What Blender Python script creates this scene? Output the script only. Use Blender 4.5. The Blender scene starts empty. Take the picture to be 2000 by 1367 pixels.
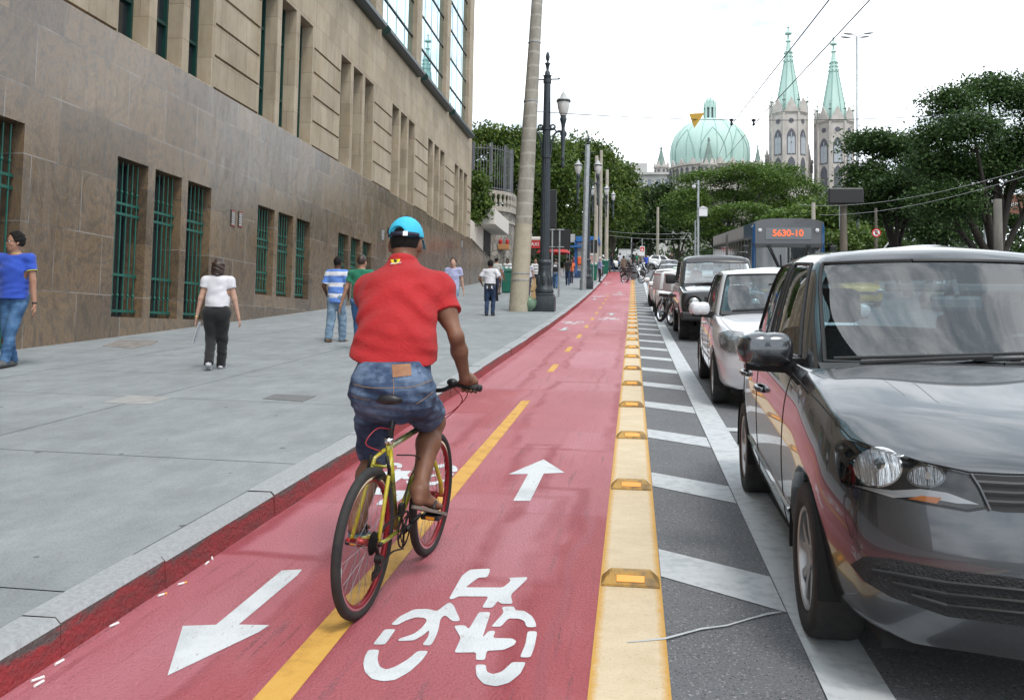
import bpy, bmesh, math, random
import numpy as np
from mathutils import Vector, Matrix
from mathutils.bvhtree import BVHTree
from mathutils.geometry import delaunay_2d_cdt
random.seed(7); np.random.seed(7)
S = bpy.context.scene
COL = S.collection
R = math.radians
# ------------------------------------------------------------------ camera
FPX, CX, CY = 1800.0, 1000.0, 535.634          # photograph is 2000 px wide
CAMP = Vector((0, 0, 1.5))
CM = Matrix.Rotation(R(7.48656), 3, 'Z') @ Matrix.Rotation(R(93.6), 3, 'X') @ Matrix.Rotation(R(1), 3, 'Z')
cd = bpy.data.cameras.new('camera'); cam = bpy.data.objects.new('camera', cd); COL.objects.link(cam)
cam.matrix_world = Matrix.Translation(CAMP) @ CM.to_4x4()
cd.sensor_width = 36; cd.lens = 36 * FPX / 2000; cd.shift_y = -(683.5 - CY) / 2000
cd.clip_start = .05; cd.clip_end = 6000
S.camera = cam
# ------------------------------------------------------------------ sky and sun
SUN_EL, SUN_AZ = 58, 150     # azimuth measured from +Y towards +X: behind and to the right
w = bpy.data.worlds.new('World'); S.world = w; w.use_nodes = True
nt = w.node_tree; nt.nodes.clear()
def N(nt, t, ins=None, **at):
    n = nt.nodes.new(t)
    for k, v in at.items(): setattr(n, k, v)
    for k, v in (ins or {}).items():
        s = n.inputs[k]
        if isinstance(v, bpy.types.NodeSocket): nt.links.new(v, s)
        elif isinstance(v, (tuple, list)) and len(v) == 3 and s.type == 'RGBA': s.default_value = (*v, 1)
        else: s.default_value = v
    return n
def ramp(nt, fac, stops, interp='LINEAR'):
    n = N(nt, 'ShaderNodeValToRGB', {'Fac': fac}); e = n.color_ramp; e.interpolation = interp
    while len(e.elements) < len(stops): e.elements.new(.5)
    for el, (p, c) in zip(e.elements, stops):
        el.position = p; el.color = (*c, 1) if len(c) == 3 else c
    return n.outputs[0]
def mixc(nt, fac, a, b, blend='MIX'):
    n = N(nt, 'ShaderNodeMix', {0: fac, 6: a, 7: b}, data_type='RGBA', blend_type=blend)
    return n.outputs[2]
tc = N(nt, 'ShaderNodeTexCoord')
mp = N(nt, 'ShaderNodeMapping', {'Vector': tc.outputs['Generated'], 'Scale': (1.0, 1.0, 2.2)})
ns = N(nt, 'ShaderNodeTexNoise', {'Vector': mp.outputs[0], 'Scale': 3.1, 'Detail': 9.0, 'Roughness': .58, 'Distortion': .35})
cl = ramp(nt, ns.outputs['Fac'], [(.28, (.55,)*3), (.50, (1,)*3)])
ns2 = N(nt, 'ShaderNodeTexNoise', {'Vector': mp.outputs[0], 'Scale': 4.5, 'Detail': 9.0, 'Roughness': .62})
ccol = ramp(nt, ns2.outputs['Fac'], [(.38, (6.1, 7.1, 7.9)), (.56, (13.2, 13.8, 14.4))])
sky = N(nt, 'ShaderNodeTexSky', sky_type='NISHITA', sun_disc=False, sun_elevation=R(SUN_EL), sun_rotation=R(SUN_AZ), altitude=760, air_density=1.2, dust_density=2.0)
mx = mixc(nt, cl, sky.outputs[0], ccol)
bg = N(nt, 'ShaderNodeBackground', {'Color': mx, 'Strength': .1})
N(nt, 'ShaderNodeOutputWorld', {'Surface': bg.outputs[0]})
sl = bpy.data.lights.new('sun', 'SUN'); so = bpy.data.objects.new('sun', sl); COL.objects.link(so)
sl.energy = 1.4; sl.angle = R(14); sl.color = (1, .95, .88)
so.rotation_euler = (R(90 - SUN_EL), 0, R(180 - SUN_AZ)); so.location = (30, -40, 80)
S.view_settings.view_transform = 'Standard'; S.view_settings.look = 'None'
S.view_settings.exposure = 0.54; S.view_settings.gamma = 1
try: S.cycles.max_bounces = 8; S.cycles.transparent_max_bounces = 12; S.cycles.caustics_reflective = False; S.cycles.caustics_refractive = False
except Exception: pass
# ------------------------------------------------------------------ terrain heights and photo rays
def zg(y):
    if y < 0: return .058 * y
    if y < 92: return .058 * y + .0003 * y * y
    return 7.875 + .35 * (1 - math.exp(-(y - 92) / 8)) + .004 * (y - 92)
KX, WX = -2.20, -9.75      # kerb line and building line
def zs(x, y): return zg(y) + .15 + .012 * max(0, KX - x)
def ray(px, py): return CM @ Vector(((px - CX) / FPX, (CY - py) / FPX, -1))
def at(px, py, Y): d = ray(px, py); return CAMP + d * (Y / d.y)
def gnd(px, py, off=0.0, cf=0.0):
    d = ray(px, py)
    g = lambda t: (CAMP + d * t).z - zg((CAMP + d * t).y) - off - cf * max(0, KX - (CAMP + d * t).x)
    t = .5
    while g(t) > 0 and t < 400: t *= 1.01
    lo, hi = t / 1.01, t
    for _ in range(40):
        m = (lo + hi) / 2
        if g(m) > 0: lo = m
        else: hi = m
    return CAMP + d * hi
def xat(px, Y, z=None):
    z = zg(Y) + 1 if z is None else z
    py = 600
    for _ in range(12):
        p = at(px, py, Y); py += (p.z - z) * FPX / Y
    return at(px, py, Y).x
# ------------------------------------------------------------------ object helpers
def link(name, me, m=None, parent=None):
    o = bpy.data.objects.new(name, me); COL.objects.link(o)
    if m is not None and not len(me.materials):
        for q in (m if isinstance(m, (list, tuple)) else [m]): me.materials.append(q)
    if parent is not None: o.parent = parent
    return o
def tag(o, label=None, cat=None, group=None, kind=None):
    if label: o['label'] = label
    if cat: o['category'] = cat
    if group: o['group'] = group
    if kind: o['kind'] = kind
    return o
def thing(name, label, cat, loc=(0, 0, 0), rot=(0, 0, 0), group=None):
    o = bpy.data.objects.new(name, None); COL.objects.link(o)
    o.location = loc; o.rotation_euler = rot if isinstance(rot, (tuple, list)) else (0, 0, rot)
    o.empty_display_size = .2
    return tag(o, label, cat, group)
def dup(root, loc=None, rot=None, label=None, group=None, scale=None):
    kids = {}
    for c in root.children: kids[c] = list(c.children)
    r = root.copy(); COL.objects.link(r)
    if loc is not None: r.location = loc
    if rot is not None: r.rotation_euler = rot
    if scale is not None: r.scale = scale
    if label: r['label'] = label
    if group: r['group'] = group
    for c, gs in kids.items():
        k = c.copy(); COL.objects.link(k); k.parent = r
        for g in gs:
            d = g.copy(); COL.objects.link(d); d.parent = k
    return r
class MB:
    def __init__(s): s.v = []; s.f = []; s.mi = []; s.cur = 0
    def add(s, vs, fs):
        b = len(s.v); s.v += [tuple(v) for v in vs]
        for f in fs: s.f.append([b + i for i in f]); s.mi.append(s.cur)
    def box(s, a, b, M=None, bev=0.0):
        (x0, y0, z0), (x1, y1, z1) = a, b
        if bev > 0:
            bm = bmesh.new(); bmesh.ops.create_cube(bm, size=1)
            for v in bm.verts: v.co = Vector(((x0 + x1) / 2 + v.co.x * (x1 - x0), (y0 + y1) / 2 + v.co.y * (y1 - y0), (z0 + z1) / 2 + v.co.z * (z1 - z0)))
            bmesh.ops.bevel(bm, geom=bm.edges[:], offset=bev, segments=2, affect='EDGES', profile=.5)
            bm.verts.index_update()
            vs = [v.co.copy() for v in bm.verts]; fs = [[v.index for v in f.verts] for f in bm.faces]; bm.free()
        else:
            vs = [Vector(p) for p in [(x0, y0, z0), (x1, y0, z0), (x1, y1, z0), (x0, y1, z0), (x0, y0, z1), (x1, y0, z1), (x1, y1, z1), (x0, y1, z1)]]
            fs = [(0, 3, 2, 1), (4, 5, 6, 7), (0, 1, 5, 4), (1, 2, 6, 5), (2, 3, 7, 6), (3, 0, 4, 7)]
        if M is not None: vs = [M @ v for v in vs]
        s.add(vs, fs); return s
    def quad(s, *p): s.add(p, [range(len(p))]); return s
    def prism(s, poly, d, M=None):
        """poly: list of 3D points, extruded by vector d"""
        n = len(poly); P = [Vector(p) for p in poly]; d = Vector(d)
        vs = P + [p + d for p in P]
        if M is not None: vs = [M @ v for v in vs]
        s.add(vs, [list(range(n))[::-1], list(range(n, 2 * n))] + [(i, (i + 1) % n, n + (i + 1) % n, n + i) for i in range(n)]); return s
    def tube(s, pts, r, n=8, closed=False, cap=True, flat=1.0, up=None):
        P = [Vector(p) for p in pts]; m = len(P); rr = r if isinstance(r, (list, tuple)) else [r] * m
        rings = []; prev = None
        for i, p in enumerate(P):
            if closed: t = P[(i + 1) % m] - P[i - 1]
            else: t = P[min(i + 1, m - 1)] - P[max(i - 1, 0)]
            if t.length < 1e-9: t = Vector((0, 0, 1))
            t.normalize()
            if prev is None:
                a = Vector(up) if up else (Vector((0, 0, 1)) if abs(t.z) < .9 else Vector((1, 0, 0)))
                a = (a - t * a.dot(t)).normalized()
            else:
                a = prev - t * prev.dot(t)
                a = a.normalized() if a.length > 1e-6 else prev
            prev = a; b = t.cross(a)
            rings.append([p + a * (rr[i] * math.cos(2 * math.pi * j / n)) + b * (rr[i] * flat * math.sin(2 * math.pi * j / n)) for j in range(n)])
        vs = [v for q in rings for v in q]; fs = []
        for i in range(m if closed else m - 1):
            k = (i + 1) % m
            for j in range(n): fs.append((i * n + j, k * n + j, k * n + (j + 1) % n, i * n + (j + 1) % n))
        if cap and not closed: fs += [list(range(n)), list(range((m - 1) * n, m * n))[::-1]]
        s.add(vs, fs); return s
    def lathe(s, prof, n=24, c=(0, 0, 0), M=None, ang=(0, 2 * math.pi), capped=False):
        full = abs(ang[1] - ang[0] - 2 * math.pi) < 1e-6; c = Vector(c)
        cnt = n if full else n + 1
        vs = []; fs = []
        for r, z in prof:
            for j in range(cnt):
                a = ang[0] + (ang[1] - ang[0]) * j / n
                v = Vector((r * math.cos(a), r * math.sin(a), z))
                vs.append((M @ v if M is not None else v) + c)
        for i in range(len(prof) - 1):
            for j in range(n):
                k = (j + 1) % cnt
                fs.append((i * cnt + j, i * cnt + k, (i + 1) * cnt + k, (i + 1) * cnt + j))
        if capped:
            fs += [list(range(cnt))[::-1], list(range((len(prof) - 1) * cnt, len(prof) * cnt))]
        s.add(vs, fs); return s
    def ell(s, c, r, n=14, M=None):
        prof = [(max(1e-4, math.cos(a)), math.sin(a)) for a in [(-.5 + i / n) * math.pi for i in range(n + 1)]]
        D = Matrix.Diagonal(Vector(r)); M2 = (M @ D) if M is not None else D
        return s.lathe(prof, n * 2 if n < 20 else n, c, M2)
    def mesh(s, name, smooth=False, autosm=None):
        me = bpy.data.meshes.new(name); me.from_pydata(s.v, [], s.f)
        if any(s.mi): me.polygons.foreach_set('material_index', s.mi)
        me.update(calc_edges=True)
        bm = bmesh.new(); bm.from_mesh(me); bmesh.ops.remove_doubles(bm, verts=bm.verts, dist=1e-5)
        bmesh.ops.recalc_face_normals(bm, faces=bm.faces)
        if autosm:
            for f in bm.faces: f.smooth = True
            for e in bm.edges: e.smooth = not (len(e.link_faces) == 2 and e.calc_face_angle(0) > R(autosm))
        elif smooth:
            for f in bm.faces: f.smooth = True
        bm.to_mesh(me); bm.free(); return me
    def build(s, name, m, parent=None, smooth=False, autosm=None):
        return link(name, s.mesh(name, smooth, autosm), m, parent)
def bez(p, n=12):
    """Catmull-Rom through points"""
    P = [Vector(q) for q in p]; P = [P[0] * 2 - P[1]] + P + [P[-1] * 2 - P[-2]]; out = []
    for i in range(1, len(P) - 2):
        for k in range(n):
            t = k / n; a, b, c, d = P[i - 1:i + 3]
            out.append(.5 * ((2 * b) + (c - a) * t + (2 * a - 5 * b + 4 * c - d) * t * t + (3 * b - a - 3 * c + d) * t ** 3))
    return out + [P[-2]]
def text(name, body, size, M, m, parent=None, ext=.004, align='CENTER', bold=0.0, sx=1.0):
    cu = bpy.data.curves.new(name, 'FONT'); cu.body = body; cu.size = size; cu.extrude = ext; cu.align_x = align; cu.align_y = 'CENTER'; cu.offset = bold
    t = bpy.data.objects.new('tmp', cu); COL.objects.link(t)
    me = bpy.data.meshes.new_from_object(t.evaluated_get(bpy.context.evaluated_depsgraph_get()))
    bpy.data.objects.remove(t); me.transform(M @ Matrix.Diagonal((sx, 1, 1, 1)))
    me.materials.clear(); return link(name, me, m, parent)
# ------------------------------------------------------------------ materials
def M_(name, col, rough=.6, metal=0.0, col2=None, scale=4.0, detail=6.0, lo=.35, hi=.65, bump=0.0, bscale=60.0, spec=.5, coat=0.0, coatr=.03, stretch=(1, 1, 1), rvar=0.0, sheen=0.0, flake=0.0):
    m = bpy.data.materials.new(name); m.use_nodes = True; nt = m.node_tree; b = nt.nodes['Principled BSDF']
    b.inputs['Base Color'].default_value = (*col, 1); b.inputs['Roughness'].default_value = rough; b.inputs['Metallic'].default_value = metal
    b.inputs['Specular IOR Level'].default_value = spec; b.inputs['Coat Weight'].default_value = coat; b.inputs['Coat Roughness'].default_value = coatr
    b.inputs['Sheen Weight'].default_value = sheen
    tc = N(nt, 'ShaderNodeTexCoord'); mp = N(nt, 'ShaderNodeMapping', {'Vector': tc.outputs['Object'], 'Scale': stretch})
    if col2 is not None:
        n = N(nt, 'ShaderNodeTexNoise', {'Vector': mp.outputs[0], 'Scale': scale, 'Detail': detail, 'Roughness': .62})
        c = ramp(nt, n.outputs['Fac'], [(lo, col), (hi, col2)]); nt.links.new(c, b.inputs['Base Color'])
        if rvar:
            r = N(nt, 'ShaderNodeMapRange', {'Value': n.outputs['Fac'], 'From Min': lo, 'From Max': hi, 'To Min': rough - rvar, 'To Max': rough + rvar}); nt.links.new(r.outputs[0], b.inputs['Roughness'])
    if bump:
        n = N(nt, 'ShaderNodeTexNoise', {'Vector': mp.outputs[0], 'Scale': bscale, 'Detail': 5.0, 'Roughness': .6})
        bp = N(nt, 'ShaderNodeBump', {'Height': n.outputs['Fac'], 'Strength': bump, 'Distance': .02}); nt.links.new(bp.outputs[0], b.inputs['Normal'])
    return m
def base_nodes(name):
    m = bpy.data.materials.new(name); m.use_nodes = True; nt = m.node_tree; b = nt.nodes['Principled BSDF']
    tc = N(nt, 'ShaderNodeTexCoord'); return m, nt, b, tc.outputs['Object']
def noise(nt, vec, scale, detail=6.0, rough=.6, dist=0.0):
    return N(nt, 'ShaderNodeTexNoise', {'Vector': vec, 'Scale': scale, 'Detail': detail, 'Roughness': rough, 'Distortion': dist}).outputs['Fac']
def mapping(nt, vec, scale=(1, 1, 1), rot=(0, 0, 0), loc=(0, 0, 0)):
    return N(nt, 'ShaderNodeMapping', {'Vector': vec, 'Scale': scale, 'Rotation': rot, 'Location': loc}).outputs[0]
def bumpn(nt, b, h, strength, dist=.02):
    bp = N(nt, 'ShaderNodeBump', {'Height': h, 'Strength': strength, 'Distance': dist}); nt.links.new(bp.outputs[0], b.inputs['Normal'])
def emit(name, col, st):
    m = bpy.data.materials.new(name); m.use_nodes = True; b = m.node_tree.nodes['Principled BSDF']
    b.inputs['Base Color'].default_value = (*col, 1); b.inputs['Emission Color'].default_value = (*col, 1); b.inputs['Emission Strength'].default_value = st
    return m
def glassm(name, tint=(.55, .6, .6), ior=1.5, rough=.0, extra=0.0):
    m = bpy.data.materials.new(name); m.use_nodes = True; nt = m.node_tree; nt.nodes.clear()
    fr = N(nt, 'ShaderNodeFresnel', {'IOR': ior})
    fa = N(nt, 'ShaderNodeMath', {0: fr.outputs[0], 1: extra}, operation='ADD', use_clamp=True)
    tr = N(nt, 'ShaderNodeBsdfTransparent', {'Color': tint}); gl = N(nt, 'ShaderNodeBsdfGlossy', {'Color': (1, 1, 1), 'Roughness': rough})
    mx = N(nt, 'ShaderNodeMixShader', {0: fa.outputs[0], 1: tr.outputs[0], 2: gl.outputs[0]})
    N(nt, 'ShaderNodeOutputMaterial', {'Surface': mx.outputs[0]}); return m
BLACK = M_('black_plastic', (.012, .012, .013), .45); RUBBER = M_('rubber', (.022, .022, .023), .75, col2=(.04, .038, .036), scale=14)
CHROME = M_('chrome', (.75, .76, .78), .12, 1.0); STEEL = M_('galvanised_steel', (.30, .32, .33), .5, .6, col2=(.42, .44, .45), scale=6)
IRON = M_('painted_iron', (.018, .026, .033), .42, .0, col2=(.03, .04, .048), scale=9, bump=.15, bscale=30)
WHITE = M_('white_paint', (.72, .73, .74), .45)
CONC = M_('pole_concrete', (.30, .27, .22), .85, col2=(.42, .39, .33), scale=5, bump=.4, bscale=40, stretch=(1, 1, .35))
# ================================================================== ground, road, lane, pavement
YS = list(np.arange(-12, 0, 2.0)) + list(np.arange(0, 24, .5)) + list(np.arange(24, 96, 2.0)) + [96, 98, 100, 104, 108, 114, 120, 135, 150, 180, 220, 280, 400, 700, 1500]
def sheet(name, m, xs, ys, zf, parent=None, skirt=0):
    vs = []; fs = []; n = len(xs)
    for y in ys:
        for x in xs: vs.append((x, y, zf(x, y)))
    for j in range(len(ys) - 1):
        for i in range(n - 1): fs.append((j * n + i, j * n + i + 1, (j + 1) * n + i + 1, (j + 1) * n + i))
    me = bpy.data.meshes.new(name); me.from_pydata(vs, [], fs); me.update()
    for p in me.polygons: p.use_smooth = True
    return link(name, me, m, parent)
# asphalt
m, nt, b, oc = base_nodes('asphalt')
c = ramp(nt, noise(nt, oc, 1.1, 5), [(.3, (.125, .129, .138)), (.7, (.16, .165, .175))])
sp = ramp(nt, noise(nt, oc, 75, 3), [(.59, (0, 0, 0)), (.66, (1, 1, 1))])
c = mixc(nt, sp, c, (.33, .335, .345))
sp2 = ramp(nt, noise(nt, oc, 90, 2), [(.34, (1, 1, 1)), (.42, (0, 0, 0))])
c = mixc(nt, sp2, c, (.045, .046, .05))
nt.links.new(c, b.inputs['Base Color']); b.inputs['Roughness'].default_value = .85
bumpn(nt, b, noise(nt, oc, 110, 3), .5); ASPHALT = m
# red lane paint with patched, worn and streaked areas; pink tones also paint sky sheen
m, nt, b, oc = base_nodes('red_lane_paint')
wob = N(nt, 'ShaderNodeVectorMath', {0: oc, 1: N(nt, 'ShaderNodeVectorMath', {0: N(nt, 'ShaderNodeTexNoise', {'Vector': oc, 'Scale': 1.3, 'Detail': 3.0}).outputs['Color'], 1: (.22, .22, 0)}, operation='MULTIPLY').outputs[0]}, operation='ADD').outputs[0]
big = noise(nt, mapping(nt, oc, (1, .35, 1)), 1.4, 5)
c = ramp(nt, big, [(.32, (.325, .036, .046)), (.52, (.395, .066, .078)), (.68, (.45, .13, .155))])
br = N(nt, 'ShaderNodeTexBrick', {'Vector': mapping(nt, wob, (1, 1, 1), (0, 0, R(2)), (.35, .2, 0)), 'Color1': (0, 0, 0), 'Color2': (1, 1, 1), 'Mortar': (.5, .5, .5), 'Scale': 1.0, 'Mortar Size': .045, 'Mortar Smooth': 1.0, 'Brick Width': 1.25, 'Row Height': 3.1}, offset=.37, offset_frequency=2)
pm = ramp(nt, noise(nt, mapping(nt, oc, (.6, .3, 1)), 1.1, 3), [(.33, (0, 0, 0)), (.5, (1, 1, 1))])
side = ramp(nt, N(nt, 'ShaderNodeSeparateXYZ', {0: oc}).outputs[0], [(0, (0, 0, 0)), (1, (1, 1, 1))])
fm = N(nt, 'ShaderNodeMath', {0: br.outputs['Fac'], 1: pm}, operation='MULTIPLY').outputs[0]
fm = N(nt, 'ShaderNodeMath', {0: fm, 1: .95}, operation='MULTIPLY').outputs[0]
c = mixc(nt, fm, c, (.30, .030, .040))
pf = N(nt, 'ShaderNodeMath', {0: br.outputs['Color'], 1: .55}, operation='MULTIPLY').outputs[0]
c = mixc(nt, pf, c, (.53, .205, .25))
st = ramp(nt, noise(nt, mapping(nt, oc, (9, .55, 1), (0, 0, R(4))), 1.6, 6, .7), [(.57, (0, 0, 0)), (.70, (1, 1, 1))])
c = mixc(nt, N(nt, 'ShaderNodeMath', {0: st, 1: .5}, operation='MULTIPLY').outputs[0], c, (.27, .05, .06))
sk = ramp(nt, noise(nt, mapping(nt, oc, (22, 1.0, 1), (0, 0, R(-5))), 1.0, 4, .6), [(.615, (0, 0, 0)), (.67, (1, 1, 1))])
skn = ramp(nt, noise(nt, oc, 60, 3), [(.42, (0, 0, 0)), (.56, (1, 1, 1))])
sk = N(nt, 'ShaderNodeMath', {0: sk, 1: skn}, operation='MULTIPLY').outputs[0]
c = mixc(nt, N(nt, 'ShaderNodeMath', {0: sk, 1: .65}, operation='MULTIPLY').outputs[0], c, (.10, .05, .06))
xy_ = N(nt, 'ShaderNodeSeparateXYZ', {0: wob}); mt = lambda op, a, b_=0.0: N(nt, 'ShaderNodeMath', {0: a, 1: b_}, operation=op).outputs[0]
for (cx_, cy_, hx_, hy_) in [(-.86, 4.1, .38, 2.25), (-.62, 10.6, .44, 2.5), (-.78, 7.4, .12, .9), (-.66, 18.5, .42, 3.6), (-1.85, 7.4, .28, 2.6), (-.6, 29, .4, 4.5), (-1.8, 17, .3, 5), (-.55, 5.6, .2, 1.0)]:
    d_ = mt('MAXIMUM', mt('SUBTRACT', mt('ABSOLUTE', mt('SUBTRACT', xy_.outputs[0], cx_ + .11)), hx_), mt('SUBTRACT', mt('ABSOLUTE', mt('SUBTRACT', xy_.outputs[1], cy_ + .11)), hy_))
    c = mixc(nt, mt('MULTIPLY', ramp(nt, d_, [(0, (1, 1, 1)), (.02, (0, 0, 0))]), .22), c, (.55, .24, .29))  # pale pink fill: partly repaint, partly sky sheen put into the colour
    e_ = N(nt, 'ShaderNodeMapRange', {'Value': mt('ABSOLUTE', d_), 'From Min': .018, 'From Max': .075, 'To Min': .75, 'To Max': 0.0}).outputs[0]
    c = mixc(nt, mt('MULTIPLY', e_, ramp(nt, noise(nt, oc, 1.7, 4), [(.36, (.15, .15, .15)), (.55, (1, 1, 1))])), c, (.30, .028, .042))
dk = ramp(nt, noise(nt, oc, 85, 4), [(.28, (1, 1, 1)), (.38, (0, 0, 0))])
c = mixc(nt, N(nt, 'ShaderNodeMath', {0: dk, 1: .8}, operation='MULTIPLY').outputs[0], c, (.20, .03, .04))
lt = ramp(nt, noise(nt, oc, 160, 2), [(.66, (0, 0, 0)), (.74, (1, 1, 1))])
c = mixc(nt, N(nt, 'ShaderNodeMath', {0: lt, 1: .5}, operation='MULTIPLY').outputs[0], c, (.75, .36, .38))
nt.links.new(c, b.inputs['Base Color']); b.inputs['Roughness'].default_value = .42; b.inputs['Specular IOR Level'].default_value = .5
bumpn(nt, b, noise(nt, oc, 80, 5), .85); REDLANE = m
# concrete pavement
m, nt, b, oc = base_nodes('pavement_concrete')
c = ramp(nt, noise(nt, oc, .45, 7, .65), [(.3, (.245, .266, .278)), (.7, (.32, .345, .357))])
g2 = ramp(nt, noise(nt, mapping(nt, oc, (1, .5, 1)), 3.5, 8, .7), [(.38, (.80, .80, .80)), (.62, (1, 1, 1))])
c = mixc(nt, 1.0, c, g2, 'MULTIPLY')
sp = ramp(nt, noise(nt, oc, 85, 4, .7), [(.36, (.72, .72, .72)), (.55, (1, 1, 1))])
c = mixc(nt, .8, c, sp, 'MULTIPLY')
st = ramp(nt, noise(nt, oc, 1.3, 3, .5, 1.0), [(.62, (0, 0, 0)), (.82, (1, 1, 1))])
c = mixc(nt, N(nt, 'ShaderNodeMath', {0: st, 1: .6}, operation='MULTIPLY').outputs[0], c, (.24, .235, .225))
vo = N(nt, 'ShaderNodeTexVoronoi', {'Vector': mapping(nt, oc, (1, 1, 0)), 'Scale': 3.0, 'Randomness': 1.0})
vs_ = N(nt, 'ShaderNodeSeparateColor', {0: vo.outputs['Color']}).outputs[0]
rad = N(nt, 'ShaderNodeMapRange', {'Value': vs_, 'From Min': .35, 'From Max': 1.0, 'To Min': 0.0, 'To Max': .095}).outputs[0]
gum = N(nt, 'ShaderNodeMath', {0: vo.outputs['Distance'], 1: rad}, operation='LESS_THAN').outputs[0]
c = mixc(nt, N(nt, 'ShaderNodeMath', {0: gum, 1: .85}, operation='MULTIPLY').outputs[0], c, (.09, .09, .095))
nt.links.new(c, b.inputs['Base Color']); b.inputs['Roughness'].default_value = .85
bumpn(nt, b, noise(nt, oc, 70, 5), .25); PAVE = m
# kerb: granite top, red painted worn face (by local height above road is baked as two materials)
KTOP = M_('kerb_granite', (.285, .30, .31), .8, col2=(.37, .39, .40), scale=40, detail=12, bump=.35, bscale=80)
m, nt, b, oc = base_nodes('kerb_red_face')
g = ramp(nt, noise(nt, mapping(nt, oc, (1, 1.2, 4)), 5.5, 9, .72), [(.36, (.09, .05, .048)), (.48, (.21, .034, .036)), (.60, (.34, .036, .042))])
sg = ramp(nt, noise(nt, mapping(nt, oc, (1, .5, 1)), 1.2, 4), [(.35, (.18, .055, .055)), (.6, (.42, .05, .055))])
c = mixc(nt, .45, g, sg)
kh = N(nt, 'ShaderNodeAttribute', attribute_name='kh').outputs['Fac']
kn = N(nt, 'ShaderNodeMath', {0: N(nt, 'ShaderNodeMath', {0: noise(nt, mapping(nt, oc, (1, .7, 2)), 4.5, 8, .72), 1: 1.5}, operation='MULTIPLY').outputs[0], 1: kh}, operation='ADD').outputs[0]
c = mixc(nt, ramp(nt, N(nt, 'ShaderNodeMath', {0: kn, 1: .5}, operation='MULTIPLY').outputs[0], [(.74, (0, 0, 0)), (.84, (1, 1, 1))]), c, (.115, .10, .095))
c = mixc(nt, ramp(nt, N(nt, 'ShaderNodeMath', {0: kn, 1: .5}, operation='MULTIPLY').outputs[0], [(.34, (1, 1, 1)), (.44, (0, 0, 0))]), c, (.07, .05, .048))
nt.links.new(c, b.inputs['Base Color']); b.inputs['Roughness'].default_value = .8; bumpn(nt, b, noise(nt, oc, 45, 6), .9); KRED = m
LINEW = M_('white_road_paint', (.40, .43, .45), .75, col2=(.51, .54, .56), scale=11, detail=11, bump=.3, bscale=110, lo=.38, hi=.52)
m, nt, b, oc = base_nodes('yellow_line_paint')
c = ramp(nt, noise(nt, oc, 5, 8, .7), [(.32, (.42, .22, .045)), (.5, (.60, .33, .062)), (.7, (.63, .37, .09))])
nt.links.new(c, b.inputs['Base Color']); b.inputs['Roughness'].default_value = .65; bumpn(nt, b, noise(nt, oc, 110, 3), .3); LINEY = m
m, nt, b, oc = base_nodes('divider_strip_paint')
c = ramp(nt, noise(nt, mapping(nt, oc, (1, 1.5, 1)), 4, 9, .75), [(.3, (.55, .44, .29)), (.55, (.63, .52, .36)), (.75, (.68, .585, .43))])
sx = N(nt, 'ShaderNodeSeparateXYZ', {0: oc}).outputs[0]
ed = N(nt, 'ShaderNodeMath', {0: N(nt, 'ShaderNodeMath', {0: sx, 1: -.002}, operation='ADD').outputs[0], 1: 0}, operation='ADD').outputs[0]
ed = N(nt, 'ShaderNodeMath', {0: ed}, operation='ABSOLUTE').outputs[0]
ed = N(nt, 'ShaderNodeMath', {0: ed, 1: N(nt, 'ShaderNodeMath', {0: noise(nt, oc, 26, 4), 1: .035}, operation='MULTIPLY').outputs[0]}, operation='ADD').outputs[0]
em = N(nt, 'ShaderNodeMapRange', {'Value': ed, 'From Min': .128, 'From Max': .158, 'To Min': 0.0, 'To Max': .9}).outputs[0]
c = mixc(nt, em, c, (.55, .29, .035))
sp = ramp(nt, noise(nt, mapping(nt, oc, (1, 1.6, 1)), 75, 4, .7), [(.30, (1, 1, 1)), (.42, (0, 0, 0))])
c = mixc(nt, N(nt, 'ShaderNodeMath', {0: sp, 1: .7}, operation='MULTIPLY').outputs[0], c, (.30, .16, .04))
nt.links.new(c, b.inputs['Base Color']); b.inputs['Roughness'].default_value = .7; bumpn(nt, b, noise(nt, oc, 90, 4), .3); STRIP = m

GRASS = M_('park_soil', (.035, .05, .02), .95, col2=(.07, .08, .035), scale=.8)
o = sheet('ground', GRASS, [-900, -300, -100, -40, -18, -9.8, 0, 14, 30, 60, 110, 300, 900], [-40] + YS, lambda x, y: zg(y) - .06 - (0.25 if x < -9.7 else 0)); tag(o, kind='structure')
o = sheet('road', ASPHALT, [-.3, 0, .8, 2, 4, 7, 10, 14, 20, 28], YS[:-8], lambda x, y: zg(y)); tag(o, kind='structure')
o = sheet('crossing_road', ASPHALT, [-60, -30, -10, -2.3, 0, 10, 28, 60], list(np.arange(87.6, 102, 1.2)), lambda x, y: zg(y) + .006); tag(o, kind='structure')
lys = [y for y in np.arange(-4, 87.2, .5)]
o = sheet('bike_lane', REDLANE, list(np.linspace(KX, -.145, 7)), lys, lambda x, y: zg(y) + .004); tag(o, kind='structure')
# divider strip
o = sheet('divider_strip', STRIP, [-.147, -.07, .002, .08, .151], lys, lambda x, y: zg(y) + .0065); tag(o, kind='structure')
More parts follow.
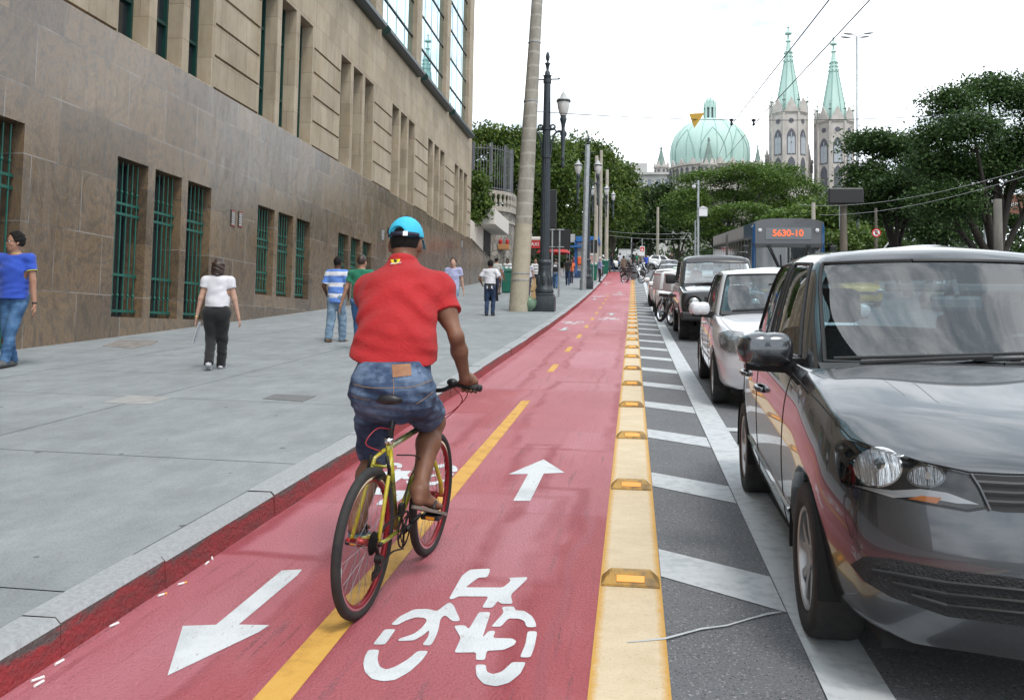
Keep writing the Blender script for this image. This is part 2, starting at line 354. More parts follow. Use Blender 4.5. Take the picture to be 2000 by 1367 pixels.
# pavement slabs with real joint gaps, kerb stones
def pave():
    mb = MB()
    xs = [WX - .6, -7.55, -5.05, KX - .167]
    y = -6.0; k = 0
    while y < 90:
        L = 2.45 + .5 * math.sin(k * 1.7)
        for i in range(3):
            off = .9 * ((i + k) % 2) if i < 2 else .0
            x0, x1 = xs[i] + .006, xs[i + 1] - .006
            y0, y1 = y + .006, y + L - .006
            n = max(1, int((y1 - y0) / .7))
            for q in range(n):
                a = y0 + (y1 - y0) * q / n; bb = y0 + (y1 - y0) * (q + 1) / n
                mb.quad((x0, a, zs(x0, a)), (x1, a, zs(x1, a)), (x1, bb, zs(x1, bb)), (x0, bb, zs(x0, bb)))
        y += L; k += 1
    o = mb.build('sidewalk', PAVE); tag(o, kind='structure')
    g = sheet('sidewalk_joint_bed', M_('joint_dirt', (.05, .048, .045), .95), [WX - .6, -5, KX - .2], list(np.arange(-6, 90, .7)), lambda x, y: zs(x, y) - .012); tag(g, kind='structure')
    mb = MB(); mb2 = MB(); y = -5.0; k = 0
    while y < 87:
        L = 1.15 + .35 * math.sin(k * 2.3 + 1); j = .006 * math.sin(k * 5.1); h = .003 * math.sin(k * 3.7); y1 = y + L - .005
        n = 4
        for q in range(n):
            a = y + (y1 - y) * q / n; c2 = y + (y1 - y) * (q + 1) / n
            z = lambda yy: zg(yy) + .1535 + h
            x0, x1 = KX - .17, KX + j
            bv = .022
            mb.quad((x0, a, z(a)), (x1 - bv, a, z(a)), (x1 - bv, c2, z(c2)), (x0, c2, z(c2)))
            mb.quad((x1 - bv, a, z(a)), (x1, a, z(a) - bv), (x1, c2, z(c2) - bv), (x1 - bv, c2, z(c2)))
            mb2.quad((x1, a, z(a) - bv), (x1 + .012, a, zg(a) - .02), (x1 + .012, c2, zg(c2) - .02), (x1, c2, z(c2) - bv))
        for yy in (y, y1):
            mb2.quad((KX - .17, yy, zg(yy) + .15), (x1 - bv, yy, z(yy)), (x1, yy, z(yy) - bv), (x1 + .012, yy, zg(yy) - .02), (KX - .17, yy, zg(yy) - .02))
        y += L; k += 1
    bm = MB(); bm.v = mb.v + mb2.v; off = len(mb.v); bm.f = mb.f + [[i + off for i in f] for f in mb2.f]; bm.mi = [0] * len(mb.f) + [1] * len(mb2.f)
    o = bm.build('kerb', [KTOP, KRED]); ka = o.data.attributes.new('kh', 'FLOAT', 'POINT'); ka.data.foreach_set('value', [min(1, max(0, (v.co.z - zg(v.co.y)) / .14)) for v in o.data.vertices]); tag(o, kind='structure')
pave()
def marking(name, polys, m, lift=.008, thick=None):
    mb = MB()
    for P in polys:
        pts = [Vector((p[0], p[1])) for p in P]; n = len(pts)
        dense = []
        for i in range(n):
            a, b2 = pts[i], pts[(i + 1) % n]; k = max(1, int((b2 - a).length / .15))
            dense += [a + (b2 - a) * (q / k) for q in range(k)]
        nv = len(dense)
        vo, ed, fa, *_ = delaunay_2d_cdt(dense, [(i, (i + 1) % nv) for i in range(nv)], [list(range(nv))], 1, 1e-6)
        mb.add([(v.x, v.y, zg(v.y) + lift) for v in vo], fa)
    me = mb.mesh(name)
    o = link(name, me, m); tag(o, kind='structure'); return o
def pxp(P, s, ox, oy): return [tuple(gnd(ox + u / s, oy + v / s)[:2]) for u, v in P]
def strip_poly(x0, x1, y0, y1, n=1): return [(x0, y0), (x1, y0), (x1, y1), (x0, y1)]
# white edge line, hatching
marking('white_edge_line', [[(.70, -3), (.945, -3), (.945, 86), (.745, 86)]], LINEW)
hp = []
k = 0; y = 4.79 - 2.02 * 4
while y < 86:
    hp.append([(.154, y), (.70, y - .42), (.70, y + .08), (.154, y + .47)]); y += 2.02
marking('white_hatching', hp, LINEW, .004)
yp = [[(-1.318, -3), (-1.165, -3), (-1.205, 11.1), (-1.312, 11.05)]]
for a in (14.3, 17.9, 21.5, 25.1, 28.7, 32.3, 36, 39.6, 43.2, 46.8): yp.append([(-1.31, a), (-1.21, a), (-1.21, a + 1.2), (-1.31, a + 1.2)])
marking('yellow_centre_line', yp, LINEY, .006)
up = pxp([(1720, 238), (1890, 345), (1722, 352), (1615, 570), (1478, 570), (1598, 355), (1440, 358)], 4.0816, 640, 840)
dn = pxp([(1610, 632), (1727, 626), (1700, 660), (1365, 942), (1540, 945), (1480, 985), (957, 1235), (1045, 950), (1235, 943)], 2.9266, 0, 900)
sym = [[(795, 735), (895, 730), (880, 773), (835, 775), (772, 822), (955, 823), (995, 790), (983, 775), (1078, 772), (1065, 790), (992, 860), (1004, 903), (945, 903), (930, 887), (905, 922), (852, 922), (885, 867), (745, 866), (735, 868), (712, 880), (690, 880), (755, 765)],
 [(407, 1005), (450, 965), (520, 930), (590, 927), (632, 940), (690, 895), (712, 905), (748, 985), (712, 990), (672, 957), (650, 975), (640, 1030), (625, 1070), (603, 1107), (560, 1105), (590, 1065), (597, 1030), (560, 1060), (520, 1082), (440, 1085), (450, 1073), (520, 1050), (560, 1020), (585, 985), (575, 972), (530, 968), (480, 985), (440, 1007)],
 [(378, 1027), (433, 1027), (380, 1102), (320, 1102)],
 [(300, 1127), (352, 1127), (342, 1170), (352, 1210), (385, 1225), (430, 1210), (490, 1175), (540, 1133), (592, 1133), (560, 1180), (500, 1235), (430, 1275), (370, 1282), (315, 1270), (280, 1235), (273, 1195), (282, 1155)],
 [(838, 943), (895, 943), (855, 1070), (885, 1035), (920, 1035), (905, 1070), (1000, 1072), (1022, 1085), (1010, 1105), (960, 1128), (875, 1133), (868, 1178), (822, 1178), (825, 1140), (717, 1142), (750, 1070), (715, 1010), (770, 1007), (788, 1028)],
 [(948, 917), (1010, 915), (1015, 935), (1060, 937), (1100, 965), (1117, 1000), (1117, 1017), (1070, 1018), (1060, 985), (1030, 975), (980, 975), (945, 1015), (897, 1015), (960, 945)],
 [(1075, 1037), (1123, 1037), (1110, 1110), (1090, 1165), (1037, 1165), (1065, 1100)],
 [(822, 1200), (872, 1200), (875, 1235), (905, 1248), (950, 1235), (1000, 1188), (1068, 1188), (1040, 1245), (985, 1290), (920, 1307), (860, 1295), (825, 1255)]]
def chaikin(P):
    out = []
    for a, b2 in zip(P, P[1:] + P[:1]):
        L = math.hypot(a[0] - b2[0], a[1] - b2[1]); q = min(.25, 7 / max(L, 1)); out += [(a[0] + (b2[0] - a[0]) * q, a[1] + (b2[1] - a[1]) * q), (b2[0] + (a[0] - b2[0]) * q, b2[1] + (a[1] - b2[1]) * q)]
    return out
sym = [pxp(chaikin(chaikin(P)), 2.4985, 600, 820) for P in sym]
m, nt, b, oc = base_nodes('worn_lane_white')
c = ramp(nt, noise(nt, oc, 3.2, 9), [(.35, (.50, .53, .55)), (.55, (.64, .67, .69))])
c = mixc(nt, N(nt, 'ShaderNodeMath', {0: ramp(nt, noise(nt, mapping(nt, oc, (3, .8, 1)), 16, 6, .75), [(.60, (0, 0, 0)), (.66, (1, 1, 1))]), 1: ramp(nt, noise(nt, oc, 2.4, 3), [(.42, (0, 0, 0)), (.6, (1, 1, 1))])}, operation='MULTIPLY').outputs[0], c, (.24, .12, .13))
nt.links.new(c, b.inputs['Base Color']); b.inputs['Roughness'].default_value = .7; bumpn(nt, b, noise(nt, oc, 95, 4), .5); LANEW = m
scx = sum(p[0] for P in sym for p in P) / sum(len(P) for P in sym); scy = sum(p[1] for P in sym for p in P) / sum(len(P) for P in sym)
marking('bike_symbol', sym, LANEW, .0065); marking('lane_arrow_up', [up], LANEW, .0065); marking('lane_arrow_down', [dn], LANEW, .0065)
def moved(polys, x, y, flip=False, cx=scx, cy=scy):
    s = -1 if flip else 1
    return [[(x + s * (p[0] - cx), y + s * (p[1] - cy)) for p in P] for P in polys]
marking('bike_symbol', moved(sym, -1.66, 6.75, True), LANEW, .0065)
for (x, y, fl) in [(-1.77, 27.5, True), (-.72, 29.5, False), (-1.77, 47, True), (-.72, 49, False), (-.72, 66, False), (-1.77, 66, True)]:
    marking('bike_symbol', moved(sym, x, y, fl), LANEW, .0065)
    marking('lane_arrow', moved([dn] if fl else [up], x, y + (-3.0 if fl else 2.6), False, *(np.mean(dn, 0) if fl else np.mean(up, 0))), LINEW, .0135)
# a white scrape crossing the asphalt and strip
sc = [(1225, 1258), (1300, 1250), (1370, 1232), (1420, 1224), (1470, 1210), (1500, 1202), (1526, 1198)]
g = [gnd(*p) for p in sc]
marking('white_scrape_mark', [[(p.x, p.y - .004 - .006 * (i % 2)) for i, p in enumerate(g)] + [(p.x, p.y + .005 + .005 * (i % 3)) for i, p in reversed(list(enumerate(g)))]], LINEW, .009)
# transverse lane line inside traffic lane
marking('cross_line', [[(.945, 9.3), (6, 9.3), (6, 9.5), (.945, 9.5)]], LINEW)
# pavement covers
def cover(name, px, label, m, cat):
    P = [gnd(x, y, .15, .012) for x, y in px]
    mb = MB(); n = len(P)
    mb.prism([(p.x, p.y, zs(p.x, p.y) - .02) for p in P], (0, 0, .026))
    o = mb.build(name, m); tag(o, label, cat); return o
cover('manhole_cover', [(513, 779), (538, 770), (617, 774), (592, 785)], 'dark grey steel access plate set in the pavement', M_('plate_steel', (.12, .125, .13), .6, col2=(.18, .18, .18), scale=30), 'cover')
cover('pavement_hatch', [(200, 787), (250, 773), (337, 777), (292, 790)], 'concrete filled inspection hatch with thin rusty frame in the pavement', M_('hatch_concrete', (.27, .27, .26), .9, col2=(.34, .34, .33), scale=6), 'cover')
cover('worn_wall_hatch', [(200, 676), (235, 664), (310, 666), (300, 673), (260, 681)], 'broken dark paving hatch at the foot of the granite wall', M_('worn_hatch', (.15, .13, .115), .9, col2=(.27, .255, .24), scale=7), 'cover')
# reflective divider studs
STUDY = M_('stud_yellow', (.40, .215, .018), .5, col2=(.27, .14, .014), scale=9, bump=.25, bscale=60)
nt = STUDY.node_tree; b = nt.nodes['Principled BSDF']; src = b.inputs['Base Color'].links[0].from_socket
rnd = N(nt, 'ShaderNodeObjectInfo').outputs['Random']; tcs = N(nt, 'ShaderNodeTexCoord').outputs['Object']
nt.links.new(mixc(nt, N(nt, 'ShaderNodeMath', {0: ramp(nt, noise(nt, tcs, 14, 6, .7), [(.45, (0, 0, 0)), (.62, (1, 1, 1))]), 1: .75}, operation='MULTIPLY').outputs[0], mixc(nt, rnd, src, (.46, .27, .05)), (.10, .07, .035)), b.inputs['Base Color'])
REFL = M_('orange_reflector', (.95, .36, .03), .25, coat=.5)
REFL.node_tree.nodes['Principled BSDF'].inputs['Emission Color'].default_value = (1, .35, .03, 1); REFL.node_tree.nodes['Principled BSDF'].inputs['Emission Strength'].default_value = 0.0
def stud_proto():
    t = thing('lane_divider_stud', 'yellow plastic lane divider stud with orange reflector on the cream strip', 'road stud', (.002, 4.66, zg(4.66) + .0065), (R(3.4), 0, 0), 'yellow studs along the lane divider')
    mb = MB()
    w, d, h = .142, .075, .060; tw, td = .097, .030
    mb.add([(-w, -d, 0), (w, -d, 0), (w, d, 0), (-w, d, 0), (-w, -d, .008), (w, -d, .008), (w, d, .008), (-w, d, .008), (-tw, -td, h), (tw, -td, h), (tw, td, h), (-tw, td, h)],
           [(0, 3, 2, 1), (0, 1, 5, 4), (1, 2, 6, 5), (2, 3, 7, 6), (3, 0, 4, 7), (4, 5, 9, 8), (5, 6, 10, 9), (6, 7, 11, 10), (7, 4, 8, 11), (8, 9, 10, 11)])
    me = mb.mesh('stud_body')
    bm = bmesh.new(); bm.from_mesh(me); bmesh.ops.bevel(bm, geom=[e for e in bm.edges], offset=.004, segments=2, affect='EDGES'); bm.to_mesh(me); bm.free()
    link('stud_body', me, STUDY, t)
    a = math.atan2(h - .008, d - td)
    for s in (1, -1):
        mb = MB(); M = Matrix.Translation((0, -s * (d + td) / 2, (h + .008) / 2)) @ Matrix.Rotation(s * a, 4, 'X')
        mb.box((-.068, -.017, .0), (.068, .017, .004), M, .0018); mb.build('reflector', REFL, t)
    return t
st0 = stud_proto()
y = 4.66 + 2.055; k = 0
while y < 86.5:
    sl_ = .058 + .0006 * y
    dup(st0, (.002 + .004 * math.sin(k * 2.1), y, zg(y) + .0065), (math.atan(sl_), 0, R(2.6 * math.sin(k * 1.3)))); y += 2.055 if y < 70 else 1.5; k += 1
st0['label'] = 'largest yellow divider stud with orange reflector, nearest on the cream strip'
STUDS = [o for o in COL.objects if o.name.startswith('lane_divider_stud')]
for o in STUDS:
    if o is not st0: o['label'] = 'yellow divider stud in the row running up the cream strip'
del st0['group']
# cigarette butts and litter in the gutter
BUTT = M_('cigarette_paper', (.8, .8, .78), .8); TIP = M_('cigarette_tip', (.75, .38, .10), .8)
for i, (x, y, a, tip) in enumerate([(222, 1224, 20, 0), (316, 1165, 10, 1), (115, 1298, 30, 0), (72, 1331, 10, 0), (75, 1340, 30, 0), (404, 1103, 40, 0), (355, 1143, 5, 1), (414, 1093, 60, 0)]):
    p = gnd(x, y); t = thing('cigarette_butt', 'white cigarette butt lying in the red gutter', 'cigarette butt', (p.x, p.y, p.z + .0095), (0, 0, R(a + 60)), 'cigarette butts along the kerb')
    mb = MB(); mb.tube([(-.022, 0, 0), (.012, 0, 0)], .0055, 8); mb.build('paper', BUTT, t)
    mb = MB(); mb.tube([(.0121, 0, 0), (.028, 0, 0)], .0056, 8); mb.build('filter', TIP if tip else BUTT, t)
# ================================================================== stone building on the left
def adopt(o, root):
    o.parent = root; o.matrix_parent_inverse = Matrix.Translation(-Vector(root.location)); return o
m, nt, b, oc = base_nodes('polished_brown_granite')
vecYZ = N(nt, 'ShaderNodeCombineXYZ', {0: N(nt, 'ShaderNodeSeparateXYZ', {0: oc}).outputs[1], 1: N(nt, 'ShaderNodeSeparateXYZ', {0: oc}).outputs[2]}).outputs[0]
sw = noise(nt, mapping(nt, oc, (1, 1, .8), (R(35), 0, 0)), 1.15, 10, .70, 4.5)
c = ramp(nt, sw, [(.30, (.098, .074, .053)), (.46, (.146, .108, .074)), (.535, (.215, .145, .084)), (.58, (.155, .116, .081)), (.75, (.125, .100, .077))])
gr = ramp(nt, noise(nt, oc, 42, 4, .75), [(.35, (.72, .72, .72)), (.65, (1.12, 1.12, 1.12))])
c = mixc(nt, 1.0, c, gr, 'MULTIPLY')
br = N(nt, 'ShaderNodeTexBrick', {'Vector': mapping(nt, vecYZ, (1, 1, 1), (0, 0, 0), (.35, .12, 0)), 'Color1': (.70, .70, .73), 'Color2': (1.22, 1.19, 1.14), 'Mortar': (1, 1, 1), 'Scale': 1.0, 'Mortar Size': .009, 'Mortar Smooth': .2, 'Brick Width': 1.41, 'Row Height': 1.09}, offset=.5)
c = mixc(nt, .95, c, br.outputs['Color'], 'MULTIPLY')
jn = ramp(nt, noise(nt, oc, .8, 4), [(.42, (.075, .065, .055)), (.55, (.30, .275, .25))])
c = mixc(nt, br.outputs['Fac'], c, jn)
dst = ramp(nt, noise(nt, mapping(nt, oc, (1, 3.2, .18)), 2.2, 7, .7), [(.52, (0, 0, 0)), (.75, (1, 1, 1))])
c = mixc(nt, N(nt, 'ShaderNodeMath', {0: dst, 1: .16}, operation='MULTIPLY').outputs[0], c, (.21, .185, .165))
sm = ramp(nt, noise(nt, mapping(nt, oc, (1, 5, 1.0)), 3.0, 6, .75), [(.70, (0, 0, 0)), (.76, (1, 1, 1))])
c = mixc(nt, N(nt, 'ShaderNodeMath', {0: sm, 1: .25}, operation='MULTIPLY').outputs[0], c, (.42, .40, .38))
nt.links.new(c, b.inputs['Base Color'])
rg = N(nt, 'ShaderNodeMapRange', {'Value': noise(nt, mapping(nt, oc, (1, 2.5, .6)), 1.8, 6, .7), 'From Min': .3, 'From Max': .7, 'To Min': .10, 'To Max': .36}).outputs[0]
nt.links.new(rg, b.inputs['Roughness']); b.inputs['Specular IOR Level'].default_value = .95
bumpn(nt, b, N(nt, 'ShaderNodeMath', {0: noise(nt, oc, 30, 4), 1: br.outputs['Fac']}, operation='SUBTRACT').outputs[0], .10); GRANITE = m
m, nt, b, oc = base_nodes('sandstone_cladding')
sxyz = N(nt, 'ShaderNodeSeparateXYZ', {0: oc})
vecYZ = N(nt, 'ShaderNodeCombineXYZ', {0: N(nt, 'ShaderNodeMath', {0: sxyz.outputs[1], 1: sxyz.outputs[0]}, operation='ADD').outputs[0], 1: sxyz.outputs[2]}).outputs[0]
br = N(nt, 'ShaderNodeTexBrick', {'Vector': mapping(nt, vecYZ, (1, 1, 1), (0, 0, 0), (.2, .70, 0)), 'Color1': (.86, .84, .80), 'Color2': (1.08, 1.06, 1.03), 'Mortar': (.42, .38, .33), 'Scale': 1.0, 'Mortar Size': .006, 'Mortar Smooth': .3, 'Brick Width': 1.24, 'Row Height': .77, 'Bias': -.1}, offset=.5)
c = ramp(nt, noise(nt, mapping(nt, oc, (1, 1, .6)), 1.3, 8, .68), [(.28, (.305, .25, .185)), (.5, (.39, .33, .25)), (.72, (.47, .405, .315))])
c = mixc(nt, 1.0, c, br.outputs['Color'], 'MULTIPLY')
yl = ramp(nt, noise(nt, oc, .9, 5, .6), [(.5, (0, 0, 0)), (.72, (1, 1, 1))])
c = mixc(nt, N(nt, 'ShaderNodeMath', {0: yl, 1: .35}, operation='MULTIPLY').outputs[0], c, (.36, .27, .135))
dr = ramp(nt, noise(nt, mapping(nt, oc, (1, 4, .16)), 2.4, 7, .7), [(.5, (1, 1, 1)), (.74, (.70, .68, .66))])
c = mixc(nt, 1.0, c, dr, 'MULTIPLY')
nt.links.new(c, b.inputs['Base Color']); b.inputs['Roughness'].default_value = .8
bumpn(nt, b, N(nt, 'ShaderNodeMath', {0: noise(nt, oc, 26, 5), 1: br.outputs['Fac']}, operation='SUBTRACT').outputs[0], .25); SANDSTONE = m
GREENM = M_('green_metal', (.006, .085, .062), .38, col2=(.010, .115, .085), scale=8)
DKGREEN = M_('dark_green_frame', (.006, .045, .038), .4)
DARKIN = M_('dark_interior', (.006, .007, .008), .9)
PANE = M_('window_pane', (.02, .025, .03), .05, spec=.8)
m, nt, b, oc = base_nodes('mirror_glass')
b.inputs['Base Color'].default_value = (.44, .67, .73, 1); b.inputs['Metallic'].default_value = 1.0; b.inputs['Roughness'].default_value = .015
bumpn(nt, b, noise(nt, oc, .8, 2), .03); MIRGLASS = m
def holewall(mb, Y0, Y1, Z0, Z1, holes, x):
    """wall sheet in the plane X=x facing +X; holes = (ya, yb, za, zb, depth)"""
    ys = sorted({Y0, Y1} | {h[i] for h in holes for i in (0, 1)}); zs_ = sorted({Z0, Z1} | {h[i] for h in holes for i in (2, 3)})
    ys = [y for y in ys if Y0 <= y <= Y1]; zs_ = [z for z in zs_ if Z0 <= z <= Z1]
    for i in range(len(ys) - 1):
        for j in range(len(zs_) - 1):
            cy, cz = (ys[i] + ys[i + 1]) / 2, (zs_[j] + zs_[j + 1]) / 2
            if any(h[0] < cy < h[1] and h[2] < cz < h[3] for h in holes): continue
            mb.quad((x, ys[i], zs_[j]), (x, ys[i + 1], zs_[j]), (x, ys[i + 1], zs_[j + 1]), (x, ys[i], zs_[j + 1]))
    for ya, yb, za, zb, d in holes:
        mb.quad((x, ya, za), (x, ya, zb), (x - d, ya, zb), (x - d, ya, za)); mb.quad((x, yb, zb), (x, yb, za), (x - d, yb, za), (x - d, yb, zb))
        mb.quad((x, ya, zb), (x, yb, zb), (x - d, yb, zb), (x - d, ya, zb)); mb.quad((x, yb, za), (x, ya, za), (x - d, ya, za), (x - d, yb, za))
        if d < .2: mb.quad((x - d, ya, za), (x - d, yb, za), (x - d, yb, zb), (x - d, ya, zb))
BLD = thing('stone_building', 'long stone office building with brown granite base and mirror glass upper storeys', 'building', (WX - 8, 24, zs(WX, 24)))
Y0, Y1 = -14.0, 54.7
lowY = [9.60 + 6.66 * k for k in range(-2, 4)]; lowB = {-2: .1, -1: .45, 0: 1.02, 1: 1.66, 2: 2.38, 3: 3.12}
lower = []
for k in range(-2, 4):
    for i in range(3):
        ya = 9.60 + 6.66 * k + 1.41 * i; lower.append((ya, ya + 1.13, lowB[k], 4.72, .55))
mb = MB(); holewall(mb, Y0, Y1, -3, 7.05, lower, WX)
mb.quad((WX, Y0, 7.05), (WX, Y1, 7.05), (WX - .09, Y1, 7.05), (WX - .09, Y0, 7.05))
adopt(mb.build('granite_base', GRANITE), BLD)
up_ = []
for k in range(-3, 6):
    for i in range(3):
        ya = 16.13 + 6.67 * k + 1.40 * i; up_.append((ya, ya + 1.10, 7.06, 10.74, .50))
SX = WX - .035
gro = []
for k in range(-3, 6):
    a, b_ = 16.13 + 6.67 * k + 2.80 + 1.10 + .16, 16.13 + 6.67 * (k + 1) - .03
    b_ = min(b_, Y1 - .02)
    for z in (7.09, 7.86, 8.62, 9.37, 10.12): gro.append((a, b_, z - .035, z + .035, .07))
mb = MB(); holewall(mb, Y0, Y1, 7.052, 13.15, up_ + gro, SX)
mb.quad((SX, Y1, -3), (SX - 22, Y1, -3), (SX - 22, Y1, 13.15), (SX, Y1, 13.15))
mb.quad((SX, Y0, 13.15), (SX, Y1, 13.15), (SX - .5, Y1, 13.15), (SX - .5, Y0, 13.15))
adopt(mb.build('sandstone_wall', SANDSTONE), BLD)
# back and far walls, upper block core
mb = MB(); mb.box((WX - 22, Y0, -3), (WX - .62, Y1 - .01, 7.0)); mb.box((WX - 22, Y0, 7.0), (WX - .60, Y1 - .012, 28)); adopt(mb.build('inner_core', DARKIN), BLD)
# lower windows: grille + dark pane
for (ya, yb, za, zb, d) in lower:
    if yb < 3: continue
    fr = MB(); x = WX - .50; fr.quad((x, ya, za), (x, yb, za), (x, yb, zb), (x, ya, zb))
    for t in (ya + .02, (ya + yb) / 2 - .02, yb - .06): fr.box((x, t, za), (x + .05, t + .04, zb))
    wd = adopt(fr.build('window', [PANE]), BLD)
    g = MB(); x = WX - .17; n = 6
    for q in range(n):
        yy = ya + .10 + (yb - ya - .2) * q / (n - 1)
        g.tube([(x, yy, za + .06), (x, yy, zb - .03)], .0165, 6)
        for z in (za + .42, zb - .62): g.ell((x, yy, z), (.030, .030, .04), 6)
    for z in (za + .12, za + .82 if zb - za > 2.5 else za + .6, zb - 1.05, zb - .85):
        g.box((x - .012, ya + .02, z - .025), (x + .018, yb - .01, z + .025))
    gr_ = g.build('grille', GREENM); gr_.parent = wd; 
# upper slit windows
for (ya, yb, za, zb, d) in up_:
    if yb < 8: continue
    x = SX - .44; fr = MB(); fr.quad((x, ya, za), (x, yb, za), (x, yb, zb), (x, ya, zb))
    wd = adopt(fr.build('window', M_PANE2 if 'M_PANE2' in globals() else PANE), BLD)
    f = MB()
    for t in (ya + .0, yb - .07): f.box((x, t, za), (x + .09, t + .07, zb))
    for z in (za + .0, za + .95, za + 2.6, zb - .07): f.box((x + .001, ya + .072, z), (x + .085, yb - .072, z + .07))
    q = f.build('window_frame', DKGREEN); q.parent = wd
    s = MB(); s.box((SX - .5, ya, za - .02), (SX + .03, yb, za + .012)); q = s.build('window_sill', SANDSTONE); q.parent = wd
# storeys of mirror glass between stone pilasters
BAR = M_('glazing_bar', (.01, .022, .024), .4)
for k in range(-3, 4):
    pa = 33.4 + 6.63 * k; pb = pa + (1.0 if k < 3 else Y1 - pa)
    p = MB(); p.box((SX - .6, pa, 13.152), (SX - .005, pb, 28)); adopt(p.build('pilaster', SANDSTONE), BLD)
    ga, gb = pa - 5.63, pa
    if ga < 6: continue
    g = MB(); x = SX - .22; n = 9
    for j in range(n):
        g.quad((x + .004 * (j % 2), ga, 13.2 + 1.58 * j), (x + .004 * (j % 2), gb, 13.2 + 1.58 * j), (x + .004 * ((j * 2) % 3), gb, 13.2 + 1.58 * (j + 1)), (x + .004 * ((j * 2) % 3), ga, 13.2 + 1.58 * (j + 1)))
    gp = adopt(g.build('glass_wall', MIRGLASS), BLD)
    f = MB()
    for j in range(1, n): f.box((x - .01, ga + .002, 13.2 + 1.58 * j - .028), (x + .05, gb - .002, 13.2 + 1.58 * j + .028))
    q = f.build('glazing_bar', BAR); q.parent = gp
    f = MB()
    for j in range(1, 4):
        yy = ga + (gb - ga) * j / 4; f.box((x - .01, yy - .008, 13.2), (x + .016, yy + .008, 27.4))
    q = f.build('mullion', M_('pale_joint', (.25, .36, .38), .4)); q.parent = gp
    aw = MB(); prof = [(0, 12.98), (.34, 12.98), (.44, 13.08), (.45, 13.2), (.36, 13.34), (.18, 13.42), (0, 13.44)]
    aw.prism([(SX - .2 + r * 1.25, ga - .12, z) for r, z in prof], (0, gb - ga + .42, 0))
    adopt(aw.build('rolled_awning', M_('awning_green', (.008, .03, .027), .35)), BLD)
# wall plaques with rows of fine lettering too small to read
PLQ = M_('plaque_black', (.02, .018, .018), .4); PLT = M_('plaque_print', (.55, .52, .5), .5); PLR = M_('plaque_red', (.35, .04, .03), .5)
for i, (px, py, w, h) in enumerate([(456, 427, .42, .40), (466, 428, .42, .40), (747, 459, .5, .44), (902, 477, .6, .42)]):
    d = ray(px, py); p = CAMP + d * (WX / d.x)
    yy = p.y + (.08 if i == 1 else -.05 if i == 0 else 0)
    t = thing('wall_plaque', ['left one of the pair of small dark enamel plaques on the granite wall', 'right one of the pair of small dark enamel plaques on the granite wall', 'small grey plaque on the granite wall left of the blue cap', 'faint small plaque near the far end of the granite wall'][i], 'plaque', (WX + .001, yy, p.z))
    ww = w * (.55 if i < 2 else .8)
    mb = MB(); mb.box((0, -ww / 2, -h / 2), (.018, ww / 2, h / 2)); mb.build('plate', PLQ if i < 2 else M_('plaque_grey', (.12, .125, .13), .4), t)
    pr = MB()
    for r_ in range(7):
        z = h / 2 - .06 - r_ * h / 8.5; l = ww * (.36 + .06 * math.sin(r_ * 2.2)); pr.box((.018, -l, z - .011), (.0205, l, z + .011))
    pr.build('print_rows', PLT, t)
    if i < 2:
        q = MB(); q.box((.018, -ww * .46, h / 2 - .035), (.021, ww * .46, h / 2 - .012)); q.box((.018, -ww * .46, -h / 2 + .012), (.021, ww * .46, -h / 2 + .035)); q.build('red_band', PLR, t)
# ---- low annex, canopy and louvre beyond the building
CREAM = M_('cream_render', (.52, .47, .40), .85, col2=(.62, .57, .50), scale=1.5, bump=.1)
AX = thing('low_annex', 'low cream rendered annex with flat canopy and black louvre beyond the stone building', 'building', (-12, 60, zs(-10, 60)))
mb = MB(); mb.box((-20, 54.9, 2), (-9.9, 63.4, 8.35)); adopt(mb.build('wall', CREAM), AX)
mb = MB(); mb.box((-20, 57.8, 8.352), (-8.75, 64.4, 9.35), None, .03); adopt(mb.build('canopy', M_('canopy_render', (.60, .57, .52), .8)), AX)
mb = MB(); mb.box((-9.9, 60.4, 6.0), (-9.86, 63.2, 8.30))
for j in range(16): mb.box((-9.862, 60.42, 6.05 + j * .14), (-9.80, 63.18, 6.09 + j * .14))
adopt(mb.build('louvre', M_('louvre_black', (.02, .02, .02), .5)), AX)
GW = MB(); GW.prism([(WX + .02, 54.72, 2), (WX + .02, 64.5, 2), (WX + .02, 64.5, 6.25), (WX + .02, 54.72, 7.04)], (-.14, 0, 0))
GW.prism([(WX + .06, 54.72, 7.042), (WX + .06, 64.5, 6.252), (WX + .06, 64.5, 6.33), (WX + .06, 54.72, 7.12)], (-.2, 0, 0))
tag(GW.build('low_granite_wall', GRANITE), 'low granite wall with sloping coping continuing past the stone building', 'wall')
# ---- rubble stone retaining wall with balustrade and fence
m, nt, b, oc = base_nodes('rubble_stone')
vo = N(nt, 'ShaderNodeTexVoronoi', {'Vector': oc, 'Scale': 2.0}, feature='DISTANCE_TO_EDGE'); vc = N(nt, 'ShaderNodeTexVoronoi', {'Vector': oc, 'Scale': 2.0})
c = mixc(nt, .6, ramp(nt, noise(nt, oc, 3, 7), [(.3, (.15, .135, .115)), (.7, (.33, .30, .26))]), ramp(nt, N(nt, 'ShaderNodeSeparateColor', {0: vc.outputs['Color']}).outputs[0], [(0, (.14, .125, .105)), (1, (.38, .35, .31))]))
c = mixc(nt, ramp(nt, vo.outputs['Distance'], [(.02, (1, 1, 1)), (.06, (0, 0, 0))]), c, (.10, .09, .08))
nt.links.new(c, b.inputs['Base Color']); b.inputs['Roughness'].default_value = .9; bumpn(nt, b, vo.outputs['Distance'], .6, .05); RUBBLE = m
OLDST = M_('old_carved_stone', (.26, .235, .20), .9, col2=(.40, .37, .32), scale=3, bump=.4, bscale=20)
def arcpath():
    pts = [(-10.4, 90.0), (-10.2, 80.0), (-9.6, 73.0), (-9.0, 69.8), (-9.0, 67.6), (-9.8, 66.2), (-11.2, 65.6), (-13, 65.5), (-20, 65.5)]
    return [Vector((p.x, p.y, 0)) for p in bez([(x, y, 0) for x, y in pts], 8)]
AP = arcpath()
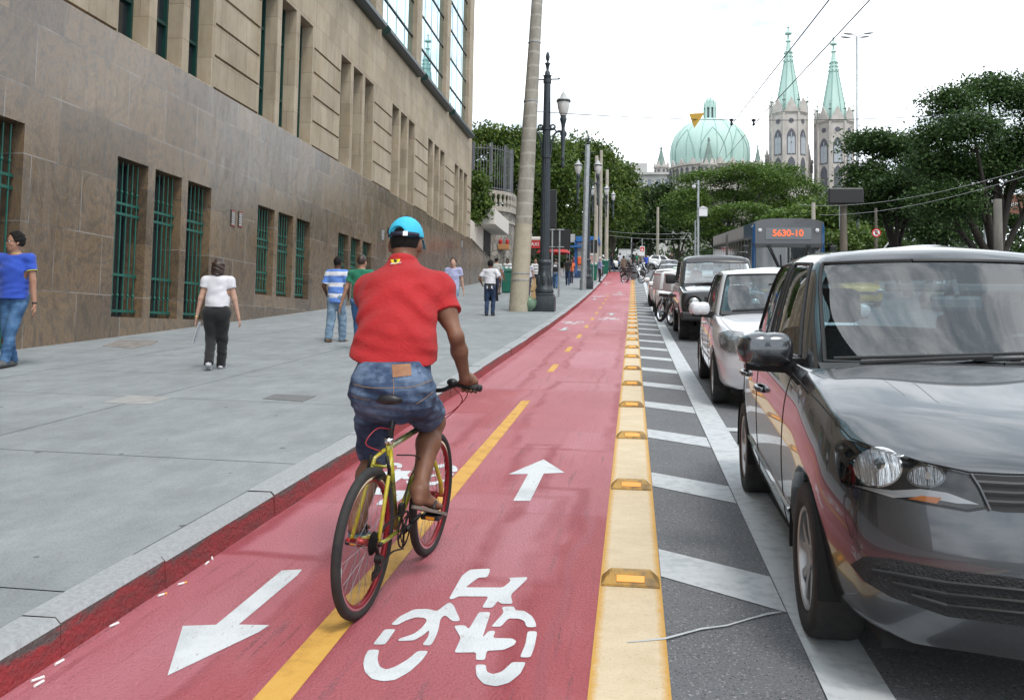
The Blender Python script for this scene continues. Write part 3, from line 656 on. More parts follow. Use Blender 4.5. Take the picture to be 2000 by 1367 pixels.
def wallstrip(mb, P, z0, z1, out=0.0, th=.4):
    n = len(P)
    for i in range(n - 1):
        a, b2 = P[i], P[i + 1]; t = (b2 - a).normalized(); nn = Vector((-t.y, t.x, 0)); nn = nn if True else nn
        t0 = (P[min(i + 1, n - 1)] - P[max(i - 1, 0)]).normalized(); n0 = Vector((t0.y, -t0.x, 0)); t1 = (P[min(i + 2, n - 1)] - P[i]).normalized(); n1 = Vector((t1.y, -t1.x, 0))
        A, B = a - n0 * out, b2 - n1 * out; C, D = a + n0 * th, b2 + n1 * th
        f = lambda v, z: (v.x, v.y, z)
        mb.quad(f(A, z0), f(B, z0), f(B, z1), f(A, z1)); mb.quad(f(C, z0), f(C, z1), f(D, z1), f(D, z0)); mb.quad(f(A, z1), f(B, z1), f(D, z1), f(C, z1)); mb.quad(f(A, z0), f(C, z0), f(D, z0), f(B, z0))
RW = thing('retaining_wall', 'curved rubble stone retaining wall topped by carved balustrade', 'wall', (-9.5, 68, 5))
mb = MB(); wallstrip(mb, AP, 2, 10.3); adopt(mb.build('rubble_wall', RUBBLE), RW)
mb = MB(); wallstrip(mb, AP, 10.302, 10.65, .16, .3); wallstrip(mb, AP, 11.55, 11.8, .08, .3); wallstrip(mb, AP, 9.5, 9.7, .07, .3); adopt(mb.build('coping', OLDST), RW)
mb = MB(); acc = 0
for i in range(len(AP) - 1):
    seg = (AP[i + 1] - AP[i]); L = seg.length; s = 0
    while acc < L:
        p = AP[i] + seg * (acc / L)
        if p.y < 88: mb.lathe([(.10, 10.65), (.10, 10.72), (.06, 10.78), (.13, 10.95), (.12, 11.08), (.06, 11.3), (.09, 11.42), (.10, 11.55)], 8, (p.x, p.y, 0))
        acc += .42
    acc -= L
adopt(mb.build('balusters', OLDST), RW)
for (x, y) in [(-8.85, 69), (-9.15, 72.3), (-9.55, 75.5), (-9.9, 79)]:
    mb = MB(); mb.lathe([(.32, 4.5), (.32, 5.6), (.26, 5.7), (.26, 9.3), (.36, 9.45), (.36, 9.72)], 12, (x, y, 0)); adopt(mb.build('half_column', OLDST), RW)
FN = thing('railing_fence', 'tall grey spiked steel fence above the stone balustrade', 'fence', (-9.5, 68, 10))
mb = MB(); acc = 0
for i in range(len(AP) - 1):
    seg = AP[i + 1] - AP[i]; L = seg.length
    while acc < L:
        p = AP[i] + seg * (acc / L)
        if p.x > -17: mb.tube([(p.x - .25, p.y + .1, 11.8), (p.x - .25, p.y + .1, 15.2)], .018, 4)
        acc += .22
    acc -= L
for z in (12.0, 14.9): mb.tube([(p.x - .25, p.y + .1, z) for p in AP], .03, 4)
adopt(mb.build('bars', M_('fence_grey', (.16, .165, .18), .5, .3), None), FN)
for i in range(0, len(AP), 7):
    mb = MB(); p = AP[i]; mb.box((p.x - .32, p.y + .03, 10.6), (p.x - .18, p.y + .17, 15.35)); adopt(mb.build('post', M_('fence_post_grey', (.13, .135, .15), .5, .3)), FN)
# ================================================================== street furniture
GLOBE = M_('milky_lamp_glass', (.62, .62, .60), .25, coat=.3); LCAP = M_('lamp_cap_grey', (.42, .43, .43), .45)
def lamp_proto():
    t = thing('street_lamp', 'black ornate cast iron lamp post with two lantern globes beside the leaning concrete pole', 'street lamp', (0, 0, 0), 0, 'ornate lamp posts along the pavement')
    mb = MB()
    mb.box((-.37, -.37, -.1), (.37, .37, .50), None, .03); mb.box((-.33, -.33, .5), (.33, .33, .58), None, .02)
    mb.build('plinth', IRON, t, autosm=40)
    mb = MB(); mb.lathe([(.30, .58), (.33, .66), (.29, .74), (.24, .9), (.235, 1.2), (.20, 1.4), (.22, 1.47), (.19, 1.52), (.24, 1.58), (.24, 1.66), (.17, 1.72)], 20)
    for k in range(8):
        a = k * math.pi / 4; mb.ell((.235 * math.cos(a), .235 * math.sin(a), 1.0), (.05, .05, .2), 8)
    mb.build('ornate_base', IRON, t, smooth=True)
    mb = MB(); n = 32
    def fl(z, r, d): return [(r * (1 - d * (j % 2)) * math.cos(2 * math.pi * j / n), r * (1 - d * (j % 2)) * math.sin(2 * math.pi * j / n), z) for j in range(n)]
    prof = [(1.70, .165, .10), (5.15, .148, .10), (5.16, .17, 0), (5.24, .17, 0), (5.25, .138, .10), (6.1, .135, .10), (6.11, .16, 0), (6.19, .16, 0), (6.2, .128, .0), (7.72, .115, 0), (7.73, .14, 0), (7.85, .14, 0), (7.86, .12, 0)]
    rings = [fl(*p) for p in prof]; vs = [v for q in rings for v in q]
    mb.add(vs, [(i * n + j, i * n + (j + 1) % n, (i + 1) * n + (j + 1) % n, (i + 1) * n + j) for i in range(len(prof) - 1) for j in range(n)])
    mb.build('column', IRON, t, autosm=50)
    mb = MB(); mb.lathe([(.12, 7.86), (.13, 7.95), (.16, 7.98), (.10, 8.0), (.085, 8.12), (.045, 8.16), (.05, 8.24), (.075, 8.36), (.11, 8.40), (.05, 8.43), (.035, 8.48), (.06, 8.54), (.075, 8.63), (.055, 8.75), (.005, 8.83)], 14)
    mb.tube([(-.40, 0, 7.86), (.40, 0, 7.86)], .025, 6); mb.ell((.40, 0, 7.88), (.035, .035, .035), 6); mb.ell((-.40, 0, 7.88), (.035, .035, .035), 6)
    mb.build('finial', IRON, t, smooth=True)
    for s in (-1, 1):
        mb = MB()
        mb.tube(bez([(s * .14, 0, 5.2), (s * .17, 0, 5.6), (s * .26, 0, 5.95), (s * .42, 0, 6.08), (s * .55, 0, 6.02)], 6), .034, 8)
        sp = [(s * (.20 + .085 * math.cos(a) * (1 - a / 14)), 0, 6.22 + .085 * math.sin(a) * (1 - a / 14)) for a in np.linspace(-2, 6, 20)]
        mb.tube(sp, .028, 6); mb.tube(bez([(s * .24, 0, 6.17), (s * .36, 0, 6.05), (s * .5, 0, 6.06)], 5), .025, 6)
        sp = [(s * (.56 + .10 * math.cos(a) * (1 - a / 16)), 0, 5.98 + .10 * math.sin(a) * (1 - a / 16)) for a in np.linspace(-1, 8, 24)]
        mb.tube(sp, .028, 6)
        mb.lathe([(.01, 4.78), (.045, 4.84), (.05, 4.9), (.065, 4.95), (.045, 5.0), (.05, 5.1), (.075, 5.16), (.05, 5.2), (.075, 5.8), (.08, 6.05), (.055, 6.15), (.07, 6.3), (.10, 6.42), (.12, 6.5), (.09, 6.55), (.10, 6.6)], 12, (s * .56, 0, 0))
        ar = mb.build('arm', IRON, t, smooth=True)
        mb = MB(); mb.lathe([(.10, 6.6), (.15, 6.72), (.20, 6.9), (.215, 7.08)], 16, (s * .56, 0, 0)); g = mb.build('lamp_globe', GLOBE, ar, smooth=True)
        mb = MB(); mb.lathe([(.235, 7.08), (.235, 7.15), (.20, 7.18), (.13, 7.22), (.10, 7.3), (.06, 7.37), (.02, 7.42), (.012, 7.5), (.0, 7.52)], 16, (s * .56, 0, 0)); mb.build('lamp_cap', LCAP, ar, smooth=True)
        mb = MB(); mb.lathe([(.225, 7.06), (.245, 7.07), (.245, 7.12), (.225, 7.13)], 16, (s * .56, 0, 0)); mb.build('lamp_ring', IRON, ar, smooth=True)
    return t
def onsw(x, y, dz=0): return (x, y, zs(x, y) + dz)
lp = lamp_proto(); lp.location = onsw(xat(1063, 30.7), 30.7)
dup(lp, onsw(xat(1146, 52.6), 52.6), None, 'ornate lamp post with two globes standing right behind the grey steel pole')
dup(lp, onsw(-2.75, 75), None, 'small distant ornate lamp post beyond the blue kiosk, its globes level with the tree canopy')
dup(lp, onsw(-2.45, 86), None, 'farthest ornate lamp post on the pavement, at the end of the red lane')
q = dup(lp, (10.5, 104, zg(104)), None, 'slim distant twin lamp post standing among the park trees behind the bus'); q.scale = (.9, .9, .9)
def pole(name, label, x, y, h, r0, r1, m, lean=(0, 0), cat='pole', band=None):
    t = thing(name, label, cat, (x, y, (zs(x, y) if x < KX else zg(y))))
    mb = MB(); n = 14; mb.tube([(lean[0] * i / n * h, lean[1] * i / n * h, -.2 + (h + .2) * i / n) for i in range(n + 1)], [r0 + (r1 - r0) * i / n for i in range(n + 1)], 20)
    mb.build('shaft', m, t, autosm=40)
    for z in (band or []):
        k = z / h; mb = MB(); mb.lathe([(r0 + (r1 - r0) * k + .004, z - .02), (r0 + (r1 - r0) * k + .014, z - .012), (r0 + (r1 - r0) * k + .014, z + .012), (r0 + (r1 - r0) * k + .004, z + .02)], 20, (lean[0] * z, lean[1] * z, 0)); mb.build('steel_band', STEEL, t)
    return t
m, nt, b, oc = base_nodes('leaning_pole_concrete')
c = ramp(nt, noise(nt, mapping(nt, oc, (1, 1, .4)), 4, 8, .7), [(.3, (.21, .195, .165)), (.55, (.32, .30, .255)), (.7, (.39, .37, .33))])
sz = N(nt, 'ShaderNodeSeparateXYZ', {0: oc}).outputs[2]
wv = N(nt, 'ShaderNodeTexWave', {'Vector': oc, 'Scale': .75, 'Distortion': 2.5, 'Detail': 3.0}, bands_direction='Z').outputs['Fac']
c = mixc(nt, N(nt, 'ShaderNodeMath', {0: ramp(nt, wv, [(.9, (0, 0, 0)), (.97, (1, 1, 1))]), 1: .35}, operation='MULTIPLY').outputs[0], c, (.55, .53, .49))
lowp = N(nt, 'ShaderNodeMath', {0: N(nt, 'ShaderNodeMath', {0: sz, 1: N(nt, 'ShaderNodeMath', {0: noise(nt, oc, 2, 4), 1: .2}, operation='MULTIPLY').outputs[0]}, operation='ADD').outputs[0], 1: 3.0}, operation='LESS_THAN').outputs[0]
c = mixc(nt, N(nt, 'ShaderNodeMath', {0: lowp, 1: .8}, operation='MULTIPLY').outputs[0], c, ramp(nt, noise(nt, oc, 6, 6), [(.3, (.37, .33, .24)), (.7, (.46, .415, .31))]))
nt.links.new(c, b.inputs['Base Color']); b.inputs['Roughness'].default_value = .85; bumpn(nt, b, noise(nt, oc, 25, 5), .4); LPC = m
b0 = Vector(onsw(-3.744, 30.21)); tp = at(1049, 0, 30.21); hh = tp.z - b0.z
pole('concrete_pole', 'thick leaning concrete utility pole on the pavement beside the iron lamp post', b0.x, b0.y, hh + 3.2, .325, .145, LPC, ((tp.x - b0.x) / hh, 0), band=[1.02, 1.24, 7.0, 9.0])
pole('steel_pole', 'plain grey steel pole at the kerb in front of a lamp post', xat(1139, 50.9), 50.9, 8.1, .165, .125, STEEL, (.02, 0))
WOODP = M_('wood_post', (.10, .088, .075), .9, col2=(.15, .13, .11), scale=6, stretch=(1, 1, .2))
for i, (px, Y, h, r, m, lb) in enumerate([(1163, 66, 9.0, .16, CONC, 'concrete pole behind the kiosk, left of the tight cluster of posts'), (1172, 74, 10.2, .15, CONC, 'tall concrete pole rising beside the distant lamp posts'), (1184, 82, 9.2, .19, CONC, 'far concrete pole with pale painted foot near the lane end'),
        (1284, 112, 8.6, .2, CONC, 'bare concrete pole with pale foot in front of the park trees'), (1363, 70, 7.6, .10, STEEL, 'slim grey camera pole left of the bus'), (1357.5, 70.5, 4.6, .07, STEEL, 'short grey post close by the camera pole'),
        (1589, 84, at(1589, 396, 84).z - zg(84), .22, CONC, 'concrete pole among shrubs just above the bus roof'), (1648, 44.6, at(1648, 392, 44.6).z - zg(44.6), .2, WOODP, 'dark concrete pole under the black traffic light, right of the bus'), (1641, 74, 6.0, .07, STEEL, 'thin grey post next to the dark concrete pole'),
        (1753, 66, 5.4, .1, IRON, 'dark thin post in front of the shrubs under the trees'), (1925, 60, 5.5, .10, STEEL, 'grey post left of the dark street tree trunk')]):
    x = xat(px, Y); pole('utility_pole' if m in (CONC, WOODP) else 'post', lb, x, Y, h, r, r * .75, m)
# camera arm and white box on the camera pole
cp = xat(1363, 70); cz = zg(70)
t = thing('security_camera', 'white dome camera on a short arm at the top of the slim pole', 'camera', (cp, 69.9, cz + 7.3))
mb = MB(); mb.tube(bez([(0, 0, 0), (-.15, 0, .05), (-.30, 0, 0), (-.33, 0, -.1)], 5), .03, 6); mb.build('arm', STEEL, t); mb = MB(); mb.lathe([(.14, 0), (.15, -.1), (.1, -.22), (.0, -.26)], 12, (-.33, 0, -.08)); mb.build('dome', WHITE, t, smooth=True)
t = thing('junction_box', 'white equipment box fixed to the right side of the camera pole', 'box', (cp + .35, 69.95, cz + 5.2)); mb = MB(); mb.box((-.3, -.15, -.32), (.32, .15, .3), None, .02); mb.build('cabinet', WHITE, t); mb = MB(); mb.prism([(-.34, -.2, .3), (.36, -.2, .3), (.0, -.2, .44)], (0, .4, 0)); mb.build('roof', WHITE, t)
# tall highway style mast with four luminaires
mx = xat(1676, 72); mz = zg(72)
t = thing('light_mast', 'very tall slim mast with four grey luminaires beside the right church tower', 'street lamp', (mx, 72, mz))
top = at(1675, 72, 72).z - mz
mb = MB(); mb.tube([(0, 0, 0), (0, 0, top)], [.15, .07], 12); mb.build('mast', STEEL, t, smooth=True)
for s in (-1, 1):
    for d in (0, 1):
        mb = MB(); a = (s * .05, d * .5 - .2, top - .05); e = (s * .45, d * 1.0 - .5, top + .04 + .06 * d); mb.tube([a, e], .03, 6)
        br_ = mb.build('bracket', STEEL, t)
        mb = MB(); mb.ell((e[0] + s * .28, e[1], e[2] + .03), (.38, .13, .075), 10, Matrix.Rotation(-s * .12, 3, 'Y')); mb.build('luminaire', M_('luminaire_grey', (.35, .36, .37), .4), br_, smooth=True)
# sign frame seen from the back
sx0, sx1 = xat(1077, 42.2), xat(1092, 42.4)
t = thing('sign_frame', 'back of a black traffic sign on two thin grey posts near the iron lamp', 'sign', onsw((sx0 + sx1) / 2, 42.3))
for dx in (-1, 1):
    mb = MB(); w = (sx1 - sx0) / 2; mb.tube([(dx * w, 0, -.1), (dx * w, 0, 3.15)], .045, 8); mb.build('post', STEEL, t)
    mb = MB()
    for z in (3.08, 2.28): mb.box((dx * w - .18, -.07, z), (dx * w + .22, -.045, z + .045))
    mb.build('clamp', STEEL, t)
mb = MB(); mb.box((-.45, .0, 2.2), (.68, .03, 3.12), None, .008); mb.build('panel', BLACK, t)
t = thing('traffic_light', 'tall black traffic signal back beside the iron lamp column', 'traffic light', onsw(xat(1078, 43.5), 43.5))
mb = MB(); mb.tube([(0, 0, -.1), (0, 0, 3.2)], .05, 8); mb.build('post', IRON, t); mb = MB(); mb.box((-.17, -.1, 3.2), (.17, .12, 5.05), None, .03); h_ = mb.build('signal_head', BLACK, t)
for z in (3.5, 4.1, 4.7):
    mb = MB(); mb.tube([(0, .12, z), (0, .34, z)], .12, 10, cap=False); mb.build('visor', BLACK, h_)
# small sign on post near kiosk, bins
t = thing('small_sign_post', 'slim post with black sign panel seen from behind in front of the blue kiosk', 'sign', onsw(xat(1159, 62), 62))
mb = MB(); mb.tube([(0, 0, -.1), (0, 0, 2.95)], .03, 6); mb.build('post', STEEL, t); mb = MB(); mb.box((-.22, .04, 2.0), (.24, .07, 2.9)); mb.build('panel', BLACK, t)
def bin_(label, x, y, s, rot=0):
    t = thing('litter_bin', label, 'bin', onsw(x, y), rot); t.scale = (s, s, s)
    mb = MB(); mb.add([(-.22, -.2, 0), (.22, -.2, 0), (.22, .2, 0), (-.22, .2, 0), (-.29, -.27, 1.0), (.29, -.27, 1.0), (.29, .27, 1.0), (-.29, .27, 1.0)], [(0, 3, 2, 1), (0, 1, 5, 4), (1, 2, 6, 5), (2, 3, 7, 6), (3, 0, 4, 7), (4, 5, 6, 7)])
    me = mb.mesh('bin_body'); bm = bmesh.new(); bm.from_mesh(me); bmesh.ops.bevel(bm, geom=bm.edges[:], offset=.04, segments=3, affect='EDGES'); bm.to_mesh(me); bm.free(); link('bin_body', me, GBIN, t)
    mb = MB(); mb.prism([(-.31, -.30, 1.0), (-.31, .28, 1.0), (-.31, .28, 1.1), (-.31, .1, 1.24), (-.31, -.12, 1.24), (-.31, -.3, 1.12)], (.62, 0, 0)); mb.build('lid', GBIN, t)
    mb = MB(); mb.box((-.1, -.30, 1.13), (.02, -.1, 1.25)); mb.box((.1, -.30, 1.13), (.22, -.1, 1.25)); mb.build('white_strip', WHITE, t)
    return t
GBIN = M_('bin_green', (.008, .13, .085), .35, coat=.2)
bin_('large green wheeled bin on the pavement left of the leaning pole', xat(990, 45.4), 45.4, 1.05, .2)
bin_('small green bin at the right foot of the blue kiosk', xat(1159.5, 66), 66, 1.0); bin_('far small green bin beside the last lamp post', xat(1182.5, 79), 79, 1.0)
# cart with cardboard, green rubbish bag by lamp
t = thing('hand_cart', 'low rusty hand cart loaded with flattened cardboard behind the leaning pole', 'cart', onsw(xat(1033, 42), 42), .2)
mb = MB(); mb.box((-.45, -.3, .22), (.45, .3, .27)); mb.build('deck', M_('cart_wood', (.22, .15, .08), .85), t)
mb = MB()
for x in (-.42, .42):
    for y in (-.27, .27): mb.tube([(x, y, .25), (x, y, .85)], .02, 6)
mb.tube([(-.42, -.27, .85), (.42, -.27, .85), (.42, .27, .85), (-.42, .27, .85)], .02, 6, closed=True); mb.build('rail', M_('cart_rust', (.12, .07, .045), .8), t)
for x in (-.3, .3):
    for y in (-.3, .3):
        mb = MB(); mb.tube([(x, y - .03, .11), (x, y + .03, .11)], .11, 14); mb.build('wheel', RUBBER, t)
mb = MB(); mb.box((-.4, -.25, .28), (.4, .26, .42), Matrix.Rotation(.03, 4, 'X')); mb.box((-.36, -.2, .425), (.43, .2, .5), Matrix.Rotation(-.05, 4, 'Y')); mb.prism([(.1, -.26, .4), (.44, -.26, .45), (.40, -.26, .84), (.12, -.26, .8)], (0, .03, 0)); mb.build('cardboard', M_('cardboard', (.42, .28, .14), .9, col2=(.5, .36, .2), scale=5), t)
t = thing('rubbish_bag', 'green plastic rubbish bag slumped against the iron lamp plinth', 'bag', onsw(xat(1033, 30.4), 30.3))
mb = MB(); mb.ell((0, 0, .24), (.26, .22, .27), 12); me = mb.mesh('bag', True)
for v in me.vertices: v.co += v.co.normalized() * .05 * math.sin(v.co.x * 23 + v.co.z * 17) * math.cos(v.co.y * 19 + v.co.z * 9)
link('bag', me, M_('bag_green', (.09, .17, .10), .3, col2=(.16, .24, .17), scale=10), t); mb = MB(); mb.prism([(.06, -.1, .4), (.26, -.1, .42), (.24, -.1, .68), (.1, -.1, .62)], (0, .03, 0)); mb.build('carton', M_('carton', (.40, .27, .14), .9), t)
# taxi awning
AWR = M_('awning_red', (.42, .022, .022), .7, col2=(.36, .03, .03), scale=2); AWT = M_('awning_top', (.40, .36, .33), .8)
ax, ay = xat(1070, 62), 62; az = zs(ax, ay)
t = thing('taxi_shelter', 'red canvas taxi rank awning with white lettering behind the lamp post', 'awning', (ax, ay, az))
mb = MB(); mb.prism([(-1.42, -1.3, 2.65), (-1.42, 1.3, 3.1), (-1.42, 1.3, 3.2), (-1.42, -1.3, 2.78)], (2.84, 0, 0)); mb.build('canopy', AWT, t)
mb = MB(); mb.box((-1.44, -1.34, 2.15), (1.44, -1.30, 2.68)); mb.build('valance', AWR, t)
mb = MB(); mb.lathe([(0.01, .34), (.5, .26), (1.0, .08), (1.15, -.12)], 12, (.45, -1.2, 1.95)); mb.build('parasol', AWR, t)
text('lettering', 'TAXI', .34, Matrix.Translation((-.86, -1.345, 2.41)) @ Matrix.Rotation(R(90), 4, 'X'), WHITE, t, .004)
text('lettering', 'TAXI', .34, Matrix.Translation((.78, -1.345, 2.41)) @ Matrix.Rotation(R(90), 4, 'X'), WHITE, t, .004)
for x in (-1.3, .1, 1.35):
    mb = MB(); mb.tube([(x, -1.1, 0), (x, -1.1, 2.7)], .04, 8); mb.build('post', STEEL, t)
mb = MB(); mb.box((-.05, -.2, .1), (.05, .2, 2.2)); mb.build('red_panel', AWR, t)
# red planter on stone wall
t = thing('flower_pot', 'small terracotta wall planter with red flowers on the rubble wall', 'planter', (-9.35, 66.35, 7.75)); mb = MB(); mb.box((-.4, -.25, -.25), (.4, .15, .12), None, .02); mb.build('pot', M_('terracotta', (.45, .22, .09), .8), t)
for x in (-.25, .25):
    mb = MB(); mb.ell((x, -.05, .3), (.14, .12, .22), 8); mb.build('flower', M_('flower_red', (.4, .02, .02), .7), t)
# news kiosk
kx0, kx1, ky = xat(1122, 70), xat(1167, 70), 70; kz = zs(-4, ky)
t = thing('news_kiosk', 'blue news kiosk with magazine racks and flat blue roof sign', 'kiosk', ((kx0 + kx1) / 2, ky, kz))
kw = (kx1 - kx0) / 2; KB = M_('kiosk_blue', (.02, .13, .38), .4); KD = M_('kiosk_navy', (.03, .055, .13), .5); KG = M_('kiosk_grey', (.38, .39, .40), .6, col2=(.5, .5, .5), scale=3)
mb = MB(); mb.box((-kw, 0, 0), (kw, 3.2, .55)); mb.build('base', KD, t)
mb = MB(); mb.box((-kw + .04, .05, .552), (kw - .04, 3.15, 2.75)); mb.build('body', KG, t)
mb = MB(); mb.box((-kw - .02, -.02, .3), (-kw + .2, 3.2, 2.9)); mb.build('corner_panel', KB, t)
mb = MB(); mb.box((-kw - .35, -.5, 2.3), (kw - .4, -.02, 2.42)); mb.build('shelf_roof', KB, t)
mb = MB(); mb.box((-kw + .1, -.25, 2.75), (kw + .1, 3.3, 3.15), None, .02); mb.build('roof_sign', KB, t)
cols = [(.6, .55, .5), (.5, .2, .18), (.65, .65, .62), (.3, .35, .42), (.55, .42, .4)]
for j in range(5):
    for i in range(3):
        mb = MB(); x = -kw + .42 + i * .42; mb.box((x - .17, .0, .75 + j * .33), (x + .17, .05, 1.02 + j * .33)); mb.build('magazine_rack', M_('paper', cols[(i * 2 + j) % 5], .6, col2=cols[(i + j * 3 + 1) % 5], scale=16), t)
mb = MB(); mb.box((-kw + .23, -.2, 1.0), (-kw + .58, -.01, 1.6), None, .08); mb.build('phone_hood', M_('hood_orange', (.75, .13, .04), .4), t)
t2 = thing('route_sign', 'grey and white information board above the kiosk roof', 'sign', (xat(1112, 72), 72, zs(-5, 72))); mb = MB(); mb.tube([(0, 0, 0), (0, 0, 3.3)], .04, 6); mb.build('post', STEEL, t2); mb = MB(); mb.box((-.35, -.03, 2.7), (.42, .03, 3.35)); mb.build('board', M_('board_grey', (.5, .5, .5), .6, col2=(.3, .3, .32), scale=9), t2)
t2 = thing('potted_shrub', 'dark potted bush at the left foot of the kiosk', 'plant', onsw(kx0 - .35, 69.6)); mb = MB(); mb.lathe([(.14, 0), (.2, .35)], 10); mb.build('pot', BLACK, t2)
# far signal, no-entry style sign
x = xat(1233, 88); t = thing('signal_post', 'thin post with dark traffic signal seen from the side at the lane end', 'traffic light', (x, 88.4, zg(88)))
mb = MB(); mb.tube([(0, 0, 0), (0, 0, 3.3)], .05, 8); mb.build('post', STEEL, t)
for z in (1.3, 1.8, 2.4):
    mb = MB(); mb.box((.04, -.1, z), (.16, .1, z + .45)); mb.prism([(.1, -.12, z + .4), (.42, -.12, z + .25), (.42, -.12, z + .2), (.1, -.12, z + .2)], (0, .24, 0)); mb.build('signal_head', BLACK, t)
x = xat(1254, 87); t = thing('crossing_sign', 'white square sign with red triangle panel on a thin post at the lane end', 'sign', (x, 87.2, zg(87)))
mb = MB(); mb.tube([(0, 0, 0), (0, 0, 3.2)], .045, 8); mb.build('post', STEEL, t); mb = MB(); mb.box((-.22, -.07, 1.55), (.24, -.05, 2.45)); pl = mb.build('plate', WHITE, t)
mb = MB(); mb.box((-.17, -.075, 1.95), (.19, -.0702, 2.38)); mb.build('red_panel', M_('sign_red', (.6, .03, .03), .4), pl); mb = MB(); mb.prism([(-.10, -.080, 2.02), (.12, -.080, 2.02), (.01, -.080, 2.3)], (0, .003, 0)); mb.build('triangle', WHITE, pl)
# no parking sign on right
x = xat(1712, 46); zc = at(1712, 455, 46).z
t = thing('no_parking_sign', 'round red rimmed parking sign with struck letter E on a post right of the bus', 'sign', (x, 46, zg(46)))
h = zc - zg(46)
mb = MB(); mb.tube([(0, .04, 0), (0, .04, h + 1.2)], .07, 8); mb.build('post', WOODP, t)
Mx = Matrix.Translation((0, -.04, h)) @ Matrix.Rotation(R(90), 4, 'X')
mb = MB(); mb.lathe([(.0001, 0), (.17, 0), (.17, -.02), (.0001, -.02)], 28, (0, 0, 0), Mx); pl = mb.build('face', WHITE, t)
mb = MB(); mb.lathe([(.155, .003), (.21, .003), (.21, -.018), (.155, -.018)], 28, (0, 0, 0), Mx); mb.build('rim', M_('rim_red', (.55, .02, .02), .4), pl)
text('letter', 'E', .26, Mx @ Matrix.Translation((0, 0, .002)), BLACK, pl, .003, bold=.012)
mb = MB(); mb.box((-.16, -.02, .004), (.16, .02, .007), Mx @ Matrix.Rotation(R(-45), 4, 'Z')); mb.build('slash', bpy.data.materials['rim_red'], pl)
# brown direction sign, right edge
x = xat(1990, 70); z = at(1990, 400, 70).z
t = thing('direction_sign', 'brown tourist direction sign with white lettering behind the right trees', 'sign', (x, 70, z))
mb = MB(); mb.box((-1.6, 0, -.65), (1.9, .05, .75)); mb.build('panel', M_('sign_brown', (.16, .055, .03), .5), t)
text('lettering', 'Colégio', .5, Matrix.Translation((-.75, -.006, .05)) @ Matrix.Rotation(R(90), 4, 'X'), WHITE, t, .004)
mb = MB(); mb.box((.45, -.006, -.3), (.95, -.002, .5)); mb.build('pictogram', WHITE, t)
mb = MB(); mb.tube([(1.2, .08, -z + zg(70)), (1.2, .08, .7)], .09, 8); mb.build('post', STEEL, t)
# street barrier arm (white and yellow) and black hanging signal
p = at(1740, 465, 58); t = thing('barrier_arm', 'white and yellow raised boom leaning right of the parking sign', 'barrier', (p.x, 58, p.z))
mb = MB(); mb.tube(bez([(-.6, 0, -.9), (0, 0, -.15), (.6, 0, .45), (1.3, 0, .62), (2.0, 0, .62)], 6), .05, 8); mb.build('boom', WHITE, t); mb = MB(); mb.tube([(.2, -.01, .08), (.62, -.01, .46)], .065, 8); mb.build('yellow_sleeve', M_('boom_yellow', (.8, .6, .02), .5), t)
p = at(1652, 384, 44.3); t = thing('hanging_traffic_light', 'black overhead traffic signal seen from behind among the right hand branches', 'traffic light', (p.x, 44.3, p.z))
mb = MB(); mb.box((-.8, -.1, -.36), (.8, .18, .4), None, .07); mb.build('signal_head', BLACK, t); mb = MB(); mb.tube([(-.2, .3, -.3), (-.2, .1, -.1)], .05, 8); mb.build('bracket', IRON, t)
# ------------------------------------------------------------------ overhead wires
WIRE = M_('wire_black', (.02, .02, .022), .5)
def wire(name, label, pts, r, grp='overhead wires', m=None):
    mb = MB(); mb.tube(pts, r, 5); tag(mb.build(name, m or WIRE), label, 'wire', grp)
pA = at(1030, 217, 30.1); pB = at(2150, 200, 36)
sag = [pA.lerp(pB, k / 240) - Vector((0, 0, 1.92 * (k / 240) * (1 - k / 240))) for k in range(241)]
wire('span_wire', 'span wire sagging across the street from the leaning pole', sag[::8], .012)
def onspan(px):
    best = min(sag, key=lambda p: 1e9 if (CM.transposed() @ (p - CAMP)).z > 0 else abs(CX + FPX * (CM.transposed() @ (p - CAMP)).x / -(CM.transposed() @ (p - CAMP)).z - px)); return best
for (nm, lab, p0, p1, mid) in [('trolley_wire', 'left trolley wire climbing steeply over the street', at(1745, -160, 11.5), at(1398, 318, 100), 1431), ('trolley_wire', 'right trolley wire running over the street to the upper right', at(1848, -160, 11.5), at(1400, 330, 100), 1474)]:
    q = onspan(mid); wire(nm, lab, [p0, q + Vector((0, 0, -.16)), p1], .012)
    t = thing('wire_clamp', 'black insulator clamp on the span wire above the ' + ('left' if mid == 1431 else 'right') + ' trolley wire', 'clamp', q); mb = MB(); mb.lathe([(.02, .05), (.07, .03), (.07, -.03), (.03, -.06), (.03, -.12), (.06, -.14), (.02, -.2)], 8); mb.build('insulator', BLACK, t)
q = onspan(1362); t = thing('triangle_sign', 'yellow triangular plate hanging point down from the span wire', 'sign', q)
mb = MB(); s = 1800 / 31.5 / 1.0; mb.prism([(-.26, 0, .20), (.26, 0, .22), (-.08, 0, -.30)], (0, .03, 0)); mb.build('plate', M_('sign_ochre', (.55, .34, .03), .5, col2=(.48, .29, .03), scale=6), t)
for i, (a, b2, Ya, Yb, sg) in enumerate([((1560, 400), (2100, 300), 45, 26, .5), ((1600, 420), (2100, 312), 45, 26, .4)]):
    A, B = at(*a, Ya), at(*b2, Yb); wire('service_cable', 'pale service cable slung through the right hand trees, ' + ('upper' if i == 0 else 'lower') + ' one', [A.lerp(B, k / 16) - Vector((0, 0, 4 * sg * (k / 16) * (1 - k / 16))) for k in range(17)], .009, m=M_('cable_grey', (.4, .41, .42), .5))
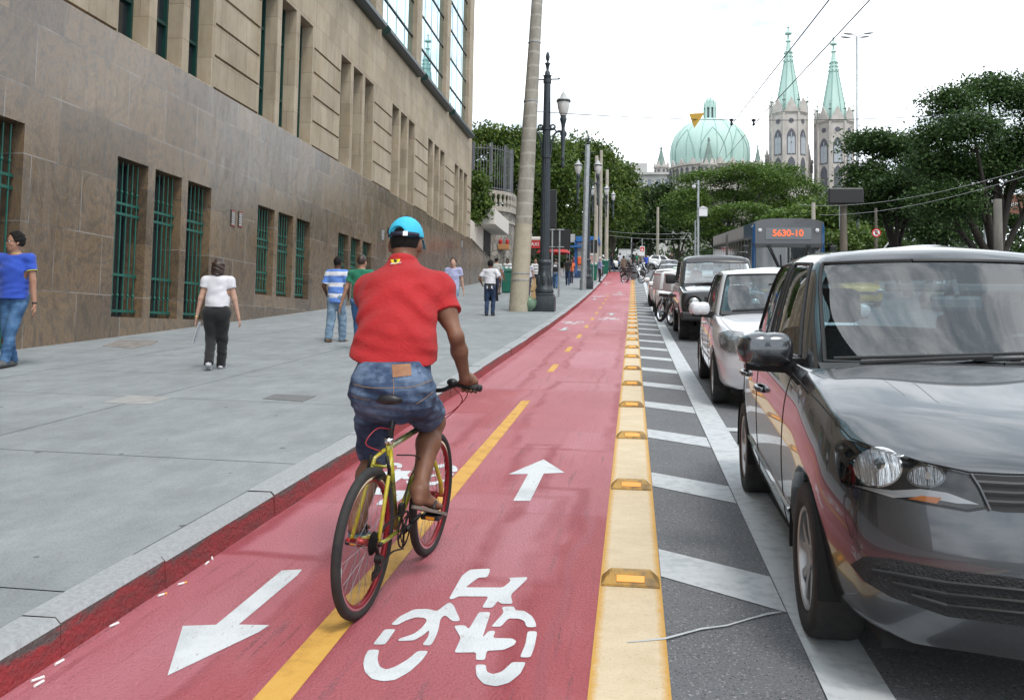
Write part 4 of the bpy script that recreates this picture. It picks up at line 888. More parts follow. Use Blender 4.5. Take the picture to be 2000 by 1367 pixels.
for i, (ya, yb) in enumerate([(452, 455), (460, 466)]):
    A, B = at(1190, ya, 95), at(1350, yb, 95); wire('service_cable', ('higher' if i == 0 else 'lower') + ' thin cable crossing dark foliage above the far vehicles', [A.lerp(B, k / 12) - Vector((0, 0, .8 * (k / 12) * (1 - k / 12))) for k in range(13)], .015, m=bpy.data.materials['cable_grey'])
# ================================================================== trees and bushes
def leafmat(name, dark, mid, light, trans=.25):
    m = bpy.data.materials.new(name); m.use_nodes = True; nt = m.node_tree; b = nt.nodes['Principled BSDF']; out = nt.nodes['Material Output']
    g = N(nt, 'ShaderNodeNewGeometry'); tc = N(nt, 'ShaderNodeTexCoord')
    r = N(nt, 'ShaderNodeMath', {0: N(nt, 'ShaderNodeMath', {0: g.outputs['Random Per Island'], 1: .55}, operation='MULTIPLY').outputs[0], 1: N(nt, 'ShaderNodeMath', {0: noise(nt, tc.outputs['Object'], .55, 3), 1: .5}, operation='MULTIPLY').outputs[0]}, operation='ADD').outputs[0]
    c = ramp(nt, r, [(.2, dark), (.5, mid), (.8, light)])
    nt.links.new(c, b.inputs['Base Color']); b.inputs['Roughness'].default_value = .5; b.inputs['Specular IOR Level'].default_value = .35
    t = N(nt, 'ShaderNodeBsdfTranslucent', {'Color': c}); mx = N(nt, 'ShaderNodeMixShader', {0: trans, 1: b.outputs[0], 2: t.outputs[0]})
    nt.links.new(mx.outputs[0], out.inputs['Surface']); return m
BARK = M_('bark', (.055, .045, .036), .95, col2=(.12, .10, .08), scale=7, bump=.8, bscale=18, stretch=(1, 1, .3))
BARKD = M_('dark_bark', (.022, .019, .016), .95, col2=(.05, .043, .036), scale=7, bump=.8, bscale=18, stretch=(1, 1, .3))
L_LEFT = leafmat('leaves_broad', (.022, .052, .008), (.062, .115, .016), (.15, .20, .035), .3)
L_ACA = leafmat('leaves_acacia', (.032, .070, .012), (.075, .145, .022), (.15, .22, .045), .3)
L_DARK = leafmat('leaves_dark', (.019, .044, .014), (.046, .095, .026), (.092, .16, .046), .32)  # backlit darkness of the right hand trees put into the leaf colour
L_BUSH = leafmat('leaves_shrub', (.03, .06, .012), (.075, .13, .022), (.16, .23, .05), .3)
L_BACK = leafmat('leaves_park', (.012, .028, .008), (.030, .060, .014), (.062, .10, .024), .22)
def leafmesh(name, blobs, n, size, seed, clump=.5, flat=.6, per=30, up=.3, shell=.55):
    rg = np.random.default_rng(seed); B = np.array(blobs, float)
    area = (B[:, 3] * B[:, 4] + B[:, 4] * B[:, 5] + B[:, 3] * B[:, 5]); pb = area / area.sum()
    nc = max(6, n // per); bi = rg.choice(len(B), nc, p=pb)
    d = rg.normal(size=(nc, 3)); d /= np.linalg.norm(d, axis=1)[:, None]
    low = d[:, 2] < -.25; d[low & (rg.random(nc) < .6), 2] *= -1
    rr = shell + (1 - shell) * rg.random(nc) ** .6
    rr *= 1 + .07 * np.clip(rg.normal(size=nc), -1.5, 1.5)
    C = B[bi, :3] + d * rr[:, None] * B[bi, 3:6]
    csz = clump * (.55 + .9 * rg.random(nc))
    ci = rg.integers(0, nc, n); dv = rg.normal(size=(n, 3)); dv *= (1.55 * rg.random(n) ** .45 / np.linalg.norm(dv, axis=1))[:, None]; P = C[ci] + dv * csz[ci][:, None] * np.array([1, 1, flat])
    nr = rg.normal(size=(n, 3)) + np.array([0, 0, up * 2]); nr /= np.linalg.norm(nr, axis=1)[:, None]
    a = np.cross(nr, rg.normal(size=(n, 3))); a /= np.linalg.norm(a, axis=1)[:, None]; b = np.cross(nr, a)
    s = size * (.6 + .8 * rg.random(n))[:, None]
    V = np.stack([P - a * s, P - b * s * .55 + nr * s * .12, P + a * s, P + b * s * .55 + nr * s * .12], 1).reshape(-1, 3)
    me = bpy.data.meshes.new(name); me.vertices.add(n * 4); me.vertices.foreach_set('co', V.ravel()); me.loops.add(n * 4); me.loops.foreach_set('vertex_index', np.arange(n * 4, dtype=np.int32))
    me.polygons.add(n); me.polygons.foreach_set('loop_start', np.arange(0, n * 4, 4, dtype=np.int32)); me.polygons.foreach_set('loop_total', np.full(n, 4, dtype=np.int32)); me.update(calc_edges=True); return me
def tree(name, label, base, blobs, n, size, lm, seed, tr=.25, bark=BARK, lean=(0, 0), fork=.4, clump=.5, flat=.6, up=.3, group=None, shell=.55, cat='tree', limbs=7):
    """blobs in metres relative to the base"""
    t = thing(name, label, cat, base, 0, group); rg = random.Random(seed)
    cz = min(b[2] for b in blobs); cx = sum(b[0] for b in blobs) / len(blobs); cy = sum(b[1] for b in blobs) / len(blobs)
    f = Vector((cx * .35 + lean[0], cy * .35 + lean[1], cz * fork))
    mb = MB(); mb.tube(bez([(0, 0, -.3), (f.x * .3, f.y * .3, f.z * .45), f], 6), [tr * 1.25 - .45 * tr * k / 12 for k in range(13)], 10)
    for b in sorted(blobs, key=lambda q: -q[3] * q[5])[:limbs]:
        e = Vector((b[0], b[1], b[2] + b[5] * .2)); md = f.lerp(e, .5) + Vector((rg.uniform(-.4, .4), rg.uniform(-.4, .4), rg.uniform(-.1, .5)))
        pts = bez([f + Vector((0, 0, -.15)), md, e], 6); mb.tube(pts, [tr * .62 * (1 - .8 * k / 12) for k in range(13)], 7)
        for q in range(4):
            k = rg.randint(5, 11); s = pts[k]; dv = Vector((rg.uniform(-1, 1) * b[3], rg.uniform(-1, 1) * b[4], rg.uniform(-.1, .9) * b[5]))
            mb.tube(bez([s, s + dv * .45 + Vector((0, 0, .15)), s + dv], 4), [tr * .22 * (1 - .8 * j / 8) for j in range(9)], 5)
    mb.build('trunk', bark, t, smooth=True)
    link('crown', leafmesh('crown', blobs, n, size, seed, clump, flat, up=up, shell=shell), lm, t); return t
def tpx(px, Y, z=None): x = xat(px, Y); return Vector((x, Y, zg(Y) if z is None else z))
def bl(base, L, Y):
    """blobs given in picture pixels at depth Y: (px, py, rx px, ry px, dy m)"""
    k = Y / FPX; out = []
    for px, py, rx, ry, dy in L:
        p = at(px, py, Y + dy) - base; out.append((p.x, p.y, p.z, rx * k, max(rx, ry) * k * .8, ry * k))
    return out
# left row beyond the building
b0 = Vector((-13.5, 78, 9.0)); tree('broadleaf_tree', 'broad leafy tree rising behind the stone balustrade next to the building corner', b0, bl(b0, [(960, 290, 48, 42, 0), (1000, 350, 50, 60, -1), (950, 370, 38, 55, 1), (1018, 285, 38, 32, 0)], 78), 17000, .165, L_LEFT, 11, .3, clump=.75)
b0 = Vector((-9.5, 86, 9.0)); tree('broadleaf_tree', 'tree filling the gap between leaning pole and iron lamp post', b0, bl(b0, [(1060, 320, 55, 50, 0), (1095, 375, 60, 60, -1), (1040, 390, 50, 55, 1), (1075, 440, 60, 40, 0)], 86), 15000, .18, L_LEFT, 12, .3, clump=.8)
b0 = Vector((-6.2, 97, 8.2)); tree('broadleaf_tree', 'tallest leafy tree over the kiosk, right of the iron lamp', b0, bl(b0, [(1130, 320, 55, 52, 0), (1165, 345, 50, 60, 2), (1120, 400, 60, 55, -2), (1175, 420, 50, 45, 0)], 97), 17000, .19, L_LEFT, 13, .32, clump=.85)
b0 = Vector((-2.5, 106, 8.3)); tree('broadleaf_tree', 'rightmost of the left row of trees, leaning over the lane end', b0, bl(b0, [(1195, 370, 48, 55, 0), (1215, 415, 36, 40, -2), (1185, 440, 50, 40, 2), (1210, 345, 22, 25, 0)], 106), 14000, .2, L_LEFT, 14, .3, clump=.85)
b0 = Vector((-10.6, 57.5, 8.3)); tree('young_tree', 'small feathery green tree pressed against the building corner above the annex', b0, bl(b0, [(934, 365, 14, 30, 0), (938, 405, 15, 25, 0), (930, 425, 12, 18, 0)], 57.5), 3800, .12, L_BUSH, 15, .08, clump=.35)
# acacias in the centre
b0 = tpx(1415, 118, 8.4); tree('acacia_tree', 'wide flat topped acacia below the green dome', b0, bl(b0, [(1385, 355, 62, 22, 0), (1450, 345, 62, 24, 1), (1340, 395, 45, 24, -2), (1420, 395, 60, 22, 3), (1500, 360, 50, 26, 0), (1350, 430, 55, 26, -1)], 118), 26000, .14, L_ACA, 21, .34, BARKD, clump=.85, flat=.35, up=.8, fork=.35)
b0 = tpx(1560, 126, 8.5); tree('acacia_tree', 'rounded acacia in front of the left church tower', b0, bl(b0, [(1520, 345, 48, 24, 0), (1555, 375, 48, 28, 0), (1575, 410, 42, 28, -2), (1490, 390, 50, 28, 1), (1530, 420, 55, 28, 0)], 126), 20000, .145, L_ACA, 22, .34, BARKD, clump=.85, flat=.4, up=.7, fork=.35)
b0 = tpx(1450, 104, 8.3); tree('acacia_tree', 'low spreading acacia just above the bus roof', b0, bl(b0, [(1390, 430, 50, 18, 0), (1450, 415, 55, 16, -1), (1500, 440, 50, 18, 1), (1420, 460, 55, 16, 0)], 104), 16000, .13, L_ACA, 23, .25, BARKD, clump=.7, flat=.3, up=.9, fork=.4)
# park trees behind the lane end
for i, (px, Y, L, lb) in enumerate([
    (1262, 128, [(1250, 400, 40, 30, 0), (1290, 385, 34, 24, 0), (1270, 430, 45, 30, 1), (1305, 425, 35, 28, -1)], 'shady park tree behind the bare pole, below the old grey building'),
    (1320, 135, [(1310, 440, 45, 34, 0), (1340, 400, 38, 34, 0), (1360, 440, 40, 32, 1)], 'dense dark park tree left of the camera pole'),
    (1240, 120, [(1215, 455, 45, 30, 0), (1250, 460, 45, 28, 1), (1225, 420, 36, 32, 0)], 'dark park tree standing behind the white truck')]):
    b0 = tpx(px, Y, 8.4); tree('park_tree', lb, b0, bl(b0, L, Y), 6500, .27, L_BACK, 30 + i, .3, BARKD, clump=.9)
# shrubs behind and right of the bus
for i, (px, Y, L, lb) in enumerate([
    (1620, 92, [(1610, 420, 38, 26, 0), (1640, 450, 40, 26, 1), (1600, 455, 36, 30, 0)], 'olive green bushy tree directly right of the bus'),
    (1690, 96, [(1680, 430, 45, 30, 0), (1720, 440, 45, 32, 0), (1660, 465, 40, 22, 1)], 'mid green bushy tree behind the parking sign'),
    (1560, 98, [(1550, 440, 45, 26, 0), (1580, 425, 36, 24, 0), (1520, 445, 40, 24, 0)], 'bushy tree peeking over the middle of the bus roof'),
    (1890, 100, [(1880, 440, 50, 26, 0), (1940, 435, 50, 30, 1), (1850, 460, 50, 20, 0), (1990, 440, 50, 30, 0)], 'dull green hedge like tree under the big right hand crown')]):
    b0 = tpx(px, Y); tree('bushy_tree', lb, b0, bl(b0, L, Y), 6000, .21, [L_BUSH, L_BUSH, L_ACA, L_BACK][i], 50 + i, .2, BARKD, clump=.8)
for i, (px, py, Y, r, lb) in enumerate([(1625, 480, 60, 34, 'bright low shrub right beside the bus windscreen'), (1668, 470, 72, 30, 'bright leafy shrub left of the tall mast foot'), (1720, 475, 78, 34, 'low shrub behind the raised boom')]):
    b0 = tpx(px, Y); tree('shrub', lb, b0, bl(b0, [(px, py, r, r * .7, 0), (px + r * .7, py + 8, r * .7, r * .5, 0)], Y), 3200, .13, L_BUSH, 60 + i, .06, clump=.4, cat='shrub', limbs=2)
# big dark trees on the right
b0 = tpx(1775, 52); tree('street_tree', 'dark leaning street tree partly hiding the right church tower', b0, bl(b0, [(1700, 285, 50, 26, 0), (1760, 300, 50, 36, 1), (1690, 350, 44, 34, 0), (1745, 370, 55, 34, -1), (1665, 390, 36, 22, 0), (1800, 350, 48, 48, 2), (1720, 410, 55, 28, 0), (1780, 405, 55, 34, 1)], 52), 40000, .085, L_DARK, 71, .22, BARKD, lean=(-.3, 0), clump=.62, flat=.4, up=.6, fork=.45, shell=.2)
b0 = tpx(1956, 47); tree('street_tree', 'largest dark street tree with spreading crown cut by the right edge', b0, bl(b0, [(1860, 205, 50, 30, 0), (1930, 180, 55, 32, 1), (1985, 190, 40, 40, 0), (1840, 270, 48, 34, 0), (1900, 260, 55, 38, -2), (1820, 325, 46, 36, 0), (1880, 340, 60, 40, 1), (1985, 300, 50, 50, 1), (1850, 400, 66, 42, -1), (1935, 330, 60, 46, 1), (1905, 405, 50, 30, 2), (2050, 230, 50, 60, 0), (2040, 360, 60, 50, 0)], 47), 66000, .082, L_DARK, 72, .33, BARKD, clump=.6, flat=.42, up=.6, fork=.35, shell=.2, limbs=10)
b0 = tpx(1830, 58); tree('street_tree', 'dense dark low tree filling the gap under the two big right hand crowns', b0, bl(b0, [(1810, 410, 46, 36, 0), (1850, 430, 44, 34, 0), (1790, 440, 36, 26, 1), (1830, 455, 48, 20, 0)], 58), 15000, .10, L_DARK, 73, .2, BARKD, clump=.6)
t = thing('tree_trunk_pole', 'grey weathered timber pole in front of the largest dark tree', 'pole', tpx(1951, 43)); mb = MB(); mb.tube([(0, 0, -.1), (0, 0, 4.7)], [.21, .17], 14); mb.build('shaft', M_('grey_timber', (.09, .085, .075), .9, col2=(.15, .14, .125), scale=5, stretch=(1, 1, .2)), t, smooth=True)
# reads as one mass: far wood behind the park, left end added as dark backdrop
vs = [(xat(px, Y, 12), Y, zg(Y) + h * .35, 9, 5, h * .75) for px, Y, h in [(1020, 135, 9), (1060, 135, 10), (1100, 140, 10), (1140, 145, 9), (1180, 150, 9), (1230, 160, 9), (1290, 165, 9), (1350, 160, 10), (1420, 165, 11), (1490, 160, 11), (1560, 155, 10), (1620, 150, 9), (1690, 140, 8), (1760, 130, 8), (1830, 130, 8), (1900, 125, 8), (1980, 125, 8), (2060, 125, 9)]]
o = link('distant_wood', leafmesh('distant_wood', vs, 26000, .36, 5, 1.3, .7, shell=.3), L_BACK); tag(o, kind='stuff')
vs = [(xat(px, Y, 9), Y, zg(Y) + .6, 4.5, 2, 1.9) for px, Y in [(1010, 96), (1045, 96), (1080, 98), (1115, 100), (1150, 104), (1185, 108), (1220, 110), (1255, 112), (1310, 112), (1370, 104), (1430, 100), (1500, 98), (1580, 90), (1650, 86), (1720, 84), (1790, 80), (1870, 78), (1950, 78), (2040, 78)]]  # left clumps added as a dark backdrop hiding bright sky under the crowns
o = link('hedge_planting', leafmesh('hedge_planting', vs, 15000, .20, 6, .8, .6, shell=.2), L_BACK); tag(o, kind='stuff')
# unseen street trees added out of view for dark reflections in glass and granite
for i, (x, y) in enumerate([(17, 12), (18, 24), (17, 0), (16.5, -9)]):
    b0 = Vector((x, y, zg(y))); bb = [(0, 0, 6.5, 3.6, 3.6, 2.4), (1.6, 1.5, 5.2, 2.8, 2.8, 2), (-1.5, -1.2, 5.0, 2.6, 2.6, 1.8)]
    tree('street_tree', ['leafy street tree across the road beside the queue of cars', 'street tree across the road level with the black car', 'street tree across the road behind the photographer', 'rearmost street tree across the road'][i], b0, bb, 5000, .2, L_DARK, 80 + i, .22, BARKD, clump=.7)
# ================================================================== domed church and old building
m, nt, b, oc = base_nodes('verdigris_copper')
c = ramp(nt, noise(nt, mapping(nt, oc, (1, 1, .25)), .35, 7, .7), [(.3, (.345, .50, .455)), (.7, (.44, .595, .545))])
a_ = N(nt, 'ShaderNodeTexWave', {'Vector': oc, 'Scale': .9}, bands_direction='DIAGONAL').outputs['Fac']
nt.links.new(c, b.inputs['Base Color']); b.inputs['Roughness'].default_value = .7; VERD = m
VERDD = M_('verdigris_rib', (.24, .39, .35), .7); SPIREG = M_('dark_copper', (.13, .19, .17), .8, col2=(.2, .26, .23), scale=.8)
CST = M_('church_stone', (.39, .355, .33), .9, col2=(.50, .465, .44), scale=.5, detail=8, bump=.3, bscale=3)
CSD = M_('church_opening', (.10, .10, .12), .8); CSG = M_('church_window', (.16, .18, .22), .35)  # CSD: dark slabs on solid walls paint the shade inside openings
YC = 285.0; g0 = zg(YC)
k_ = YC / FPX
CH = thing('domed_church', 'neo gothic church with green copper dome and two tall spired towers', 'church', (at(1450, 400, YC).x, YC, g0))
o0 = Vector(CH.location)
def cp_(px, py, dy=0): return at(px, py, YC + dy) - o0
# dome
dc = cp_(1386, 330); r = 76 * k_; base = cp_(1386, 331).z
pf = []
for i in range(17):
    a = i / 16; z = base + (cp_(1386, 233).z - base) * a
    rr = r * (.985 if a < .02 else max(.02, (1 - max(0, (a * 1.04 - .16) / .95) ** 2.1 * .93)) * (1.0 - .02 * abs(a - .2)))
    pf.append((rr, z))
pf = [(r * q, base + (cp_(1386, 233).z - base) * h) for q, h in [(.975, 0), (.985, .08), (.995, .18), (1.0, .28), (.99, .38), (.965, .48), (.92, .58), (.85, .68), (.74, .78), (.60, .87), (.43, .94), (.20, .985), (.16, 1.0)]]
mb = MB(); mb.lathe(pf, 48, (dc.x, dc.y, 0)); mb.build('dome', VERD, CH, smooth=True); DM = CH.children[-1] if False else [o for o in COL.objects if o.name.startswith('dome') and o.parent == CH][-1]
mb = MB()
for q in range(16):
    a = q * math.pi / 8 + .1
    mb.tube([(dc.x + (rr + .05) * math.cos(a), dc.y + (rr + .05) * math.sin(a), z) for rr, z in pf[:-2]], .08, 5)
zmin, zmax = pf[0][1], pf[-1][1]
def dr(z): return float(np.interp(z, [p[1] for p in pf], [p[0] for p in pf]))
for q in range(8):                                    # pointed gothic arches applied on the dome
    ac = -math.pi / 2 + q * math.pi / 4
    pts = []
    for s in (-1, 1):
        seg = []
        for i in range(13):
            h = i / 12; z = zmin + (zmax - zmin) * (.10 + .60 * h); w_ = .33 * (1 - h ** 2.2)
            a = ac + s * w_; rr = dr(z) + .06; seg.append((dc.x + rr * math.cos(a), dc.y + rr * math.sin(a), z))
        pts.append(seg)
    for seg in pts: mb.tube(seg, .13, 5)
mb.build('rib', VERDD, DM)
mb = MB(); mb.lathe([(r * 1.03, base - 8), (r * 1.03, base - .6), (r * 1.07, base - .5), (r * 1.07, base), (r * .95, base + .05)], 40, (dc.x, dc.y, 0)); mb.build('drum', CST, CH)
mb = MB()
for q in range(40):
    a = q * 2 * math.pi / 40; M = Matrix.Translation((dc.x, dc.y, 0)) @ Matrix.Rotation(a, 4, 'Z'); mb.box((r * 1.035, -.45, base - 5.5), (r * 1.05, .45, base - 1.6), M); mb.prism([(r * 1.035, -.45, base - 1.6), (r * 1.035, .45, base - 1.6), (r * 1.035, 0, base - .9)], (.3, 0, 0), M)
mb.build('drum_window', CSD, CH)
mb = MB()
for q in range(20):
    a = (q + .5) * 2 * math.pi / 20; M = Matrix.Translation((dc.x, dc.y, 0)) @ Matrix.Rotation(a, 4, 'Z'); mb.prism([(r * 1.04, -1.2, base), (r * 1.04, 1.2, base), (r * 1.04, 0, base + 1.7)], (.35, 0, 0), M)
mb.build('gable_crest', CST, CH)
# lantern
lz0, lz1 = cp_(1386, 236).z, cp_(1386, 207).z; lr = 13 * k_
mb = MB()
for q in range(8):
    a = q * math.pi / 4; x, y = dc.x + lr * .82 * math.cos(a), dc.y + lr * .82 * math.sin(a)
    mb.box((x - .28, y - .28, lz0 - .6), (x + .28, y + .28, lz1)); mb.lathe([(.25, lz1), (.05, lz1 + 2.2)], 6, (x, y, 0))
mb.lathe([(lr * 1.05, lz0 - .8), (lr, lz0 - .1), (lr * .8, lz0)], 16, (dc.x, dc.y, 0)); mb.lathe([(lr * .9, lz1 - .9), (lr * .9, lz1), (lr * .72, lz1 + .2), (lr * .62, lz1 + 1.3), (lr * .35, lz1 + 2.3), (.1, lz1 + 2.6), (.06, lz1 + 5.2)], 16, (dc.x, dc.y, 0))
ln = mb.build('lantern', VERD, CH); mb = MB(); mb.lathe([(lr * .55, lz0), (lr * .55, lz1 - .5)], 12, (dc.x, dc.y, 0)); mb.build('lantern_glass', CSG, ln)
mb = MB(); z = lz1 + 5; mb.box((dc.x - .5, dc.y - .05, z), (dc.x + .5, dc.y + .05, z + .14)); mb.tube([(dc.x, dc.y, z - .5), (dc.x, dc.y, z + .6)], .07, 5); mb.build('cross', VERDD, ln)
# nave body behind the trees
mb = MB(); a, b_ = cp_(1300, 345), cp_(1640, 345); mb.box((a.x, 4, -8), (b_.x, 40, a.z - 2.5)); mb.build('nave_wall', CST, CH)
mb = MB(); mb.prism([(a.x - 1, -2, a.z - 6), (a.x + 10, -2, a.z - 12), (a.x + 1.5, -2, a.z + 1.6), (a.x - .5, -2, a.z + 1.6)], (0, 8, 0)); mb.build('apse_roof', VERD, CH)
# small corner spires
def spirelet(px, ytop, ymid, ybot, wpx, dy, m=SPIREG):
    c0 = cp_(px, ybot, dy); zt, zm = cp_(px, ytop, dy).z, cp_(px, ymid, dy).z; w_ = wpx * k_ / 2
    mb = MB(); mb.lathe([(w_ * 1.1, c0.z - 6), (w_ * 1.1, zm - .6), (w_ * 1.25, zm - .5), (w_ * 1.25, zm)], 8, (c0.x, c0.y, 0))
    for q in range(8):
        a = (q + .5) * math.pi / 4; M = Matrix.Translation((c0.x, c0.y, 0)) @ Matrix.Rotation(a, 4, 'Z'); mb.prism([(w_ * 1.1, -w_ * .42, zm - .2), (w_ * 1.1, w_ * .42, zm - .2), (w_ * 1.0, 0, zm + w_ * .9)], (.25, 0, 0), M)
    tr_ = mb.build('turret', CST, CH)
    mb = MB()
    for q in range(8):
        a = (q + .5) * math.pi / 4; M = Matrix.Translation((c0.x, c0.y, 0)) @ Matrix.Rotation(a, 4, 'Z'); mb.box((w_ * 1.1, -w_ * .16, zm - 3.4), (w_ * 1.2, w_ * .16, zm - .9), M)
    mb.build('opening', CSD, tr_)
    mb = MB(); H = zt - zm; mb.lathe([(w_ * 1.0, zm), (w_ * .72, zm + H * .18), (w_ * .12, zm + H * .86), (w_ * .3, zm + H * .88), (w_ * .1, zm + H * .92), (w_ * .2, zm + H * .95), (.02, zt)], 8, (c0.x, c0.y, 0)); mb.build('spire', m, tr_)
spirelet(1291, 286, 327, 345, 22, -14); spirelet(1384, 268, 322, 335, 24, -14); spirelet(1480, 283, 320, 340, 15, -6); spirelet(1498, 285, 305, 325, 7, 10, CST); spirelet(1580, 282, 318, 352, 13, 8, CST)
# towers
ARCH = lambda w_, z0, z1: [(-w_, z0), (w_, z0), (w_, z1 - w_ * 1.5), (w_ * .72, z1 - w_ * .75), (w_ * .35, z1 - w_ * .22), (0, z1), (-w_ * .35, z1 - w_ * .22), (-w_ * .72, z1 - w_ * .75), (-w_, z1 - w_ * 1.5)]
def tower(px, ytip, ysp, ytop, dy):
    """octagonal-ish belfry, copper spire"""
    c0 = cp_(px, 350, dy); zf = lambda py: cp_(px, py, dy).z
    W = 32.5 * k_ * (YC + dy) / YC; zt = zf(ytop); tip = zf(ytip); zs0 = zf(ysp)
    R8 = W / math.cos(math.pi / 8) * .985
    T = MB(); n = 8
    def ring(rr, z): return [(c0.x + rr * math.cos((j + .5) * math.pi / 4), c0.y + rr * math.sin((j + .5) * math.pi / 4), z) for j in range(n)]
    lv = [(1.03, -6), (1.03, zf(ytop + 150)), (1.0, zf(ytop + 149)), (1.0, zf(ytop + 4)), (1.05, zf(ytop + 2)), (1.05, zt)]
    vs = [v for q, z in lv for v in ring(R8 * q, z)]
    T.add(vs, [(i * n + j, i * n + (j + 1) % n, (i + 1) * n + (j + 1) % n, (i + 1) * n + j) for i in range(len(lv) - 1) for j in range(n)])
    for j in range(n):                       # gables and buttress piers
        M = Matrix.Translation((c0.x, c0.y, 0)) @ Matrix.Rotation(j * math.pi / 4, 4, 'Z'); a = R8 * math.cos(math.pi / 8) * 1.05; hw = R8 * math.sin(math.pi / 8)
        T.prism([(a - .5, -hw, zt), (a - .5, hw, zt), (a - .5, 0, zt + hw * 2.1)], (.75, 0, 0), M)
        M2 = Matrix.Translation((c0.x, c0.y, 0)) @ Matrix.Rotation((j + .5) * math.pi / 4, 4, 'Z'); T.box((R8 * .95, -.32, -6), (R8 * 1.06, .32, zt + .2), M2)
    tw = T.build('tower', CST, CH)
    for j in range(n):
        M = Matrix.Translation((c0.x, c0.y, 0)) @ Matrix.Rotation(j * math.pi / 4, 4, 'Z'); a = R8 * math.cos(math.pi / 8); hw = R8 * math.sin(math.pi / 8)
        if math.cos(j * math.pi / 4 + math.pi / 2) < -.2: continue
        o = MB(); za, zb = zf(ytop + 82), zf(ytop + 32)
        o.prism([(a + .02, y, z) for y, z in ARCH(hw * .60, za, zb)], (.10, 0, 0), M); op = o.build('belfry_opening', CSD, tw)
        o = MB(); o.prism([(a + .02, y, z) for y, z in ARCH(hw * .52, zf(ytop + 135), zf(ytop + 86))], (.10, 0, 0), M); o.build('belfry_opening', CSD, tw)
        o = MB(); Mr = M @ Matrix.Translation((R8 * math.cos(math.pi / 8) * 1.0 + .04, 0, zf(ytop + 17))) @ Matrix.Rotation(R(90), 4, 'Y'); o.lathe([(.001, .05), (hw * .36, .05), (hw * .36, -.1), (.001, -.1)], 16, (0, 0, 0), Mr); o.build('round_window', CSD, tw)
        o = MB()                              # pale tracery bars, with panels that paint the sky seen through the arch
        o.box((a + .121, -hw * .05, za), (a + .2, hw * .05, zb - hw * .6), M); o.box((a + .121, -hw * .40, za + (zb - za) * .42), (a + .2, hw * .40, za + (zb - za) * .5), M)
        for s in (-1, 1): o.prism([(a + .121, s * hw * .28 + y * .9, z) for y, z in ARCH(hw * .24, za + .3, za + (zb - za) * .70)], (.05, 0, 0), M)
        o.build('tracery', M_('tracery_pale', (.36, .385, .42), .8) if 'tracery_pale' not in bpy.data.materials else bpy.data.materials['tracery_pale'], tw)
    s = MB(); H = tip - zt; rs = R8 * .80
    lv = [(rs, zt), (rs * .92, zt + .8), (rs * .30, zt + H * .58), (rs * .36, zt + H * .585), (rs * .30, zt + H * .60), (rs * .22, zt + H * .69), (rs * .26, zt + H * .695), (rs * .19, zt + H * .71), (rs * .11, zt + H * .80), (rs * .20, zt + H * .81), (rs * .08, zt + H * .83), (rs * .07, zt + H * .88), (rs * .24, zt + H * .89), (rs * .24, zt + H * .905), (rs * .06, zt + H * .92), (rs * .04, zt + H * .955), (rs * .10, zt + H * .965), (rs * .03, zt + H * .975), (.02, zt + H)]
    vs = [v for q, z in lv for v in ring(q, z)]
    s.add(vs, [(i * n + j, i * n + (j + 1) % n, (i + 1) * n + (j + 1) % n, (i + 1) * n + j) for i in range(len(lv) - 1) for j in range(n)]); s.build('spire', VERD, tw)
    e = MB()
    for j in range(n):
        a = (j + .5) * math.pi / 4
        e.tube([(c0.x + (q + .06) * math.cos(a), c0.y + (q + .06) * math.sin(a), z) for q, z in lv[1:3]], .12, 4)
        for h in (.60, .64, .68): 
            q = float(np.interp(h, [.58, .69], [.33, .25])) * rs; e.ell((c0.x + q * math.cos(a), c0.y + q * math.sin(a), zt + H * h), (.28, .28, .28), 5)
    e.build('spire_rib', VERDD, tw)
    for j in range(n):
        p = MB(); a = (j + .5) * math.pi / 4; x, y = c0.x + R8 * 1.02 * math.cos(a), c0.y + R8 * 1.02 * math.sin(a)
        p.lathe([(.4, zt), (.36, zt + .8), (.16, zt + 1.3), (.12, zt + 3.3), (.5, zt + 3.5), (.5, zt + 3.7), (.12, zt + 3.9), (.1, zt + 4.8), (.3, zt + 4.95), (.05, zt + 5.3), (.03, zt + 6.3)], 6, (x, y, 0)); p.build('pinnacle', SPIREG, tw)
tower(1540, 48, 230, 226, 0); tower(1629, 69, 245, 243, 4)
# old grey building left of the church
OG = M_('old_grey_render', (.36, .355, .35), .85, col2=(.47, .465, .455), scale=.25, detail=8)
YB = 190; oz = zg(YB); p0, p1 = at(1222, 340, YB), at(1303, 350, YB)
t = thing('old_building', 'old grey office building with cornices showing between tree crown and church', 'building', ((p0.x + p1.x) / 2, YB, oz)); c = Vector(t.location)
zt = at(1262, 342, YB).z - oz; w_ = (p1.x - p0.x) / 2
mb = MB(); mb.box((-w_ * 1.3, 0, 0), (w_, 20, zt)); mb.build('wall', OG, t)
mb = MB(); mb.box((-w_ * 1.31, -.5, zt), (w_ + .4, 20, zt + .5)); mb.box((-w_ * 1.31, -.6, zt - 3.6), (w_ + .4, -.001, zt - 3.2)); mb.build('cornice', OG, t)
mb = MB(); mb.box((-w_ * 1.3, 3, zt + .502), (w_ * .05, 18, zt + 3.0)); mb.build('attic_storey', OG, t)
for i in range(5):
    for j in range(3):
        mb = MB(); x = -w_ + 1.0 + i * 1.75; z = zt - 2.3 - j * 3.6; mb.box((x, -.05, z), (x + .8, .02, z + 1.4)); wd = mb.build('window', CSG, t)
